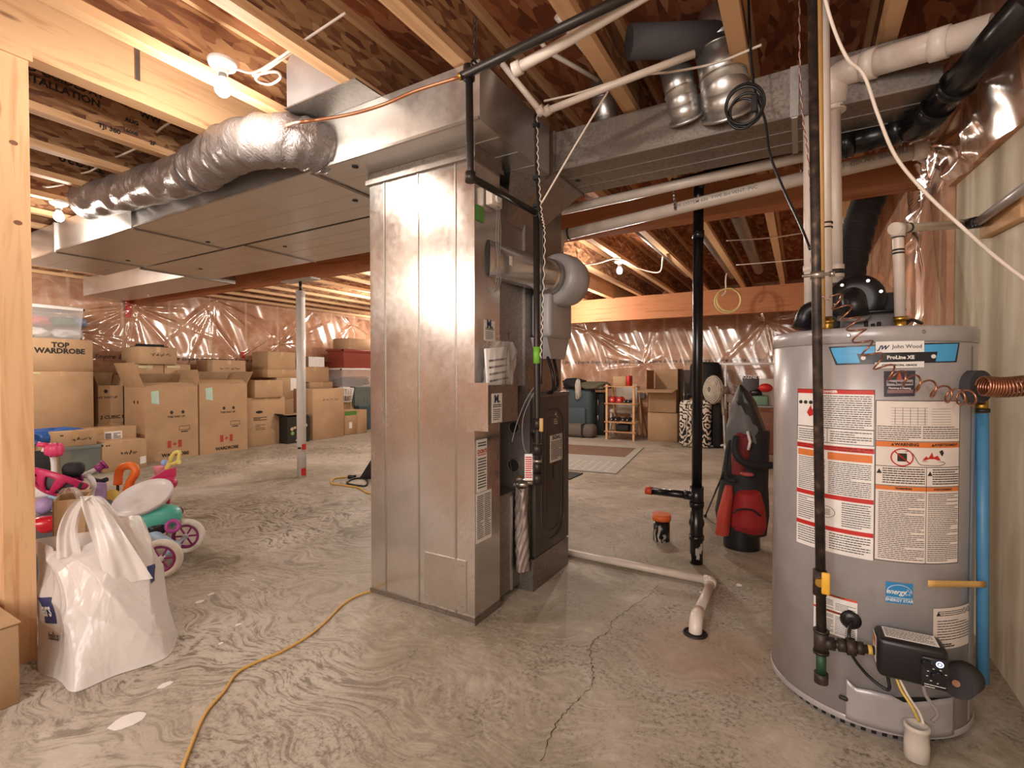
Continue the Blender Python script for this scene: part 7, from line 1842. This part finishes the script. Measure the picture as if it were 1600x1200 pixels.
yc = MB().tube(spl([P(590, 921, z=.006), P(560, 930, z=.006), P(535, 945, z=.006), P(508, 972, z=.006), P(480, 995, z=.006), P(440, 1018, z=.006), P(400, 1035, z=.006), P(370, 1052, z=.006), P(350, 1080, z=.006), P(318, 1120, z=.006), P(285, 1200, z=.006)], 10), .0052, 8).done('extension_cord', flat('D2A452', .45)); tag(yc, 'yellow extension cord snaking over the floor in front of the sheet-metal column', 'cord')
y2 = thing('cord_connection', 'yellow and black cord ends plugged together on the floor left of the sheet-metal column', 'cord', P(550, 746, z=0))
MB().tube(spl([P(600, 771, z=.008), P(575, 770, z=.008), P(560, 762, z=.008), P(535, 758, z=.008), P(518, 755, z=.008), P(522, 748, z=.008), P(545, 745, z=.008)], 8), .009, 8).done('yellow_cord', flat('D2A452', .45), y2)
MB().tube(spl([P(566, 745, z=.01), P(574, 752, z=.01), P(570, 759, z=.01), P(550, 757, z=.01), P(542, 754, z=.01), P(552, 748, z=.01), P(573, 746, z=.01)], 8), .009, 8).done('black_cord', 'black', y2)
MB().cyl(P(544, 745, z=.02), P(556, 745, z=.02), .02, n=14).done('plug', 'black', y2)
o = MB().prism([(0, 0), (.5, 0), (.5, .42), (.24, .38)], -.15, .15, Matrix.Translation(P(568, 744, z=0)) @ Matrix.Rotation(.5, 4, 'Z') @ Matrix(((1, 0, 0, 0), (0, 0, -1, 0), (0, 1, 0, 0), (0, 0, 0, 1)))).done('floor_fan_case', 'black'); tag(o, 'black machine edge peeking out behind the sheet-metal column beside the cord ends', 'machine')
yk = thing('yellow_cord_coil', 'coil of pale yellow cord hanging in front of the orange laminated beam', 'cord', P(1137, 470, Y=6.9))
for k, R9 in enumerate((.155, .145, .15)): MB().torus(P(1137 + k, 470 - k, Y=6.9 + .02 * k), R9, .0085, (.2 + .15 * k, -1, .1 * k - .1), 40, 6).done('loop', flat('D9C27E', .5), yk)
MB().tube(spl([P(1138, 418, Y=6.9), P(1134, 435, Y=6.9), P(1134, 455, Y=6.9), P(1128, 462, Y=6.88)], 6), .01, 6).done('tail', 'cabwhite', yk)
# cables on the joists
def cab(label, pts, r=.004, mat='cabwhite'):
    o = MB().tube(spl(pts, 8), r, 7).done('ceiling_cable', mat); return tag(o, label, 'cable')
cab('doubled white cable running from the nearest lamp up past the sheet-metal boot', [P(370, 108, z=2.33), P(395, 113, z=2.33), P(425, 98, z=2.36), P(480, 60, z=2.4), P(540, 20, z=2.45)], .005)
cab('looped white cable end below the doubled cable', [P(480, 66, z=2.42), P(430, 100, z=2.36), P(400, 122, z=2.34), P(420, 132, z=2.33), P(438, 122, z=2.33), P(430, 112, z=2.34), P(395, 118, z=2.34)], .005)
cab('white cable dipping between joists at upper left, above the flex duct', [P(234, 220, z=2.5), P(250, 202, z=2.46), P(270, 188, z=2.42), P(285, 172, z=2.42)], .006)
cab('white cable pair between joists, left of the flex duct bend', [P(175, 248, z=2.45), P(195, 240, z=2.42), P(220, 228, z=2.44), P(232, 218, z=2.5)], .006)
cab('short white cable loop between joists by the flex duct end', [P(122, 272, z=2.45), P(140, 268, z=2.42), P(158, 258, z=2.46)], .006)
cab('cable loop above the lit bulb beside the post', [P(62, 290, z=2.45), P(75, 292, z=2.42), P(100, 288, z=2.46)], .006)
cab('white cable crossing below the joists toward the wider round take-off', [P(850, 158, z=2.33), P(905, 145, z=2.33), P(985, 120, z=2.32), P(1050, 112, z=2.32), P(1120, 98, z=2.33), P(1190, 70, z=2.33)], .005, 'pvc')
cab('thin cord slanting down from the joists to the control cable', [P(950, 143, d=1.95), P(902, 222, d=2.0), P(846, 318, d=2.06)], .004, 'pvc')
cab('white cable above the lit bulb in the back room', [P(880, 418, z=2.33), P(930, 412, z=2.33), P(966, 404, z=2.33), P(1000, 420, z=2.33), P(1030, 425, z=2.3), P(1036, 400, z=2.33)], .008)
cab('cable strung across the joists right of the black stack', [P(1135, 376, z=2.34), P(1200, 372, z=2.34), P(1255, 364, z=2.34)], .006)
cab('lower cable strung across the joists right of the black stack', [P(1150, 414, z=2.34), P(1200, 410, z=2.34), P(1256, 405, z=2.34)], .006)
# plastic water lines near the top
def pline(label, pts, r, mat='pvc', rings=()):
    t = thing('water_line', label, 'pipe', pts[0]); MB().tube(bend(pts, .03, 6) if len(pts) > 2 else pts, r, 16).done('pipe', mat, t)
    return t
t = pline('white water line at top centre with a capped end beside the chain', [P(806, 108, d=1.7), P(890, 62, d=1.62), P(1050, -34, d=1.38)], .018, 'pvcw'); coupling(t, P(808, 107, d=1.7), P(890, 62, d=1.62) - P(806, 108, d=1.7), .024, .03, 'pvcw')
t = pline('tan water line slanting down to the corner above the control cable', [P(785, 100, d=2.05), P(843, 172, d=2.05)], .013); 
t = pline('tan printed water line crossing below the joists to the dark foam-wrapped duct', [P(848, 176, d=2.05), P(990, 120, d=1.95), P(1085, 84, d=1.9)], .0145)
for px, py in ((845, 173), (855, 173)): coupling(t, P(px, py, d=2.05), (1, 0, .3), .02, .03, 'pvc', 'fitting')
t = pline('tan water line rising steeply left of the reddish joist', [P(955, 128, d=2.2), P(905, 67, d=2.1), P(870, 25, d=2.0)], .014)
t = pline('tan water line beside the steep one, nearer the reddish joist', [P(965, 122, d=2.25), P(930, 67, d=2.15), P(905, 25, d=2.1)], .014)
t = pline('tan water line crossing behind the other two toward the round riser', [P(935, 125, d=2.3), P(858, 82, d=2.2), P(840, 60, d=2.2)], .011)
# metal strip brace by the first beam
o = MB().prism([(-.009, 0), (.009, 0), (.009, .3), (-.009, .3)], 0, .003, Matrix.Translation((-2.59, P(215, 110, X=-2.59).y, JB + .08)) @ Matrix.Rotation(PI / 2, 4, 'Z') @ Matrix.Rotation(PI / 2, 4, 'X')).done('steel_strap', 'steel'); tag(o, 'small vertical galvanized strap on the face of the pale ceiling beam', 'bracket')

# ducts between the joists of the back room
for (pa, pb, r, lab) in (((1150, 330), (1180, 415), .06, 'round sheet-metal duct between the joists right of the black stack'), ((1090, 350), (1150, 440), .05, 'round sheet-metal duct between the joists, just right of the black stack'), ((985, 345), (1045, 400), .05, 'round sheet-metal duct between the joists above the back-room bulb')):
    A, B = P(*pa, z=2.46), P(*pb, z=2.46)
    o = MB().cyl((A.x, A.y, 2.46), (A.x, A.y + 2.6, 2.46), r, n=24).done('round_duct', 'galv_dull'); tag(o, lab, 'duct')
    for yy in (.5, 1.8): MB().box(A.x - .012, A.x + .012, A.y + yy, A.y + yy + .02, 2.46 + r - .003, 2.652).done('hanger', 'steel', o)
# red marks
o = MB().box(WX0 + .02, WX0 + .025, 3.36, 3.44, P(188, 495, X=WX0).z, 2.28).done('red_tape', 'red'); tag(o, 'strip of red sheathing tape on the clear plastic below the left end of the beam', 'tape')
for (px, y0, y1) in ((380, 550, 560), (522, 591, 602)):
    a, b = P(px - 2.5, y1, X=WX0 + .03), P(px + 2.5, y0, X=WX0 + .03); o = MB().box(WX0 + .03, WX0 + .034, a.y, b.y, a.z, b.z).done('red_tape', 'red'); tag(o, 'small red tape patch on the clear plastic ' + ('above the second wardrobe carton' if px < 400 else 'left of the red tote'), 'tape')

# --- clear vapour barrier with its creases
def film():
    m = bpy.data.materials.new('clear_poly_film'); m.use_nodes = True; nt = m.node_tree; nt.nodes.clear()
    out = nt.nodes.new('ShaderNodeOutputMaterial'); mx = nt.nodes.new('ShaderNodeMixShader'); tr = nt.nodes.new('ShaderNodeBsdfTransparent'); gl_ = nt.nodes.new('ShaderNodeBsdfGlossy')
    tr.inputs[0].default_value = (.97, .95, .94, 1); gl_.inputs['Roughness'].default_value = .16; gl_.inputs[0].default_value = (1, .97, .94, 1)
    lw = nt.nodes.new('ShaderNodeLayerWeight'); lw.inputs[0].default_value = .3
    mp = nt.nodes.new('ShaderNodeMapRange'); mp.inputs[3].default_value = .11; mp.inputs[4].default_value = .5
    nt.links.new(lw.outputs['Fresnel'], mp.inputs[0]); nt.links.new(mp.outputs[0], mx.inputs[0]); nt.links.new(tr.outputs[0], mx.inputs[1]); nt.links.new(gl_.outputs[0], mx.inputs[2]); nt.links.new(mx.outputs[0], out.inputs[0])
    return m
fm = film()
def crease_fan(cy, cz, rnd, n):
    fans = [(rnd.uniform(0, 2 * PI), rnd.uniform(.02, .05), rnd.uniform(.3, 1.6)) for _ in range(n)]
    def h(y, z):
        dy, dz = y - cy, z - cz; r = math.hypot(dy, dz) + .05; a = math.atan2(dy, dz); s = 0
        for (a0, w_, L_) in fans:
            d_ = (a - a0 + PI) % (2 * PI) - PI; d_ = abs(d_) * r
            if d_ < w_ * 2: s += (1 - d_ / (w_ * 2)) ** 1.5 * max(0, 1 - r / L_)
        return s
    return h
def sheet(name, label, fn, nu, nv, amp, seed, centres, parent=None):
    rnd = random.Random(seed); hs_ = [crease_fan(c[0], c[1], rnd, c[2]) for c in centres]
    def g(u, v):
        p, q, out = fn(u, v)
        h = sum(k(*q) for k in hs_) * .03 + .006 * math.sin(q[0] * 9 + 2 * math.sin(q[1] * 3)) + .004 * math.sin(q[0] * 23 + q[1] * 9)
        return Vector(p) + Vector(out) * (h * amp)
    o = MB().grid(g, nu, nv).done(name, fm)
    return tag(o, label, 'plastic sheet')
sheet('vapour_barrier', 'creased clear plastic vapour barrier over the left wall insulation', lambda u, v: ((WX0 + .02, 1.6 + 7.5 * u, .9 + 1.45 * v), (1.6 + 7.5 * u, .9 + 1.45 * v), (1, 0, 0)), 380, 110, 1.0, 3, [(3.45, 2.1, 34), (4.6, 2.35, 14), (5.8, 1.7, 12), (5.0, 1.4, 10), (2.7, 1.7, 10), (7.5, 2.2, 10)])
sheet('vapour_barrier', 'clear plastic vapour barrier over the back wall insulation', lambda u, v: ((-4.8 + 5.3 * u, WY1 - .02, .8 + 1.5 * v), (-4.8 + 5.3 * u, .8 + 1.5 * v), (0, -1, 0)), 260, 90, .8, 5, [(-.5, 2.0, 18), (-3.6, 2.0, 12), (-2.5, 1.3, 10), (.1, 1.5, 8)])
# loose sheet hanging over the right wall from the joists
def rs(u, v):
    y = 2.05 + 5.4 * u; zb = 1.25 + .0 * u
    lo = 2.2 if y < 3.35 else 2.2 - min(1, (y - 3.35) / .25) * .95
    lo = (ra_.z - .03 + sl * (y - ra_.y)) if y < 3.35 else lo
    lo = min(lo, JB - .05)
    z = JB - .01 - (JB - lo) * v
    return ((WX1 - .06 - .04 * math.sin(v * 3) * (1 if y < 4 else .5), y, z), (y, z), (-1, 0, 0))
sheet('hanging_plastic', 'loose crinkled clear plastic sheet hanging over the top of the right wall', rs, 260, 70, 1.4, 9, [(3.4, 1.9, 26), (3.0, 2.2, 12), (4.2, 1.5, 14), (2.5, 2.3, 8)])
